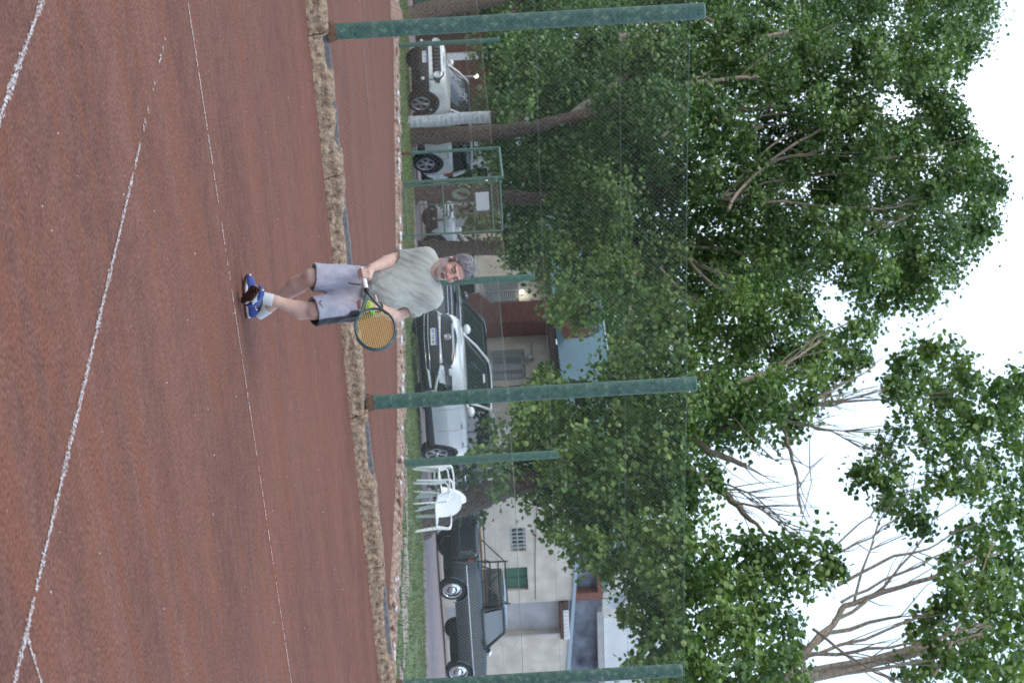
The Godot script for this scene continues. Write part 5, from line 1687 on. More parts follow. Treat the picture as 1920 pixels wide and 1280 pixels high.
# crowns as (x, y, z, radius) of leafy boughs, wood as polylines of (x, y, z, radius)
func tree_a_crown() -> Array:
	return [Vector4(-8.18, 4.84, -57.96, 0.97), Vector4(-5.94, 6.09, -55, 0.79), Vector4(-7.88, 11.02, -55.59, 0.63), Vector4(-7.3, 14.61, -57.07, 0.69), Vector4(-7.19, 7.15, -56.67, 0.87), Vector4(-6.55, 3.6, -56.07, 0.75), Vector4(-6.39, 10.49, -54.98, 0.73), Vector4(-6.32, 2.66, -50.79, 0.49), Vector4(-6.43, 4.53, -56.35, 0.55), Vector4(-7, 8.95, -55.82, 0.76), Vector4(-6.81, 4.69, -54.83, 0.62), Vector4(-8.5, 8.33, -55.66, 0.58), Vector4(-5.62, 8.37, -51.8, 0.84), Vector4(-7.72, 5.36, -56.73, 0.58), Vector4(-8.6, 9.1, -58.76, 0.6), Vector4(-7.22, 11.67, -54.75, 0.65), Vector4(-7.01, 12.58, -54.3, 0.61), Vector4(-7.31, 13.51, -53.7, 0.41), Vector4(-7.88, 6, -55.42, 0.68), Vector4(-7.73, 7.36, -53.56, 0.89), Vector4(-7.64, 12.63, -53.75, 0.55), Vector4(-8.19, 15.1, -57.81, 0.66), Vector4(-6.84, 8.02, -54.75, 0.54), Vector4(-7.85, 3.64, -56.01, 0.92), Vector4(-6.52, 9.82, -55.01, 0.65), Vector4(-6.37, 5.42, -51.53, 0.65), Vector4(-7.37, 9.85, -56.53, 0.77), Vector4(-9.22, 2.86, -60.67, 0.59), Vector4(-5.9, 14.84, -54.21, 0.56), Vector4(-6.81, 10.97, -55.55, 0.46), Vector4(-8.15, 6.48, -53.25, 0.57), Vector4(-6.52, 14.06, -52.07, 0.5), Vector4(-4.84, 12.27, -49.65, 0.39), Vector4(-6.59, 2.16, -53.54, 0.51), Vector4(-6.7, 11.66, -55.22, 0.45), Vector4(-8.23, 10.71, -58.8, 0.84), Vector4(-8.21, 15.39, -56.26, 0.48), Vector4(-5.67, 12.55, -53.25, 0.49), Vector4(-6.96, 13.75, -56.25, 0.47), Vector4(-7.62, 9.02, -54.24, 0.7), Vector4(-5.86, 7.55, -51.9, 0.71), Vector4(-5.75, 10.82, -51.01, 0.48), Vector4(-8.03, 9.57, -54.33, 0.55), Vector4(-7.47, 6.43, -57.55, 0.62), Vector4(-5.63, 6.36, -49.76, 0.84), Vector4(-6.75, 12.64, -56.05, 0.63), Vector4(-7.7, 8.29, -55.64, 0.63), Vector4(-7.22, 14.53, -54.29, 0.46), Vector4(-6.89, 3.68, -53.98, 0.69), Vector4(-7.33, 11.28, -55.56, 0.54), Vector4(-7.93, 2.92, -58.35, 0.95), Vector4(-5.31, 12.04, -53.09, 0.55), Vector4(-8.21, 16.33, -57.72, 0.65), Vector4(-8.11, 12.95, -58.82, 0.44), Vector4(-8.41, 9.28, -55.35, 0.55), Vector4(-7.09, 15.19, -54.99, 0.44), Vector4(-6.31, 13.98, -53.29, 0.47), Vector4(-6.01, 12.18, -54.61, 0.49), Vector4(-6.01, 14.4, -54.22, 0.41), Vector4(-8.8, 2.26, -59.42, 0.7), Vector4(-8.62, 5.61, -57.86, 0.73), Vector4(-7.06, 12.67, -51.94, 0.45), Vector4(-5.54, 11.28, -51.94, 0.41), Vector4(-7.22, 14.79, -53.13, 0.43), Vector4(-6.48, 9.72, -51.11, 0.5), Vector4(-7.49, 6.56, -52.37, 0.7), Vector4(-5.48, 14.9, -53.28, 0.43)]

func tree_a_wood() -> Array:
	return [
		["trunk", [Vector4(-5.76, -0.45, -52.5, 0.292), Vector4(-5.73, -0.28, -52.45, 0.240), Vector4(-5.71, 0.75, -52.43, 0.211), Vector4(-5.74, 1.91, -52.46, 0.204), Vector4(-5.83, 3.09, -52.61, 0.190), Vector4(-6, 3.99, -52.87, 0.176), Vector4(-6.24, 5.8, -53.23, 0.148), Vector4(-5.94, 7.51, -52.77, 0.103), Vector4(-6.05, 9.75, -52.95, 0.066)]],
		["limb", [Vector4(-6.87, 7.38, -53.1, 0.059), Vector4(-6.9, 8.86, -53.14, 0.059), Vector4(-6.9, 9.38, -53.14, 0.044)]],
		["limb", [Vector4(-8.72, 5.84, -56.3, 0.125), Vector4(-8.76, 6.98, -56.37, 0.110)]],
		["limb", [Vector4(-6.05, 4.01, -53.31, 0.118), Vector4(-7.68, 6.37, -55.81, 0.093), Vector4(-8.32, 8.7, -56.79, 0.071), Vector4(-8.78, 11.05, -57.48, 0.048)]],
		["limb", [Vector4(-7.75, 7.66, -54.63, 0.053), Vector4(-8.44, 8.66, -55.68, 0.046)]],
		["limb", [Vector4(-5.11, 6.39, -50.59, 0.049), Vector4(-6.44, 7.38, -52.63, 0.037), Vector4(-7.15, 7.83, -53.72, 0.030)]],
	]

func tree_b_crown() -> Array:
	return [Vector4(-5.52, 2.81, -57.5, 0.72), Vector4(-3.77, 9.11, -51.88, 0.68), Vector4(-5.5, 11.28, -55.37, 0.49), Vector4(-4.69, 12.99, -53.55, 0.59), Vector4(-3.79, 3.94, -51.43, 0.66), Vector4(-4.42, 4.69, -50.74, 0.56), Vector4(-5.46, 11.86, -55.12, 0.51), Vector4(-5.01, 5.84, -54.56, 0.92), Vector4(-3.95, 13.96, -51.71, 0.58), Vector4(-6.48, 2.35, -59.32, 0.92), Vector4(-3.17, 14.21, -49.51, 0.4), Vector4(-4.29, 3.28, -54.11, 0.66), Vector4(-4.59, 13.12, -51.85, 0.39), Vector4(-3.43, 4.98, -49.25, 0.63), Vector4(-4.27, 6.82, -50.82, 0.5), Vector4(-3.86, 10.89, -53.67, 0.53), Vector4(-3.48, 11.35, -53.43, 0.61), Vector4(-3.27, 13.59, -49.95, 0.47), Vector4(-4.35, 13.06, -55.86, 0.68), Vector4(-5.17, 10.37, -55.06, 0.85), Vector4(-5.03, 4, -53.17, 0.79), Vector4(-4.82, 15.89, -55.33, 0.47), Vector4(-3.68, 14.23, -50.47, 0.55), Vector4(-4.72, 11.91, -53.21, 0.51), Vector4(-4.94, 12.18, -51.39, 0.4), Vector4(-6.2, 5.05, -55.8, 0.64), Vector4(-4.82, 9.32, -55.27, 0.7), Vector4(-4.35, 11.22, -54.09, 0.64), Vector4(-4.54, 7.63, -51.25, 0.54), Vector4(-3.29, 12.53, -51.11, 0.5), Vector4(-4.78, 14.66, -53.39, 0.44), Vector4(-4.09, 11.62, -53.34, 0.54), Vector4(-6.05, 7.74, -58.48, 0.58), Vector4(-4.09, 8.52, -53.67, 0.68), Vector4(-4.39, 13.5, -53.84, 0.39), Vector4(-5.84, 10.79, -53.77, 0.4), Vector4(-5.3, 6.74, -53.86, 0.73), Vector4(-5.57, 15.27, -56.85, 0.51), Vector4(-3.68, 8.04, -53.63, 0.55), Vector4(-5.97, 15.21, -58.61, 0.7), Vector4(-3.66, 13.08, -51.09, 0.52), Vector4(-4.25, 13.46, -55.29, 0.48), Vector4(-3.93, 7.44, -50.88, 0.67), Vector4(-5.81, 3.76, -54.99, 0.7), Vector4(-4.03, 15.1, -51.95, 0.57), Vector4(-4.35, 4.92, -56.12, 0.6), Vector4(-5.35, 4.77, -52.63, 0.52), Vector4(-4.08, 10.17, -51.29, 0.42), Vector4(-4.94, 10.85, -54.82, 0.41), Vector4(-4.93, 3.54, -55.23, 0.55), Vector4(-4.6, 4.4, -55.43, 0.65), Vector4(-5.16, 8.65, -54.19, 0.53), Vector4(-3.56, 15.07, -50.6, 0.51), Vector4(-5.06, 13.2, -51.99, 0.38), Vector4(-5.51, 9.67, -55.11, 0.57), Vector4(-4.41, 13.78, -52.91, 0.44), Vector4(-4.09, 10.25, -54.81, 0.79), Vector4(-5.02, 14.97, -53.46, 0.42), Vector4(-4.94, 14.18, -54.74, 0.43), Vector4(-5.73, 5.43, -53.9, 0.57), Vector4(-4.82, 6.73, -56.69, 0.94), Vector4(-3.66, 11.76, -53.41, 0.42), Vector4(-4.57, 15.45, -56.14, 0.41), Vector4(-4.41, 11.85, -50.6, 0.42), Vector4(-4.65, 10.69, -51.32, 0.4), Vector4(-3.59, 11.57, -50.55, 0.44), Vector4(-5.5, 8, -55.89, 0.56), Vector4(-5.35, 2.22, -54.54, 0.57)]

func tree_b_wood() -> Array:
	return [
		["trunk", [Vector4(-4.29, -0.42, -53.18, 0.281), Vector4(-4.26, -0.24, -53.13, 0.229), Vector4(-4.14, 0.94, -52.94, 0.206), Vector4(-4, 1.96, -52.74, 0.198), Vector4(-3.86, 3.12, -52.52, 0.182), Vector4(-3.79, 4.72, -52.41, 0.160), Vector4(-3.99, 6.8, -52.71, 0.132), Vector4(-4.24, 8.19, -53.09, 0.088)]],
		["limb", [Vector4(-5.92, 8.11, -54.21, 0.105), Vector4(-5.75, 8.82, -53.94, 0.090), Vector4(-5.55, 9.52, -53.64, 0.052)]],
		["limb", [Vector4(-6.08, 8.45, -54.46, 0.038), Vector4(-5.93, 10.69, -54.22, 0.030), Vector4(-5.88, 12.18, -54.15, 0.023), Vector4(-5.56, 14.17, -53.65, 0.015)]],
		["limb", [Vector4(-3.15, 7.98, -50.16, 0.049), Vector4(-4.22, 9.04, -51.79, 0.043), Vector4(-5.07, 10.45, -53.08, 0.037), Vector4(-5.74, 11.87, -54.12, 0.030)]],
		["limb", [Vector4(-3.28, 8.04, -49.98, 0.035), Vector4(-4.33, 9.31, -51.59, 0.029), Vector4(-4.66, 10.71, -52.09, 0.029)]],
		["limb", [Vector4(-3.48, 8.02, -50.84, 0.035), Vector4(-3.82, 9.1, -51.36, 0.036), Vector4(-3.91, 10.27, -51.49, 0.029)]],
		["limb", [Vector4(-3.46, 7.9, -50.81, 0.035), Vector4(-4.57, 9.16, -52.5, 0.029), Vector4(-5.53, 10.62, -53.97, 0.022), Vector4(-5.6, 11.7, -54.08, 0.023)]],
		["limb", [Vector4(-3.71, 8.22, -51.2, 0.028), Vector4(-4.53, 9.73, -52.44, 0.029), Vector4(-4.62, 11.01, -52.58, 0.022)]],
		["limb", [Vector4(-3.81, 8.43, -51.72, 0.029), Vector4(-4.07, 9.66, -52.1, 0.029), Vector4(-3.9, 10.19, -51.84, 0.022)]],
		["limb", [Vector4(-3.91, 6.7, -51.68, 0.065), Vector4(-3.48, 7.89, -51.01, 0.043), Vector4(-3.24, 9.53, -50.66, 0.035), Vector4(-2.95, 11.55, -50.22, 0.028), Vector4(-3.02, 12.98, -50.32, 0.021)]],
		["limb", [Vector4(-4.38, 12.35, -52.39, 0.044), Vector4(-4.44, 12.96, -52.49, 0.036), Vector4(-4.39, 14.12, -52.42, 0.022)]],
	]

func tree_c_crown() -> Array:
	return [Vector4(-4.09, 2.58, -53.48, 0.91), Vector4(-2.97, 15.39, -54.37, 0.55), Vector4(-2.25, 11.49, -54.97, 0.44), Vector4(-1.96, 9.39, -50.29, 0.61), Vector4(-1.88, 13.74, -49.32, 0.58), Vector4(-2.71, 6.46, -51.64, 0.77), Vector4(-2.87, 5.17, -51.56, 0.72), Vector4(-3.53, 6.53, -52.64, 0.81), Vector4(-3.11, 15.19, -56.82, 0.69), Vector4(-2.52, 8.61, -51.58, 0.79), Vector4(-2.19, 13.17, -50.69, 0.44), Vector4(-2.97, 3.93, -56.3, 0.92), Vector4(-3.41, 8.77, -54.83, 0.58), Vector4(-2.42, 7.75, -53.63, 0.65), Vector4(-3.24, 10.5, -56.37, 0.87), Vector4(-3.67, 3.1, -57.34, 0.8), Vector4(-3.16, 12.28, -56.54, 0.69), Vector4(-2.98, 7.64, -51.72, 0.8), Vector4(-3.46, 11.18, -56.38, 0.53), Vector4(-2.19, 10.48, -53.02, 0.61), Vector4(-2.53, 5.6, -55.9, 0.56), Vector4(-4.29, 6.19, -56.05, 0.6), Vector4(-3.01, 8.89, -50.86, 0.51), Vector4(-3.15, 16.05, -54.79, 0.57), Vector4(-2.29, 11.03, -50.12, 0.5), Vector4(-2.57, 12.54, -53.81, 0.51), Vector4(-3.02, 14.09, -56.58, 0.63), Vector4(-3.55, 12.86, -55.76, 0.57), Vector4(-1.32, 14.46, -52.54, 0.39), Vector4(-3.03, 2.46, -53.74, 0.52), Vector4(-2.13, 15.02, -52.02, 0.52), Vector4(-2.17, 13.15, -55.18, 0.55), Vector4(-2.22, 13.18, -53.14, 0.45), Vector4(-2.51, 2.94, -50.25, 0.74), Vector4(-1.82, 6.51, -51.08, 0.58), Vector4(-3.7, 14.78, -57.3, 0.42), Vector4(-2.53, 10.38, -50.6, 0.65), Vector4(-2.19, 8.54, -54.51, 0.53), Vector4(-3.13, 4.55, -52.94, 0.63), Vector4(-2.51, 15.21, -51.57, 0.42), Vector4(-3.46, 5.91, -54.42, 0.66), Vector4(-1.95, 9.05, -52.48, 0.77), Vector4(-2.78, 6.2, -56.33, 0.59), Vector4(-1.69, 12.74, -49.55, 0.48)]

func tree_c_wood() -> Array:
	return [
		["trunk", [Vector4(-2.66, -0.37, -53.25, 0.296), Vector4(-2.69, -0.19, -53.28, 0.237), Vector4(-2.64, 0.99, -53.22, 0.207), Vector4(-2.63, 2.32, -53.19, 0.199), Vector4(-2.66, 4.4, -53.24, 0.177), Vector4(-2.52, 5.86, -53.02, 0.147), Vector4(-2.19, 7.27, -52.52, 0.102)]],
		["limb", [Vector4(-2.16, 6.95, -51.57, 0.057), Vector4(-1.6, 7.47, -50.7, 0.049), Vector4(-1.14, 8.89, -50, 0.035)]],
		["limb", [Vector4(-2.3, 7.03, -51.6, 0.043), Vector4(-2.08, 8.13, -51.26, 0.043), Vector4(-1.71, 9.17, -50.69, 0.028)]],
		["limb", [Vector4(-2.55, 7.27, -52.34, 0.044), Vector4(-2.43, 8.41, -52.15, 0.036), Vector4(-2.34, 9.33, -52.02, 0.029)]],
		["limb", [Vector4(-2.01, 6.83, -51.15, 0.043), Vector4(-1.07, 7.6, -49.71, 0.035), Vector4(-1.29, 8.77, -50.05, 0.028)]],
		["limb", [Vector4(-1.91, 6.02, -50.99, 0.042), Vector4(-0.98, 6.61, -49.58, 0.041)]],
		["limb", [Vector4(-1.78, 5.49, -50.61, 0.035), Vector4(-0.37, 5.11, -48.45, 0.034)]],
		["limb", [Vector4(-0.24, 8.48, -48.44, 0.054), Vector4(-0.94, 9.64, -49.52, 0.041)]],
		["limb", [Vector4(-2.49, 5.81, -52.43, 0.087), Vector4(-2.39, 8.71, -52.27, 0.065), Vector4(-2.68, 11.73, -52.72, 0.044), Vector4(-2.73, 13.52, -52.8, 0.029)]],
		["limb", [Vector4(-2.32, 11.97, -51.81, 0.029), Vector4(-2.95, 13.52, -52.76, 0.029)]],
	]

func tree_d_crown() -> Array:
	return [Vector4(-1.65, 12.72, -51.49, 0.47), Vector4(-1.39, 10.17, -53.29, 0.88), Vector4(-1.92, 7.47, -53.23, 0.51), Vector4(0.55, 6.84, -48.52, 0.49), Vector4(-0.72, 12.69, -49.51, 0.64), Vector4(-0.28, 8.25, -47.68, 0.5), Vector4(-1.34, 6.66, -53.17, 0.65), Vector4(-1.44, 8.48, -52.15, 0.89), Vector4(-1.2, 7.66, -51.78, 0.75), Vector4(0.33, 5.14, -49.16, 0.63), Vector4(0.44, 8.46, -46.98, 0.75), Vector4(-0.66, 11.82, -51.2, 0.63), Vector4(-1.33, 13.05, -48.88, 0.63), Vector4(-1.79, 3.67, -50.88, 0.8), Vector4(-0.31, 5.6, -47.6, 0.53), Vector4(-0.3, 8.97, -47.85, 0.47), Vector4(-0.19, 6.64, -46.7, 0.48), Vector4(-0.87, 4.31, -51.45, 0.59), Vector4(0.26, 5.99, -48.02, 0.56), Vector4(-0.71, 5.04, -47.36, 0.48), Vector4(0.38, 7.98, -49.57, 0.51), Vector4(-0.67, 12.48, -50.86, 0.5), Vector4(-1.04, 8.66, -49, 0.68), Vector4(-2.04, 4.61, -51.09, 0.8), Vector4(-1.91, 6.08, -53.12, 0.55), Vector4(-1.19, 10.97, -48.68, 0.43), Vector4(-1.17, 13.07, -52.28, 0.39), Vector4(0.41, 10.42, -46.88, 0.35), Vector4(-0.05, 7.16, -47.25, 0.54), Vector4(-1.22, 11.33, -47.86, 0.53), Vector4(-1.34, 10.37, -47.8, 0.62), Vector4(0.72, 10.4, -47.81, 0.38), Vector4(0.96, 9.41, -44.88, 0.48), Vector4(0.45, 9.52, -45.66, 0.41), Vector4(-1.62, 11.43, -50.1, 0.48), Vector4(0.97, 8.92, -46.69, 0.56), Vector4(0.62, 9.1, -46.38, 0.41), Vector4(-0.95, 5.67, -50.02, 0.55), Vector4(0.96, 10.89, -48.28, 0.36), Vector4(-0.34, 6.28, -47.82, 0.64), Vector4(-0.42, 7.42, -46.16, 0.66), Vector4(-1.41, 4.91, -47.6, 0.6), Vector4(-0.08, 9.72, -49.4, 0.4), Vector4(-1.12, 3.52, -48.06, 0.52), Vector4(-0.93, 12.16, -51.06, 0.37), Vector4(-0.51, 9.5, -48.07, 0.35), Vector4(0.18, 10.83, -47.63, 0.35), Vector4(-0.85, 7.12, -52.23, 0.73), Vector4(-0.69, 7.96, -46.88, 0.51), Vector4(0.81, 3.05, -45.19, 0.3), Vector4(0.98, 2.78, -44.93, 0.22), Vector4(-0.6, 3.2, -47.34, 0.18)]

func tree_d_wood() -> Array:
	return [
		["trunk", [Vector4(1.25, -0.43, -48.18, 0.161), Vector4(1.25, 1.25, -48.17, 0.147), Vector4(1.26, 2.58, -48.16, 0.134), Vector4(1.28, 5.26, -48.12, 0.120), Vector4(1.09, 7.05, -48.41, 0.094), Vector4(0.39, 8.87, -49.49, 0.055)]],
		["limb", [Vector4(1.26, 5.21, -47.42, 0.053), Vector4(0.97, 7.26, -47.88, 0.040), Vector4(0.44, 9.7, -48.68, 0.034), Vector4(-0.04, 10.95, -49.41, 0.021)]],
	]

func tree_e_crown() -> Array:
	return [Vector4(0.88, 4.73, -43.76, 0.72), Vector4(2.64, 2.64, -40.95, 0.4), Vector4(3.01, 4.17, -43.24, 0.72), Vector4(1.04, 7.47, -46.76, 0.7), Vector4(2.61, 5, -44.17, 0.52), Vector4(1.84, 7.21, -41.24, 0.71), Vector4(1.72, 5.18, -40.3, 0.69), Vector4(3.51, 5.56, -41.81, 0.44), Vector4(0.84, 5.42, -42.14, 0.68), Vector4(1.54, 7.86, -42.01, 0.46), Vector4(1.99, 3.26, -44.33, 0.64), Vector4(1.36, 4.24, -42.51, 0.7), Vector4(3.21, 3.13, -41.94, 0.71), Vector4(1.63, 2.72, -42.13, 0.53), Vector4(1.36, 6.13, -41.53, 0.63), Vector4(3.26, 2.53, -42.58, 0.54), Vector4(2.19, 6.18, -43.06, 0.72), Vector4(2.55, 3.45, -41.86, 0.71), Vector4(2, 8.21, -43.05, 0.49), Vector4(2.49, 5.68, -42.87, 0.52), Vector4(2.93, 4.95, -42.12, 0.46), Vector4(1.98, 4.98, -44.62, 0.48), Vector4(1.28, 8.07, -45.66, 0.52), Vector4(1.56, 8.56, -41.85, 0.46), Vector4(3.92, 5.03, -40.46, 0.48), Vector4(2.14, 2.63, -42.37, 0.51), Vector4(1.88, 4.08, -41.76, 0.47), Vector4(2.9, 2.31, -43.15, 0.5), Vector4(1.39, 3.4, -41.37, 0.47), Vector4(2.03, 6.64, -41.5, 0.52), Vector4(2.34, 3.99, -42.12, 0.44), Vector4(3.85, 3.5, -42.48, 0.4), Vector4(2.97, 5.64, -41.39, 0.53), Vector4(3.2, 3.71, -39.24, 0.49), Vector4(0.83, 5.93, -42.17, 0.46), Vector4(3.15, 4.88, -38.88, 0.47), Vector4(3.2, 4.3, -39.81, 0.45), Vector4(1.61, 2.15, -40.64, 0.57), Vector4(1.03, 8.89, -43.9, 0.32), Vector4(1.52, 6.94, -43.6, 0.57), Vector4(1.06, 9.82, -44.79, 0.34), Vector4(1.41, 9.5, -45.13, 0.34), Vector4(3.13, 5.88, -39.6, 0.4), Vector4(2.38, 1.76, -42.63, 0.45), Vector4(1.61, 13.18, -43.32, 0.36), Vector4(1.44, 10.1, -40.53, 0.32), Vector4(1.66, 11.84, -43.3, 0.45), Vector4(2.03, 13.05, -43.62, 0.39), Vector4(1.26, 10.52, -40.41, 0.45), Vector4(1.88, 11.41, -45.48, 0.43), Vector4(1.76, 13.15, -41.94, 0.33), Vector4(1.86, 12.76, -44.25, 0.4), Vector4(1.32, 12.1, -41.72, 0.47), Vector4(0.97, 11.15, -41.3, 0.5), Vector4(1.99, 11.75, -44, 0.35), Vector4(0.85, 11.36, -45.14, 0.39), Vector4(1.21, 11.1, -45.44, 0.3), Vector4(1.79, 11.91, -45.7, 0.35), Vector4(1.33, 12.82, -40.52, 0.36), Vector4(1.24, 12.4, -44.72, 0.37), Vector4(2.3, 1.29, -40.16, 0.2), Vector4(2.88, 1.7, -39.28, 0.22), Vector4(1.79, 1.55, -40.94, 0.2), Vector4(3.02, 1.58, -39.07, 0.17), Vector4(2.71, 2.85, -39, 0.43), Vector4(2.39, 3.54, -39.47, 0.46), Vector4(2.63, 4.11, -39.12, 0.43), Vector4(2.31, 4.71, -39.61, 0.44), Vector4(2.49, 5.23, -39.33, 0.39), Vector4(2.95, 3.79, -38.62, 0.39)]

func tree_e_wood() -> Array:
	return [
		["trunk", [Vector4(3.7, -0.15, -39.86, 0.343), Vector4(3.62, 0.05, -39.97, 0.300), Vector4(3.41, 0.61, -40.29, 0.257), Vector4(3.19, 1.41, -40.64, 0.248), Vector4(2.97, 2.22, -40.96, 0.228), Vector4(2.66, 3.75, -41.44, 0.196), Vector4(2.42, 5.18, -41.82, 0.174), Vector4(2.28, 6.03, -42.03, 0.163), Vector4(2.13, 6.88, -42.26, 0.106), Vector4(1.96, 7.64, -42.52, 0.142), Vector4(1.89, 8.01, -42.62, 0.107)]],
		["limb", [Vector4(2.35, 5.89, -41.92, 0.105), Vector4(2.69, 6.34, -41.39, 0.080), Vector4(2.93, 6.91, -41.03, 0.051)]],
		["limb", [Vector4(2.97, 5.68, -41.33, 0.092), Vector4(3.36, 6.16, -40.74, 0.074), Vector4(3.58, 6.47, -40.41, 0.079), Vector4(4.09, 6.88, -39.62, 0.039), Vector4(4.54, 7.41, -38.93, 0.022)]],
		["limb", [Vector4(3.55, 6.41, -40.09, 0.033), Vector4(3.82, 7.01, -39.66, 0.022), Vector4(4.24, 7.66, -39.02, 0.011)]],
		["limb", [Vector4(3.39, 6.34, -40.32, 0.028), Vector4(3.53, 6.98, -40.12, 0.017), Vector4(4.33, 7.52, -38.89, 0.011)]],
		["limb", [Vector4(2.87, 6.12, -41.12, 0.023), Vector4(3.24, 6.38, -40.55, 0.023), Vector4(3.83, 7.12, -39.65, 0.011)]],
		["limb", [Vector4(1.72, 5.22, -41.79, 0.046), Vector4(1.4, 6.34, -42.27, 0.053), Vector4(1.04, 7.62, -42.83, 0.042), Vector4(0.84, 8.27, -43.13, 0.030), Vector4(0.41, 9.13, -43.79, 0.018)]],
		["limb", [Vector4(1.94, 7.94, -42.54, 0.047), Vector4(1.81, 9.11, -42.74, 0.030), Vector4(1.75, 10.09, -42.83, 0.018), Vector4(1.74, 10.69, -42.85, 0.012)]],
		["limb", [Vector4(2.02, 7.77, -42.61, 0.059), Vector4(1.82, 8.78, -42.91, 0.048), Vector4(1.74, 8.98, -43.03, 0.030)]],
		["limb", [Vector4(2.03, 7.94, -42.6, 0.041), Vector4(2.55, 7.96, -41.79, 0.041), Vector4(3.29, 7.92, -40.67, 0.028), Vector4(3.88, 7.8, -39.76, 0.017)]],
		["limb", [Vector4(1.98, 7.9, -42.67, 0.036), Vector4(2.26, 8.52, -42.24, 0.023), Vector4(2.46, 9.86, -41.93, 0.012)]],
		["limb", [Vector4(1.87, 7.81, -42.47, 0.041), Vector4(1.81, 8.72, -42.56, 0.030), Vector4(1.55, 10.6, -42.96, 0.012)]],
		["limb", [Vector4(2.06, 7.93, -42.55, 0.030), Vector4(2.39, 8.95, -42.04, 0.018), Vector4(2.87, 9.83, -41.31, 0.011)]],
		["limb", [Vector4(1.83, 7.94, -42.89, 0.042), Vector4(1.63, 8.96, -43.21, 0.030), Vector4(1.02, 10.39, -44.13, 0.012)]],
		["limb", [Vector4(2.66, 3.75, -41.44, 0.081), Vector4(2.86, 4.06, -41.13, 0.051), Vector4(3.46, 3.75, -40.22, 0.034), Vector4(3.68, 3.27, -39.88, 0.022)]],
		["limb", [Vector4(4.19, 7.58, -38.55, 0.011), Vector4(3.05, 8.16, -40.3, 0.011), Vector4(2.81, 7.44, -40.67, 0.011)]],
	]

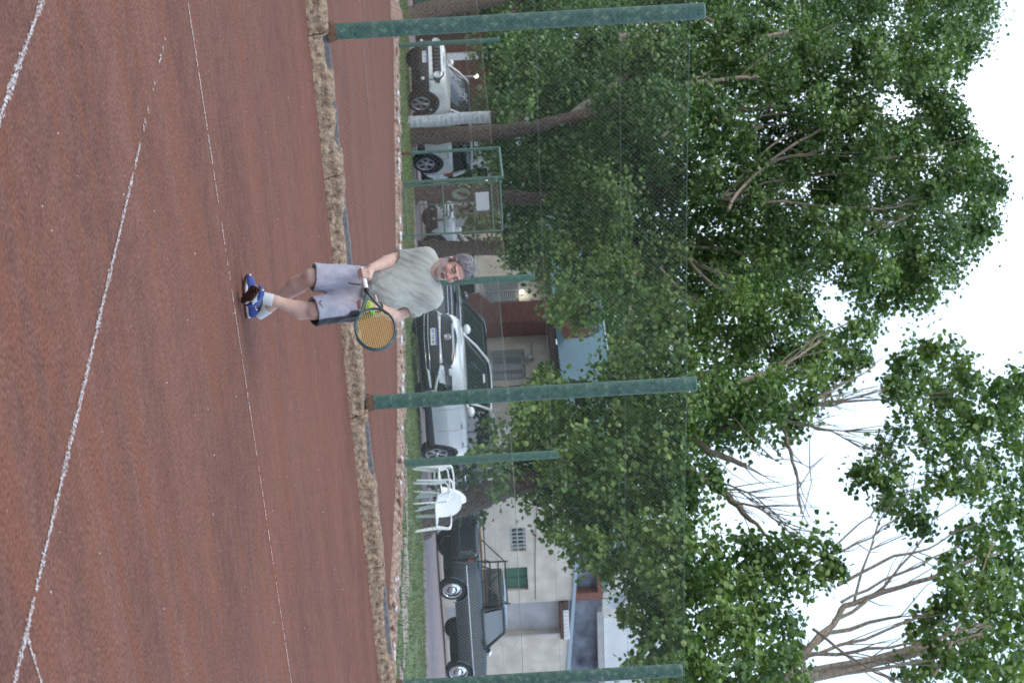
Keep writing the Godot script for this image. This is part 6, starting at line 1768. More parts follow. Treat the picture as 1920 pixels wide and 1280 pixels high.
func tree_f_crown() -> Array:
	return [Vector4(6.1, 5.41, -33.44, 0.38), Vector4(5.38, 6.24, -36.83, 0.47), Vector4(5.61, 5.11, -37.61, 0.47), Vector4(5.85, 4.63, -33.67, 0.38), Vector4(6.75, 5.31, -36.7, 0.56), Vector4(4.31, 3.32, -39.7, 0.38), Vector4(4.88, 4.71, -36.8, 0.51), Vector4(3.74, 3.85, -39.52, 0.47), Vector4(4.1, 4.45, -37.69, 0.6), Vector4(4.39, 3.88, -39.25, 0.56), Vector4(6.05, 5.75, -35.34, 0.46), Vector4(5.64, 4.38, -39.05, 0.47), Vector4(4.64, 6.03, -38.45, 0.52), Vector4(5.8, 5.91, -36.44, 0.38), Vector4(5.47, 5.45, -35.8, 0.39), Vector4(6.53, 4.55, -37.98, 0.42), Vector4(4.82, 5.5, -39.98, 0.65), Vector4(5.29, 5.61, -38.29, 0.46), Vector4(4.9, 4.45, -40.4, 0.4), Vector4(6.69, 6.32, -35.73, 0.46), Vector4(6.59, 6.97, -38.18, 0.54), Vector4(6.26, 5.41, -38.14, 0.5), Vector4(5.84, 4.72, -38.04, 0.43), Vector4(5.92, 6.69, -37.13, 0.54), Vector4(4.39, 5.11, -39.5, 0.47), Vector4(6.48, 6.68, -35.18, 0.43), Vector4(3.91, 4.66, -41.35, 0.47), Vector4(5.42, 6.44, -39.77, 0.4), Vector4(5.63, 4.66, -34.8, 0.34), Vector4(3.85, 3, -40.55, 0.53), Vector4(3.91, 5.54, -41.43, 0.51), Vector4(6.33, 4.48, -34.88, 0.44), Vector4(5.13, 5.04, -36.89, 0.35), Vector4(4.06, 5.35, -37.82, 0.39), Vector4(5.48, 4.72, -38.25, 0.38), Vector4(5.86, 4.26, -38.05, 0.37), Vector4(5.36, 4.31, -40.12, 0.56), Vector4(4.74, 5.63, -36.43, 0.36), Vector4(3.1, 12.11, -38.59, 0.29), Vector4(5.04, 11.32, -39.06, 0.32), Vector4(5.7, 10.22, -37.51, 0.4), Vector4(5.52, 10.53, -34.89, 0.31), Vector4(3.23, 10.26, -42.92, 0.44), Vector4(3.59, 11.58, -41.87, 0.35), Vector4(4.68, 12.08, -41.13, 0.47), Vector4(5.74, 11.66, -38.47, 0.38), Vector4(5.44, 10.99, -37.93, 0.32), Vector4(3.03, 11.24, -38.61, 0.39), Vector4(6.38, 10.77, -38.39, 0.46), Vector4(7.13, 9.76, -37.39, 0.39), Vector4(5.12, 10.17, -37.27, 0.26), Vector4(2.19, 11.95, -42.82, 0.52), Vector4(4.02, 10.3, -41.92, 0.49), Vector4(6.28, 9.91, -37.9, 0.35), Vector4(7, 10.88, -37.04, 0.27), Vector4(5.82, 10.37, -33.4, 0.27), Vector4(5.13, 10.71, -37.51, 0.27), Vector4(6.24, 9.76, -36.03, 0.28), Vector4(3.88, 9.97, -38.13, 0.46), Vector4(5.33, 10.12, -34.95, 0.37), Vector4(3.21, 9.05, -38.06, 0.4), Vector4(6.67, 10.97, -36.02, 0.34), Vector4(2.75, 11.77, -42.08, 0.31), Vector4(2.25, 10.19, -39.5, 0.45), Vector4(6.01, 10.33, -34.54, 0.26), Vector4(6.95, 11.45, -36.8, 0.25), Vector4(4.48, 11.71, -37.48, 0.42), Vector4(5.83, 9.66, -33.31, 0.23), Vector4(2.12, 12.81, -40.86, 0.3), Vector4(6.94, 10.17, -36.46, 0.39), Vector4(3.96, 11.3, -37.15, 0.28), Vector4(3.25, 11.21, -37.74, 0.3), Vector4(3.76, 12.36, -39.49, 0.32), Vector4(2.87, 10.89, -39.18, 0.26), Vector4(4.99, 11.44, -36.95, 0.37), Vector4(6.82, 9.91, -38.11, 0.31), Vector4(2.65, 11.19, -41.88, 0.48), Vector4(2.47, 13.47, -44.56, 0.44), Vector4(4.78, 11.22, -39.9, 0.38), Vector4(5.64, 10.83, -34.21, 0.32), Vector4(6.28, 11.09, -38.17, 0.31), Vector4(3.57, 10.7, -39.67, 0.35), Vector4(5.48, 11.08, -35.2, 0.25), Vector4(5.33, 11.44, -36.17, 0.27), Vector4(2.86, 13.24, -42.72, 0.45), Vector4(2.84, 10.29, -42.75, 0.31), Vector4(6.79, 9.26, -36.55, 0.31), Vector4(4.24, 12.07, -41.34, 0.29), Vector4(3.57, 12.84, -42.71, 0.36), Vector4(4.65, 9.93, -35.63, 0.25), Vector4(6.18, 11.14, -35.21, 0.3), Vector4(4.98, 10.75, -35.9, 0.32), Vector4(2.41, 12.33, -42.64, 0.39), Vector4(3.61, 11.48, -40.05, 0.35), Vector4(5.01, 11.88, -39.69, 0.34), Vector4(2.41, 11.92, -44.91, 0.33), Vector4(5.97, 10.09, -38.49, 0.29), Vector4(4.26, 12.39, -40.01, 0.3), Vector4(6.34, 9.89, -35.22, 0.26), Vector4(6.42, 10.14, -33.2, 0.23), Vector4(3.28, 9.29, -37.58, 0.25), Vector4(6.05, 9.78, -33.16, 0.23), Vector4(2.98, 8.84, -38.23, 0.28), Vector4(7.04, 10.23, -38, 0.26), Vector4(4.7, 7.22, -38.49, 0.56), Vector4(4.48, 7.81, -38.1, 0.48), Vector4(5.07, 6.83, -37.41, 0.52), Vector4(5.04, 7.6, -37.63, 0.42), Vector4(4.79, 8.08, -37.92, 0.32), Vector4(4.82, 6.73, -38.87, 0.49), Vector4(4.04, 3.35, -37.5, 0.31), Vector4(3.93, 2.84, -37.68, 0.27), Vector4(5.8, 4.12, -34.82, 0.15), Vector4(5.89, 3.77, -34.67, 0.13), Vector4(6.08, 4.22, -34.38, 0.13)]

func tree_f_wood() -> Array:
	return [
		["trunk", [Vector4(6.86, -0.42, -36.48, 0.355), Vector4(6.89, 1, -36.44, 0.304), Vector4(6.9, 3.02, -36.42, 0.263), Vector4(6.88, 5.06, -36.45, 0.233), Vector4(6.8, 6.81, -36.57, 0.203)]],
		["limb", [Vector4(6.71, 6.78, -36.35, 0.076), Vector4(5.9, 7.96, -37.59, 0.063), Vector4(5.58, 8.49, -38.08, 0.058), Vector4(5.29, 9.88, -38.52, 0.048), Vector4(5.06, 10.84, -38.86, 0.038), Vector4(4.83, 11.82, -39.21, 0.022)]],
		["limb", [Vector4(6.58, 6.86, -36.17, 0.055), Vector4(6.36, 8.97, -36.51, 0.041), Vector4(6.12, 10.81, -36.88, 0.026)]],
		["limb", [Vector4(6.8, 7.04, -36.76, 0.061), Vector4(6.45, 9.23, -37.29, 0.052), Vector4(6.09, 10.95, -37.84, 0.032)]],
		["limb", [Vector4(6.73, 6.95, -36.13, 0.060), Vector4(6.49, 8.75, -36.49, 0.051), Vector4(6.22, 10.81, -36.9, 0.031)]],
		["limb", [Vector4(6.76, 6.94, -36.44, 0.056), Vector4(6.5, 9.23, -36.85, 0.046), Vector4(6.14, 10.73, -37.4, 0.031)]],
		["limb", [Vector4(6.59, 6.83, -35.97, 0.045), Vector4(6.53, 8.46, -36.07, 0.035), Vector4(6.33, 10.57, -36.38, 0.020)]],
		["limb", [Vector4(6.37, 6.9, -36.69, 0.046), Vector4(6.31, 8.2, -36.78, 0.036), Vector4(6.24, 9.46, -36.88, 0.020)]],
		["limb", [Vector4(6.43, 6.94, -36.77, 0.041), Vector4(6.14, 8.5, -37.22, 0.031), Vector4(5.75, 10.33, -37.81, 0.021)]],
		["limb", [Vector4(5.87, 7.53, -36.89, 0.031), Vector4(6.31, 8, -36.23, 0.025), Vector4(6.74, 8.74, -35.57, 0.020)]],
		["limb", [Vector4(5.86, 8.03, -37.65, 0.042), Vector4(5.47, 8.96, -38.25, 0.032), Vector4(4.83, 9.95, -39.22, 0.022), Vector4(4.11, 10.8, -40.33, 0.011)]],
		["limb", [Vector4(5.28, 8.24, -38.35, 0.037), Vector4(4.88, 9.35, -38.96, 0.032), Vector4(4.74, 10.28, -39.18, 0.022), Vector4(4.4, 11.08, -39.7, 0.017)]],
		["limb", [Vector4(5.48, 8.19, -37.87, 0.032), Vector4(5.1, 9.55, -38.44, 0.027), Vector4(4.66, 10.92, -39.11, 0.016)]],
		["limb", [Vector4(4.88, 7.61, -38.96, 0.027), Vector4(4.7, 8.54, -39.24, 0.022), Vector4(4.14, 9.85, -40.09, 0.017), Vector4(3.47, 10.56, -41.11, 0.011)]],
		["limb", [Vector4(4.6, 8.29, -39.02, 0.022), Vector4(4.03, 9.26, -39.89, 0.017), Vector4(3.66, 9.73, -40.46, 0.011)]],
		["limb", [Vector4(6.72, 9.49, -35.78, 0.030), Vector4(5.62, 10.67, -37.46, 0.026), Vector4(4.94, 11.3, -38.5, 0.016)]],
		["limb", [Vector4(5.58, 8.49, -38.08, 0.032), Vector4(4.42, 9.34, -39.84, 0.017), Vector4(3.77, 10.03, -40.85, 0.011)]],
		["limb", [Vector4(5.07, 6.23, -38.49, 0.032), Vector4(5.26, 6.51, -38.19, 0.032), Vector4(5.35, 6.59, -38.05, 0.021)]],
		["limb", [Vector4(6.56, 6.88, -36.94, 0.051), Vector4(6.11, 7.95, -37.62, 0.047), Vector4(5.88, 9.41, -37.98, 0.026)]],
	]

func tree_g_crown() -> Array:
	return [Vector4(-10.19, 14.43, -65.22, 0.83), Vector4(-11.69, 2.18, -65.35, 0.7), Vector4(-10.4, 4.43, -65.61, 0.94), Vector4(-10.16, 14.42, -61.72, 0.46), Vector4(-11.7, 5.09, -68.72, 1.09), Vector4(-10.87, 13.36, -63.4, 0.67), Vector4(-9.57, 16.89, -61.36, 0.68), Vector4(-11.18, 14.82, -66.78, 0.79), Vector4(-10.53, 2.47, -65.18, 0.84), Vector4(-10.8, 10.75, -66.37, 0.76), Vector4(-10.45, 8.09, -62.45, 0.84), Vector4(-9.4, 11.38, -60.26, 0.88), Vector4(-10.72, 6.65, -67.32, 0.93), Vector4(-11.99, 3.16, -66.55, 0.84), Vector4(-9.93, 13.02, -64.91, 0.82), Vector4(-10.15, 18.95, -66.44, 0.82), Vector4(-10.19, 12.56, -61.58, 0.68), Vector4(-10.51, 6.5, -62.1, 0.66), Vector4(-10.54, 13.63, -64.69, 0.48), Vector4(-10.89, 5.74, -64.64, 0.64), Vector4(-10.59, 17.01, -66.92, 0.51), Vector4(-10.46, 7.4, -62.12, 0.63), Vector4(-9.25, 13.39, -63.4, 0.81), Vector4(-10.6, 10.02, -61.73, 0.6), Vector4(-10.41, 15.83, -62.1, 0.73), Vector4(-9.84, 3.46, -62.8, 0.6), Vector4(-11.59, 9.49, -66.8, 0.96), Vector4(-9.41, 16.12, -62.01, 0.46), Vector4(-11.13, 19.11, -67.66, 0.57), Vector4(-10.77, 9.97, -64.81, 0.63), Vector4(-10.29, 15.88, -65.31, 0.5), Vector4(-10.59, 15.12, -62.8, 0.52), Vector4(-11.15, 4.22, -63.22, 0.64), Vector4(-8.94, 14.12, -59.8, 0.45), Vector4(-11.06, 12.48, -65.87, 0.67), Vector4(-11.04, 3.28, -67, 0.68), Vector4(-11.21, 17.72, -66.76, 0.73), Vector4(-11.38, 11.4, -66.88, 0.92), Vector4(-11.01, 19.72, -67.93, 0.71), Vector4(-8.9, 15.11, -59.95, 0.53), Vector4(-9.41, 15.61, -64.84, 0.57), Vector4(-9.88, 8.37, -63.31, 0.64)]

func tree_g_wood() -> Array:
	return [
		["trunk", [Vector4(-10.56, -0.65, -61.68, 0.343), Vector4(-10.64, -0.48, -61.8, 0.309), Vector4(-10.93, 0.65, -62.24, 0.277), Vector4(-11.11, 1.69, -62.52, 0.260), Vector4(-11.52, 3.64, -63.14, 0.228), Vector4(-11.49, 7.15, -63.09, 0.158), Vector4(-10.61, 12.17, -61.75, 0.069)]],
		["limb", [Vector4(-11.72, 7.26, -64.36, 0.107), Vector4(-9.38, 9.9, -60.78, 0.068), Vector4(-8.99, 12.16, -60.18, 0.042)]],
	]

# ================================================================ bodies as smooth fields
class Field:
	var o: Vector3; var c: float
	var nx: int; var ny: int; var nz: int
	var a := PackedFloat32Array()
	func _init(lo: Vector3, hi: Vector3, cell: float) -> void:
		o = lo; c = cell
		nx = int((hi.x - lo.x) / c) + 2; ny = int((hi.y - lo.y) / c) + 2; nz = int((hi.z - lo.z) / c) + 2
		a.resize(nx * ny * nz); a.fill(1.0)
	func put(i: int, d: float, k: float, sub: bool) -> void:
		var f := a[i]
		if sub:
			d = -d
			var h := maxf(k - absf(f - d), 0.0) / k
			a[i] = maxf(f, d) + h * h * k * 0.25
		else:
			var h := maxf(k - absf(f - d), 0.0) / k
			a[i] = minf(f, d) - h * h * k * 0.25
	func span(lo: Vector3, hi: Vector3) -> Array:
		return [clampi(int((lo.x - o.x) / c), 0, nx), clampi(int((hi.x - o.x) / c) + 2, 0, nx), clampi(int((lo.y - o.y) / c), 0, ny), clampi(int((hi.y - o.y) / c) + 2, 0, ny), clampi(int((lo.z - o.z) / c), 0, nz), clampi(int((hi.z - o.z) / c) + 2, 0, nz)]
	# tapered capsule; cut: flat at the B end; flat: squeeze along an axis
	func cap(A: Vector3, B: Vector3, ra: float, rb: float, k := 0.03, cut := false, sub := false, axis := Vector3.ZERO, squeeze := 1.0) -> void:
		var m := maxf(ra, rb) * maxf(1.0, squeeze) + k + 2.0 * c
		var s := span(A.min(B) - Vector3.ONE * m, A.max(B) + Vector3.ONE * m)
		var ab := B - A; var l2 := maxf(ab.length_squared(), 1e-9); var dir := ab.normalized()
		for z in range(s[4], s[5]):
			for y in range(s[2], s[3]):
				var row := (z * ny + y) * nx
				for x in range(s[0], s[1]):
					var p := o + Vector3(x, y, z) * c - A
					var t := clampf(p.dot(ab) / l2, 0.0, 1.0)
					var q := p - ab * t
					if squeeze != 1.0: q += axis * (q.dot(axis) * (1.0 / squeeze - 1.0))
					var d := q.length() - lerpf(ra, rb, t)
					if cut: d = maxf(d, (p - ab).dot(dir))
					put(row + x, d, k, sub)
	func ell(m: Vector3, r: Vector3, B := Basis.IDENTITY, k := 0.03, sub := false) -> void:
		var R := maxf(r.x, maxf(r.y, r.z)) + k + 2.0 * c
		var s := span(m - Vector3.ONE * R, m + Vector3.ONE * R)
		var bx := B.x; var by := B.y; var bz := B.z
		for z in range(s[4], s[5]):
			for y in range(s[2], s[3]):
				var row := (z * ny + y) * nx
				for x in range(s[0], s[1]):
					var p := o + Vector3(x, y, z) * c - m
					var q := Vector3(p.dot(bx) / r.x, p.dot(by) / r.y, p.dot(bz) / r.z)
					var k0 := q.length()
					var k1 := (q / r).length()
					put(row + x, k0 * (k0 - 1.0) / maxf(k1, 1e-6), k, sub)
	func clip(n: Vector3, at: Vector3) -> void:             # keeps the side that n points away from
		for z in nz:
			for y in ny:
				var row := (z * ny + y) * nx
				for x in nx:
					if a[row + x] < 0.5: a[row + x] = maxf(a[row + x], (o + Vector3(x, y, z) * c - at).dot(n))
	func val(p: Vector3) -> float:
		var q := (p - o) / c
		var x := clampi(int(q.x), 0, nx - 2); var y := clampi(int(q.y), 0, ny - 2); var z := clampi(int(q.z), 0, nz - 2)
		var f := q - Vector3(x, y, z); var i := (z * ny + y) * nx + x; var sy := nx; var sz := nx * ny
		return lerpf(lerpf(lerpf(a[i], a[i + 1], f.x), lerpf(a[i + sy], a[i + sy + 1], f.x), f.y), lerpf(lerpf(a[i + sz], a[i + sz + 1], f.x), lerpf(a[i + sz + sy], a[i + sz + sy + 1], f.x), f.y), f.z)
	func into(b: MB, tint: Callable, bend = null) -> void:
		var ids := {}
		var sy := nx; var sz := nx * ny
		var off := [0, 1, sy, sy + 1, sz, sz + 1, sz + sy, sz + sy + 1]
		var ed := [[0, 1], [2, 3], [4, 5], [6, 7], [0, 2], [1, 3], [4, 6], [5, 7], [0, 4], [1, 5], [2, 6], [3, 7]]
		for z in nz - 1:
			for y in ny - 1:
				var row := (z * ny + y) * nx
				for x in nx - 1:
					var i := row + x
					var v0 := a[i]
					if v0 > c * 2.5 or v0 < -c * 2.5: continue
					var s := 0
					for k in 8:
						if a[i + off[k]] < 0.0: s += 1
					if s == 0 or s == 8: continue
					var m := Vector3.ZERO; var n := 0
					for e in ed:
						var p: float = a[i + off[e[0]]]; var q: float = a[i + off[e[1]]]
						if (p < 0.0) != (q < 0.0):
							var t := p / (p - q)
							var A := Vector3(e[0] & 1, (e[0] >> 1) & 1, e[0] >> 2); var B := Vector3(e[1] & 1, (e[1] >> 1) & 1, e[1] >> 2)
							m += A.lerp(B, t); n += 1
					var P := o + (Vector3(x, y, z) + m / n) * c
					var h := c * 0.7
					var N := Vector3(val(P + Vector3(h, 0, 0)) - val(P - Vector3(h, 0, 0)), val(P + Vector3(0, h, 0)) - val(P - Vector3(0, h, 0)), val(P + Vector3(0, 0, h)) - val(P - Vector3(0, 0, h))).normalized()
					b.col = tint.call(P, N)
					ids[i] = b.vert(P, N)
		var start := b.ix.size()
		for i in ids:
			var v0 := a[i] < 0.0
			# edges along x, y, z from this corner; quads round them
			for ax in 3:
				var st: int = [1, sy, sz][ax]
				if (a[i + st] < 0.0) == v0: continue
				var u: int = [sy, sz, 1][ax]; var w: int = [sz, 1, sy][ax]
				if not (ids.has(i - u) and ids.has(i - w) and ids.has(i - u - w)): continue
				var q := [ids[i], ids[i - u], ids[i - u - w], ids[i - w]]
				if v0: b.ix.append_array([q[0], q[2], q[1], q[0], q[3], q[2]])
				else: b.ix.append_array([q[0], q[1], q[2], q[0], q[2], q[3]])
		if bend != null:
			for i in ids:
				var k: int = ids[i]
				b.v[k] += b.n[k] * bend.call(b.v[k], b.n[k])
			# normals anew
			var acc := {}
			for t in range(start, b.ix.size(), 3):
				var q := (b.v[b.ix[t + 2]] - b.v[b.ix[t]]).cross(b.v[b.ix[t + 1]] - b.v[b.ix[t]])
				for e in 3: acc[b.ix[t + e]] = acc.get(b.ix[t + e], Vector3.ZERO) + q
			for k in acc:
				if acc[k].length_squared() > 0: b.n[k] = acc[k].normalized()

func skin(p: Vector3) -> Color:
	return Color(0.40, 0.225, 0.165)

func build_person() -> void:
	var base := Vector3(-0.38, 0.0, -12.75)
	var P := thing("person", "man in grey-green shirt and lavender shorts walking along the base line with a racket", "person", base)
	var skin_m := mat(Color.WHITE, 0.55, 0.0, 0.35); skin_m.vertex_color_use_as_albedo = true; skin_m.subsurf_scatter_enabled = true; skin_m.subsurf_scatter_strength = 0.12
	var mott := noise(18.0, 3, 2)
	var tone := func(p: Vector3, n: Vector3) -> Color:
		var q := 1.0 + 0.16 * mott.get_noise_3dv(p)
		return Color(0.51 * q, 0.345 * q, 0.285 * q)
	# joints, from the photograph: x right, y up, z towards the camera
	var Rsh := Vector3(-0.208, 1.228, -0.01); var Lsh := Vector3(0.065, 1.250, 0.0)
	var Relb := Vector3(-0.208, 1.015, -0.01); var Lelb := Vector3(0.165, 1.005, 0.02)
	var Rwr := Vector3(-0.152, 0.872, 0.185); var Lwr := Vector3(0.102, 0.893, 0.19)
	var Rhip := Vector3(-0.07, 0.80, 0.0); var Lhip := Vector3(0.068, 0.80, 0.02)
	var Rkn := Vector3(-0.118, 0.478, 0.115); var Lkn := Vector3(0.105, 0.49, 0.16)
	var Ran := Vector3(0.088, 0.115, -0.07); var Lan := Vector3(0.004, 0.165, 0.185)
	var neck := Vector3(-0.105, 1.265, 0.0); var skull := Vector3(-0.122, 1.425, 0.05)
	# ---- body: trunk, limbs, neck
	var b := MB.new()
	var F := Field.new(Vector3(-0.38, 0.03, -0.22), Vector3(0.32, 1.42, 0.30), 0.0115)
	F.ell(Vector3(-0.055, 1.12, 0.0), Vector3(0.12, 0.15, 0.09)); F.ell(Vector3(0.0, 0.88, 0.01), Vector3(0.125, 0.16, 0.10))
	for q in [[Rsh, Relb, Rwr], [Lsh, Lelb, Lwr]]:
		F.cap(q[0], q[1], 0.047, 0.042, 0.02); F.cap(q[1], q[1].lerp(q[2], 0.35), 0.043, 0.045, 0.02); F.cap(q[1].lerp(q[2], 0.35), q[2], 0.044, 0.029, 0.02)
	F.cap(neck - Vector3(0, 0.06, 0), neck.lerp(skull, 0.55) + Vector3(0, 0, -0.01), 0.062, 0.058, 0.03)
	for q in [[Rhip, Rkn, Ran, Vector3(-0.02, 0.0, -0.03)], [Lhip, Lkn, Lan, Vector3(0.02, 0, -0.03)]]:
		F.cap(q[0], q[1], 0.088, 0.058, 0.03)
		F.cap(q[1], q[1].lerp(q[2], 0.3) + q[3], 0.053, 0.060, 0.025); F.cap(q[1].lerp(q[2], 0.3) + q[3], q[2] + (q[1] - q[2]).normalized() * 0.07, 0.058, 0.034, 0.025)
		F.cap(q[2] + (q[1] - q[2]).normalized() * 0.08, q[2], 0.034, 0.036, 0.02)
		F.ell(q[1] + Vector3(0, 0.0, 0.022), Vector3(0.04, 0.045, 0.036), Basis.IDENTITY, 0.02)
	F.into(b, tone)
	# ---- head: own fine grid in head axes (y up, z to the face), then set on the neck
	var yaw := deg_to_rad(31); var pit := deg_to_rad(15); var rol := deg_to_rad(9)
	var HB := Basis(Vector3.UP, yaw) * Basis(Vector3.RIGHT, pit) * Basis(Vector3(0, 0, 1), rol)
	var hx := Transform3D(HB, skull)
	var G := Field.new(Vector3(-0.105, -0.15, -0.13), Vector3(0.105, 0.14, 0.135), 0.0042)
	G.ell(Vector3(0, 0.028, -0.015), Vector3(0.078, 0.096, 0.096)); G.ell(Vector3(0, -0.045, 0.028), Vector3(0.064, 0.078, 0.064), Basis.IDENTITY, 0.03)
	G.ell(Vector3(0, -0.10, 0.052), Vector3(0.036, 0.026, 0.034), Basis.IDENTITY, 0.03)
	G.cap(Vector3(0, -0.05, -0.03), Vector3(0, -0.15, -0.05), 0.055, 0.056, 0.03)
	G.ell(Vector3(0, 0.022, 0.074), Vector3(0.056, 0.011, 0.016), Basis.IDENTITY, 0.015)
	for s in [-1.0, 1.0]:
		G.ell(Vector3(s * 0.031, 0.004, 0.092), Vector3(0.019, 0.012, 0.014), Basis.IDENTITY, 0.010, true)
		G.ell(Vector3(s * 0.031, 0.004, 0.073), Vector3(0.013, 0.011, 0.0115), Basis.IDENTITY, 0.003)
		G.ell(Vector3(s * 0.031, 0.0125, 0.078), Vector3(0.017, 0.0045, 0.011), Basis(Vector3(0, 0, 1), -s * 0.2), 0.004)
		G.ell(Vector3(s * 0.04, -0.032, 0.068), Vector3(0.024, 0.022, 0.018), Basis.IDENTITY, 0.02)
		G.ell(Vector3(s * 0.079, -0.006, -0.008), Vector3(0.010, 0.033, 0.020), Basis(Vector3.UP, s * 0.35), 0.006)
		G.ell(Vector3(s * 0.088, -0.002, -0.002), Vector3(0.006, 0.016, 0.010), Basis.IDENTITY, 0.004, true)
		G.ell(Vector3(s * 0.013, -0.033, 0.098), Vector3(0.010, 0.008, 0.010), Basis.IDENTITY, 0.006)
		G.ell(Vector3(s * 0.008, -0.041, 0.106), Vector3(0.004, 0.003, 0.005), Basis.IDENTITY, 0.002, true)
	G.cap(Vector3(0, 0.012, 0.084), Vector3(0, -0.028, 0.106), 0.009, 0.0125, 0.012)
	G.ell(Vector3(0, -0.057, 0.087), Vector3(0.026, 0.008, 0.011), Basis.IDENTITY, 0.008); G.ell(Vector3(0, -0.073, 0.085), Vector3(0.022, 0.007, 0.012), Basis.IDENTITY, 0.008)
	G.ell(Vector3(0, -0.065, 0.101), Vector3(0.024, 0.0022, 0.012), Basis.IDENTITY, 0.003, true)
	var grain := noise(90.0, 3, 6)
	b.X = hx
	var face := func(p: Vector3, n: Vector3) -> Color:
		var q := 1.0 + 0.12 * grain.get_noise_3dv(p)
		var c := Color(0.51 * q, 0.305 * q, 0.25 * q)
		if absf(p.x) < 0.02 and p.y < -0.015 and p.y > -0.045 and p.z > 0.095: c = Color(0.53 * q, 0.25 * q, 0.20 * q)   # nose tip
		if absf(p.x) > 0.07 and absf(p.y) < 0.035: c = Color(0.53 * q, 0.23 * q, 0.18 * q)                              # ears
		for s in [-1.0, 1.0]:
			var e := Vector3(s * 0.031, 0.003, 0.084)
			if p.distance_to(e) < 0.0125 and absf(p.y - 0.002) < 0.0048:
				c = Color(0.5, 0.47, 0.45) if absf(p.x - s * 0.031 - 0.001) > 0.0055 else Color(0.04, 0.025, 0.02)
			elif absf(p.x - s * 0.033) < 0.022 and absf(p.y - 0.022 - 0.004 * (1.0 - absf(p.x - s * 0.03) * 40.0)) < 0.0055 and p.z > 0.05: c = Color(0.11 * q, 0.09 * q, 0.085 * q)
		var bd := -0.052 - 0.30 * (absf(p.x) - 0.02) + (0.5 * maxf(absf(p.x) - 0.045, 0.0)) * 3.2
		var bearded: bool = p.y < bd and p.z > -0.02 and p.y > -0.116
		if absf(p.x) < 0.034 and p.y > -0.055 and p.y < -0.041 and p.z > 0.07 and p.z < 0.1: bearded = true
		if p.z > 0.077 and absf(p.x) < 0.022 and p.y < -0.058 and p.y > -0.078:
			return Color(0.34 * q, 0.15 * q, 0.125 * q) if absf(p.y + 0.0655) > 0.0028 else Color(0.08, 0.03, 0.025)
		var line := (p - Vector3(0, 0.078, 0.066)).dot(Vector3(0, -0.62, 0.78).normalized())
		if p.y > 0.0 and line < 0.014 and not bearded:
			c = c.lerp(Color(0.12, 0.112, 0.12), clampf(1.0 - line / 0.014 + 0.9 * grain.get_noise_3dv(p * 1.5), 0.0, 0.85))
		if bearded:
			var w := clampf(0.6 + 0.8 * grain.get_noise_3dv(p * 1.7), 0, 1)
			c = c.lerp(Color(0.50, 0.47, 0.45), 0.45 + 0.5 * w)
		return c
	G.into(b, face)
	b.X = Transform3D.IDENTITY
	# ---- hands
	var butt := Vector3(-0.150, 0.812, 0.215); var tip := Vector3(0.375, 0.925, 0.62)
	var ax := (tip - butt).normalized()
	var wid := (Vector3.UP - ax * ax.y).normalized()                   # across the string bed
	var nrm := ax.cross(wid)                                          # out of the string bed
	# right hand: fist round the grip
	var Hd := Field.new(Vector3(-0.22, 0.74, 0.13), Vector3(-0.02, 0.92, 0.33), 0.0036)
	var gc := butt + ax * 0.055
	var toarm := (Rwr - gc); toarm = (toarm - ax * toarm.dot(ax)).normalized()
	var oth := ax.cross(toarm).normalized()
	if oth.z < 0: oth = -oth
	Hd.cap(Rwr, Rwr.lerp(gc + toarm * 0.03, 0.45), 0.029, 0.026, 0.012)
	Hd.ell(gc + toarm * 0.036 + oth * 0.006, Vector3(0.043, 0.030, 0.018), Basis(ax, oth, ax.cross(oth)), 0.014)
	Hd.cap(Rwr.lerp(gc + toarm * 0.03, 0.4), gc + toarm * 0.034, 0.026, 0.028, 0.014)
	for i in 4:
		var c := gc + ax * (-0.031 + 0.0205 * i)
		var r: float = [0.0085, 0.0095, 0.0098, 0.0092][i]
		var prev := c + toarm * 0.030 + oth * 0.022
		for k in 3:
			var w: float = [0.9, 2.0, 3.1][k]
			var q := c + toarm * (0.027 * cos(w)) + oth * (0.027 * sin(w))
			Hd.cap(prev, q, r, r * 0.94, 0.004); prev = q
	Hd.cap(gc + toarm * 0.03 + ax * 0.02 - oth * 0.012, gc + ax * 0.05 - oth * 0.027, 0.012, 0.010, 0.006); Hd.cap(gc + ax * 0.05 - oth * 0.027, gc + ax * 0.066 - oth * 0.02 - toarm * 0.015, 0.010, 0.0085, 0.004)
	Hd.into(b, tone)
	# left hand: cupped behind and below the throat of the racket
	Hd = Field.new(Vector3(-0.04, 0.75, 0.14), Vector3(0.18, 0.96, 0.42), 0.0036)
	var back := -nrm if nrm.z > 0 else nrm
	var lc := butt + ax * 0.262 + back * 0.035
	var palm := lc + back * 0.045 + wid * 0.012
	Hd.cap(Lwr, Lwr.lerp(palm, 0.5), 0.029, 0.027, 0.012)
	Hd.ell(palm, Vector3(0.036, 0.042, 0.017), Basis(ax, wid, nrm), 0.014)
	Hd.cap(Lwr.lerp(palm, 0.4), palm, 0.027, 0.026, 0.014)
	for i in 4:
		var c := lc + ax * (0.030 - 0.0205 * i)
		var r: float = [0.0092, 0.0098, 0.0095, 0.0085][i]
		var prev := c + back * 0.045 - wid * 0.022
		for q in [c + back * 0.036 - wid * 0.058, c + back * 0.012 - wid * 0.070, c - back * 0.008 - wid * (0.058 - 0.003 * i)]:
			Hd.cap(prev, q, r, r * 0.93, 0.004); prev = q
	Hd.cap(palm + wid * 0.02 + ax * 0.01, lc + wid * 0.05 + back * 0.02 - ax * 0.02, 0.013, 0.011, 0.008); Hd.cap(lc + wid * 0.05 + back * 0.02 - ax * 0.02, lc + wid * 0.048 - back * 0.008 - ax * 0.04, 0.011, 0.009, 0.005)
	Hd.into(b, tone)
	part("body", b, skin_m, P)
	# ---- hair
	var hair := MB.new()
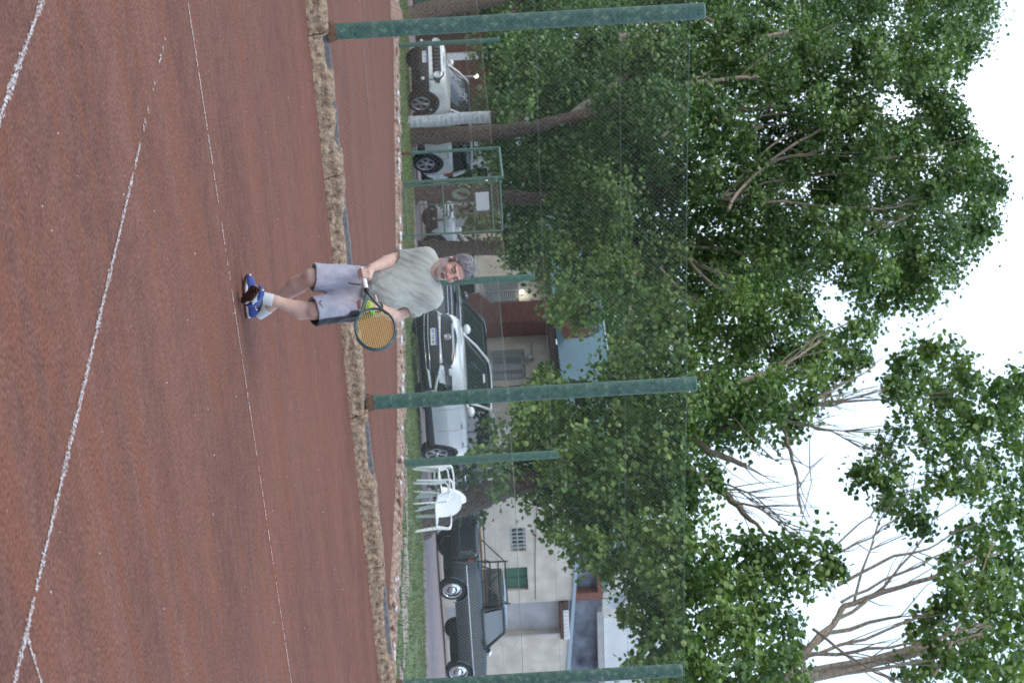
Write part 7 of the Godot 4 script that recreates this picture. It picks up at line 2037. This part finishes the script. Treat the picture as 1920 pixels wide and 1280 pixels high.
	G = Field.new(Vector3(-0.11, -0.09, -0.14), Vector3(0.11, 0.16, 0.12), 0.0048)
	G.ell(Vector3(0, 0.034, -0.019), Vector3(0.0825, 0.1005, 0.0995), Basis.IDENTITY, 0.01)
	G.clip(Vector3(0, -0.62, 0.78).normalized(), Vector3(0, 0.078, 0.066))
	G.clip(Vector3(0, -0.9, 0.35).normalized(), Vector3(0, -0.03, -0.03))
	for s in [-1.0, 1.0]:
		G.ell(Vector3(s * 0.09, -0.02, 0.0), Vector3(0.03, 0.040, 0.026), Basis.IDENTITY, 0.006, true)
		G.ell(Vector3(s * 0.052, 0.085, 0.072), Vector3(0.022, 0.030, 0.022), Basis.IDENTITY, 0.01, true)
		G.cap(Vector3(s * 0.0755, 0.02, 0.018), Vector3(s * 0.0735, -0.025, 0.022), 0.010, 0.006, 0.008)
	hair.X = hx
	G.into(hair, func(p: Vector3, n: Vector3) -> Color:
		var w := clampf(0.45 + 0.9 * grain.get_noise_3d(p.x * 1.3, p.y * 0.5, p.z * 0.5) + 0.8 * grain.get_noise_3d(p.x * 0.35, p.y * 0.35, p.z * 0.35), 0, 1)
		return Color(0.05, 0.045, 0.05).lerp(Color(0.27, 0.26, 0.28), w),
		func(p: Vector3, n: Vector3) -> float: return 0.003 * grain.get_noise_3d(p.x * 1.2, p.y * 0.5, p.z * 0.5))
	# short strands all over, so that the outline is not a shell
	hair.X = Transform3D.IDENTITY
	var hr := RandomNumberGenerator.new(); hr.seed = 5
	var hv := hair.v.size()
	for i in 2600:
		var k := hr.randi_range(0, hv - 1)
		var p := hair.v[k]; var n := hair.n[k]
		var local: Vector3 = hx.affine_inverse() * p
		var flow: Vector3 = hx.basis * Vector3(local.x * 4.0, -0.4 - 0.5 * (0.1 - local.y), 0.35 if local.z > 0.0 else -0.6)
		flow = (flow - n * flow.dot(n)).normalized()
		var l := hr.randf_range(0.010, 0.022)
		var w := n.cross(flow) * 0.0015
		var q := p + flow * l + n * hr.randf_range(0.001, 0.0055) + w * hr.randf_range(-6, 6)
		var z := hr.randf()
		hair.col = Color(0.07, 0.062, 0.06).lerp(Color(0.38, 0.37, 0.38), z * z)
		hair.tri(p - w, p + w, q); 
	var hm := mat(Color.WHITE, 0.6); hm.vertex_color_use_as_albedo = true
	part("hair", hair, hm, P)
	# ---- shirt
	var sh := MB.new()
	F = Field.new(Vector3(-0.40, 0.76, -0.22), Vector3(0.34, 1.36, 0.26), 0.0092)
	F.cap(Vector3(-0.16, 1.20, -0.005), Vector3(0.025, 1.222, 0.0), 0.092, 0.09, 0.05)
	F.ell(Vector3(-0.05, 1.10, 0.0), Vector3(0.160, 0.16, 0.122), Basis.IDENTITY, 0.06)
	F.ell(Vector3(-0.005, 0.94, 0.02), Vector3(0.153, 0.20, 0.145), Basis.IDENTITY, 0.06)
	F.cap(Vector3(-0.015, 0.98, 0.01), Vector3(0.005, 0.825, 0.008), 0.140, 0.146, 0.05, true, false, Vector3(0, 0, 1), 0.86)
	F.cap(Rsh + Vector3(0.04, 0.02, 0), Rsh, 0.064, 0.062, 0.05); F.cap(Rsh, Rsh.lerp(Relb, 0.84), 0.062, 0.064, 0.035, true)
	F.cap(Lsh + Vector3(-0.04, 0.0, 0), Lsh, 0.066, 0.066, 0.05); F.cap(Lsh, Lsh.lerp(Lelb, 0.66), 0.066, 0.068, 0.035, true)
	F.cap(neck + Vector3(0.03, -0.06, -0.01), neck + Vector3(0.0, -0.012, 0.006), 0.09, 0.066, 0.04, true)
	F.cap(neck + Vector3(0.0, 0.12, 0.02), neck + Vector3(0.005, -0.03, 0.012), 0.064, 0.062, 0.006, false, true)
	F.cap(Rsh.lerp(Relb, 0.82), Rsh.lerp(Relb, 1.1), 0.054, 0.060, 0.004, false, true); F.cap(Lsh.lerp(Lelb, 0.64), Lsh.lerp(Lelb, 0.95), 0.057, 0.062, 0.004, false, true)
	F.clip(Vector3(0.08, -1.0, 0.0).normalized(), Vector3(0, 0.795, 0))
	var fold := noise(7.0, 3, 12); var fold2 := noise(16.0, 2, 13)
	F.into(sh, func(p: Vector3, n: Vector3) -> Color: return Color.WHITE,
		func(p: Vector3, n: Vector3) -> float:
			var q := p.y + 0.55 * absf(p.x + 0.03)
			var w := smoothstep(1.18, 0.9, p.y)
			return 0.020 * w * fold.get_noise_3d((p.x + 0.35 * p.y) * 1.7, p.y * 0.35, p.z * 1.2) + 0.008 * fold.get_noise_3d((p.x - 0.5 * p.y) * 2.6, p.y * 0.5, p.z * 2.0 + 9.0) + 0.006 * smoothstep(1.0, 0.85, p.y) * fold2.get_noise_3d(p.x * 0.5, q * 1.6, p.z * 0.5))
	var shirt_m := tri_mat(Color(0.31, 0.325, 0.295), Color(0.365, 0.378, 0.345), 0.2, 6.0, 0.85, 0.0, 81, false)
	shirt_m.rim_enabled = true; shirt_m.rim = 0.25
	var S := part("shirt", sh, shirt_m, P)
	var col := MB.new()
	var ring := PackedVector3Array()
	for i in 29:
		var w := TAU * i / 28.0
		ring.append(neck + Vector3(0.004 + 0.071 * cos(w), 0.003 - 0.034 * sin(w) + 0.006 * cos(w), 0.014 + 0.068 * sin(w)))
	col.tube(ring, 0.0095, 8, false)
	part("collar", col, mat(Color(0.19, 0.235, 0.22), 0.85), S)
	# ---- shorts
	var so := MB.new()
	F = Field.new(Vector3(-0.27, 0.44, -0.24), Vector3(0.27, 0.93, 0.30), 0.0075)
	F.cap(Vector3(0.0, 0.90, 0.0), Vector3(0.0, 0.76, 0.005), 0.142, 0.150, 0.04, false, false, Vector3(0, 0, 1), 0.85)
	F.cap(Rhip + Vector3(-0.005, 0.0, 0), Rhip.lerp(Rkn, 0.99), 0.104, 0.096, 0.02, true); F.cap(Lhip + Vector3(0.005, 0.0, 0), Lhip.lerp(Lkn, 1.04), 0.106, 0.099, 0.02, true)
	F.cap(Rhip.lerp(Rkn, 0.72), Rhip.lerp(Rkn, 1.36), 0.078, 0.089, 0.004, false, true); F.cap(Lhip.lerp(Lkn, 0.78), Lhip.lerp(Lkn, 1.4), 0.080, 0.092, 0.004, false, true)
	F.clip(Vector3(0, 1, 0), Vector3(0, 0.90, 0))
	F.into(so, func(p: Vector3, n: Vector3) -> Color:
		# black panels down the outer seams and the inner leg
		var L := p.x > 0.045 + 0.0 * p.y
		var inner := p.y < 0.58 and absf(p.x - 0.0) < 0.03 and p.z < 0.03
		var edge := 0.134 + 0.010 * sin(p.y * 8.0) + 0.3 * maxf(p.z - 0.1, 0.0) - (0.03 * smoothstep(0.68, 0.74, p.y))
		var k := smoothstep(edge - 0.006, edge + 0.006, p.x)
		if inner or (p.x < -0.172 and n.x < -0.5 and p.z < 0.02): k = 1.0
		return Color(0.33, 0.33, 0.395).lerp(Color(0.02, 0.021, 0.028), k),
		func(p: Vector3, n: Vector3) -> float: return 0.011 * fold.get_noise_3d(p.x * 1.5, p.y * 0.6, p.z * 1.5) + 0.004 * fold2.get_noise_3d(p.x, p.y * 0.7, p.z))
	var som := mat(Color.WHITE, 0.75); som.vertex_color_use_as_albedo = true; som.rim_enabled = true; som.rim = 0.2
	var SO := part("shorts", so, som, P)
	var zp := MB.new()
	zp.tube(PackedVector3Array([Vector3(0.150, 0.80, 0.128), Vector3(0.157, 0.74, 0.14), Vector3(0.160, 0.68, 0.15)]), 0.006, 6); zp.tube(PackedVector3Array([Vector3(-0.05, 0.80, 0.148), Vector3(-0.055, 0.75, 0.158), Vector3(-0.065, 0.715, 0.165)]), 0.004, 6)
	part("zip", zp, M.black, SO)
	# small curved tick on the left leg
	var sw := MB.new()
	var q0 := Vector3(0.062, 0.535, 0.252)
	sw.tube(PackedVector3Array([q0 + Vector3(-0.022, 0.012, -0.002), q0 + Vector3(-0.014, -0.004, 0.0), q0 + Vector3(0.0, -0.004, 0.0), q0 + Vector3(0.03, 0.014, -0.006)]), PackedFloat32Array([0.0015, 0.0034, 0.003, 0.001]), 6, true, Vector3(0, 1, 0), 0.5)
	part("tick_mark", sw, M.black, SO)
	# ---- wrist band, socks, shoes
	var wbm := MB.new()
	var wd := (Lwr - Lelb).normalized()
	wbm.tube(PackedVector3Array([Lwr - wd * 0.03, Lwr - wd * 0.008]), PackedFloat32Array([0.0345, 0.033]), 16, true)
	part("wrist_band", wbm, M.black, P)
	for q in [[Ran, Rkn], [Lan, Lkn]]:
		var sk := MB.new()
		var u: Vector3 = (q[1] - q[0]).normalized()
		sk.tube(PackedVector3Array([q[0] - u * 0.035, q[0] - u * 0.0, q[0] + u * 0.03, q[0] + u * 0.055, q[0] + u * 0.059]), PackedFloat32Array([0.038, 0.040, 0.040, 0.0415, 0.037]), 16, true)
		part("sock", sk, mat(Color(0.52, 0.56, 0.57), 0.9), P)
	shoe(P, Vector3(0.118, 0.0, -0.085), Vector3(-0.98, 0.02, 0.20).normalized(), Vector3.UP)
	var f2 := Vector3(-0.22, 0.46, 0.86).normalized()
	shoe(P, Vector3(0.012, 0.008, 0.175), f2, Vector3(0.16, 0.86, -0.42).normalized())
	build_racket(base + butt, ax, wid, nrm)
	var tb := MB.new(); tb.ball(Vector3.ZERO, Vector3.ONE * 0.033, Basis.IDENTITY, 18)
	var ball := part("tennis_ball", tb, mat(Color(0.36, 0.50, 0.07), 0.9))
	ball.position = base + lc + back * 0.026 - wid * 0.010
	tag(ball, "yellow-green tennis ball held in the player's cupped hand behind the racket throat", "ball")
	var sm := MB.new(); sm.tube(sm.ring(Vector3.ZERO, Vector3(0.3, 1, 0.2), 0.0325, 0.0325, 25), 0.0018, 5, false)
	part("seam", sm, M.white_sign, ball)

func shoe(P: Node3D, heel: Vector3, fwd: Vector3, up: Vector3) -> void:
	# built along +x from the heel, y up, then turned
	up = (up - fwd * up.dot(fwd)).normalized()
	var X := Transform3D(Basis(fwd, up, fwd.cross(up)), heel)
	var N := Node3D.new(); var nm := "shoe" if not P.has_node("shoe") else "shoe_001"
	N.name = nm; P.add_child(N, true); N.transform = X
	var out := func(t: float) -> float:          # half width along the foot
		return 0.036 * smoothstep(-0.02, 0.05, t) + 0.016 * smoothstep(0.10, 0.19, t) - 0.052 * pow(clampf((t - 0.19) / 0.10, 0, 1), 2.2) - 0.006 * exp(-pow((t - 0.11) / 0.03, 2))
	var rings := func(y0: float, y1: float, grow: float) -> Array:
		var g := []
		for y in [y0, y0, y1, y1]:
			var row := PackedVector3Array()
			var sc := 0.02 if g.size() == 0 or g.size() == 3 else 1.0
			for k in 40:
				var a := TAU * k / 40.0
				var t := 0.145 - 0.148 * cos(a)
				var w: float = maxf(out.call(t) + grow, 0.004) * signf(sin(a)) * pow(absf(sin(a)), 0.45)
				var lift := 0.022 * pow(clampf((t - 0.2) / 0.09, 0, 1), 2)
				row.append(Vector3(0.145 + (t - 0.145) * sc * (1.0 + grow * 4.0), y + lift, -w * sc))
			g.append(row)
		return g
	var b := MB.new(); b.grid(rings.call(0.0, 0.011, 0.0), true, true)
	part("outsole", b, mat(Color(0.075, 0.032, 0.018), 0.7), N)
	var tr := MB.new()                            # tread blocks
	for i in 11:
		for s in [-1.0, 1.0]:
			var t := 0.02 + 0.025 * i
			var w: float = out.call(t)
			tr.box(Vector3(t, -0.001 + 0.022 * pow(clampf((t - 0.2) / 0.09, 0, 1), 2), s * w * 0.5), Vector3(0.016, 0.006, w * 0.8), 0.001, Basis(Vector3.UP, s * 0.3))
	part("tread", tr, mat(Color(0.055, 0.022, 0.012), 0.75), N)
	b = MB.new(); b.grid(rings.call(0.0112, 0.034, 0.002), true, true)
	part("midsole", b, mat(Color(0.60, 0.63, 0.66), 0.6), N)
	b = MB.new()
	var F := Field.new(Vector3(-0.03, 0.02, -0.08), Vector3(0.32, 0.15, 0.08), 0.005)
	F.cap(Vector3(0.045, 0.05, 0), Vector3(0.10, 0.055, 0), 0.042, 0.044, 0.02)
	F.cap(Vector3(0.05, 0.05, 0), Vector3(0.055, 0.105, 0), 0.044, 0.046, 0.02)
	F.cap(Vector3(0.10, 0.06, 0), Vector3(0.19, 0.045, 0), 0.047, 0.044, 0.03)
	F.ell(Vector3(0.215, 0.042, 0), Vector3(0.072, 0.036, 0.047), Basis.IDENTITY, 0.02)
	F.clip(Vector3.DOWN, Vector3(0, 0.028, 0)); F.clip(Vector3(-0.25, 1, 0).normalized(), Vector3(0.05, 0.112, 0))
	F.cap(Vector3(0.055, 0.09, 0), Vector3(0.05, 0.16, 0), 0.034, 0.04, 0.004, false, true)
	F.into(b, func(p: Vector3, n: Vector3) -> Color: return Color(0.012, 0.014, 0.02) if p.y > 0.092 or (absf(p.z) < 0.014 and p.x > 0.1 and p.x < 0.17 and n.y > 0.5) else Color(0.028, 0.055, 0.24))
	var um := mat(Color.WHITE, 0.65); um.vertex_color_use_as_albedo = true
	part("upper", b, um, N)
	for s in [-1.0, 1.0]:                         # white curved side stripe
		var st := MB.new()
		var p := PackedVector3Array(); var r := PackedFloat32Array()
		for k in 9:
			var t := k / 8.0
			p.append(Vector3(0.20 - 0.145 * t, 0.042 + 0.045 * t * t - 0.012 * sin(PI * t), s * (0.050 - 0.003 * t))); r.append(lerpf(0.011, 0.003, absf(t - 0.25) * 1.3))
		st.tube(p, r, 6, true, Vector3(0, 1, 0), 0.45)
		part("side_stripe", st, mat(Color(0.66, 0.69, 0.72), 0.5), N)
	var lace := MB.new()
	for k in 5: lace.rod(Vector3(0.105 + 0.016 * k, 0.103 - 0.006 * k, -0.02), Vector3(0.112 + 0.016 * k, 0.103 - 0.006 * k, 0.02), 0.003, 5)
	part("laces", lace, mat(Color(0.3, 0.33, 0.5), 0.8), N)

func build_racket(butt: Vector3, ax: Vector3, wid: Vector3, nrm: Vector3) -> void:
	var R := thing("tennis_racket", "dark green tennis racket with white grip and golden strings in the man's hands", "racket", butt)
	R.basis = Basis(ax, wid, ax.cross(wid))
	var frame_m := mat(Color(0.012, 0.06, 0.055), 0.25); frame_m.clearcoat_enabled = true; frame_m.clearcoat = 0.8
	var b := MB.new()
	b.tube(PackedVector3Array([Vector3(0.0, 0, 0), Vector3(0.012, 0, 0), Vector3(0.02, 0, 0), Vector3(0.175, 0, 0)]), PackedFloat32Array([0.018, 0.019, 0.0165, 0.0155]), 8)
	part("grip", b, mat(Color(0.74, 0.76, 0.78), 0.7), R)
	b = MB.new(); b.tube(PackedVector3Array([Vector3(0.175, 0, 0), Vector3(0.2, 0, 0), Vector3(0.215, 0, 0)]), PackedFloat32Array([0.0165, 0.016, 0.013]), 12)
	part("collar", b, M.black, R)
	b = MB.new()
	for s in [-1.0, 1.0]:
		var p := PackedVector3Array()
		for k in 9:
			var t := k / 8.0
			p.append(Vector3(0.205 + 0.205 * t, s * (0.006 + 0.088 * pow(t, 1.25)), 0))
		b.tube(p, 0.0098, 10, true, Vector3(0, 0, 1), 0.85)
	part("throat", b, frame_m, R)
	b = MB.new(); var h := PackedVector3Array()
	for k in 61:
		var a := TAU * k / 60.0
		h.append(Vector3(0.513 + 0.166 * cos(a), 0.126 * sin(a) * (1.0 - 0.04 * cos(a)), 0))
	b.tube(h, 0.0098, 10, false, Vector3(0, 0, 1), 0.75)
	part("hoop", b, frame_m, R)
	var bump := MB.new(); var q := PackedVector3Array()
	for k in 31:
		var a := -1.3 + 2.6 * k / 30.0
		q.append(Vector3(0.513 + 0.174 * cos(a), 0.134 * sin(a), 0))
	bump.tube(q, 0.0065, 8, true, Vector3(0, 0, 1), 0.9)
	part("bumper_guard", bump, mat(Color(0.06, 0.09, 0.10), 0.6), R)
	var sb := MB.new()
	for i in 16:
		var y := -0.098 + 0.196 * i / 15.0
		var x := 0.16 * sqrt(maxf(0.0, 1.0 - pow(y / 0.122, 2)))
		sb.rod(Vector3(0.513 - x, y, 0.0006), Vector3(0.513 + x, y, 0.0006), 0.0014, 4)
	for i in 19:
		var x := -0.128 + 0.268 * i / 18.0
		var y := 0.120 * sqrt(maxf(0.0, 1.0 - pow(x / 0.163, 2)))
		sb.rod(Vector3(0.513 + x, -y, -0.0006), Vector3(0.513 + x, y, -0.0006), 0.0014, 4)
	part("strings", sb, mat(Color(0.66, 0.45, 0.06), 0.4), R, "stuff")
	b = MB.new(); b.tube(b.ring(Vector3(0.378, 0.004, 0), Vector3(0, 0, 1), 0.009, 0.009, 17), 0.005, 8, false)
	part("string_damper", b, mat(Color(0.08, 0.65, 0.04), 0.5), R)
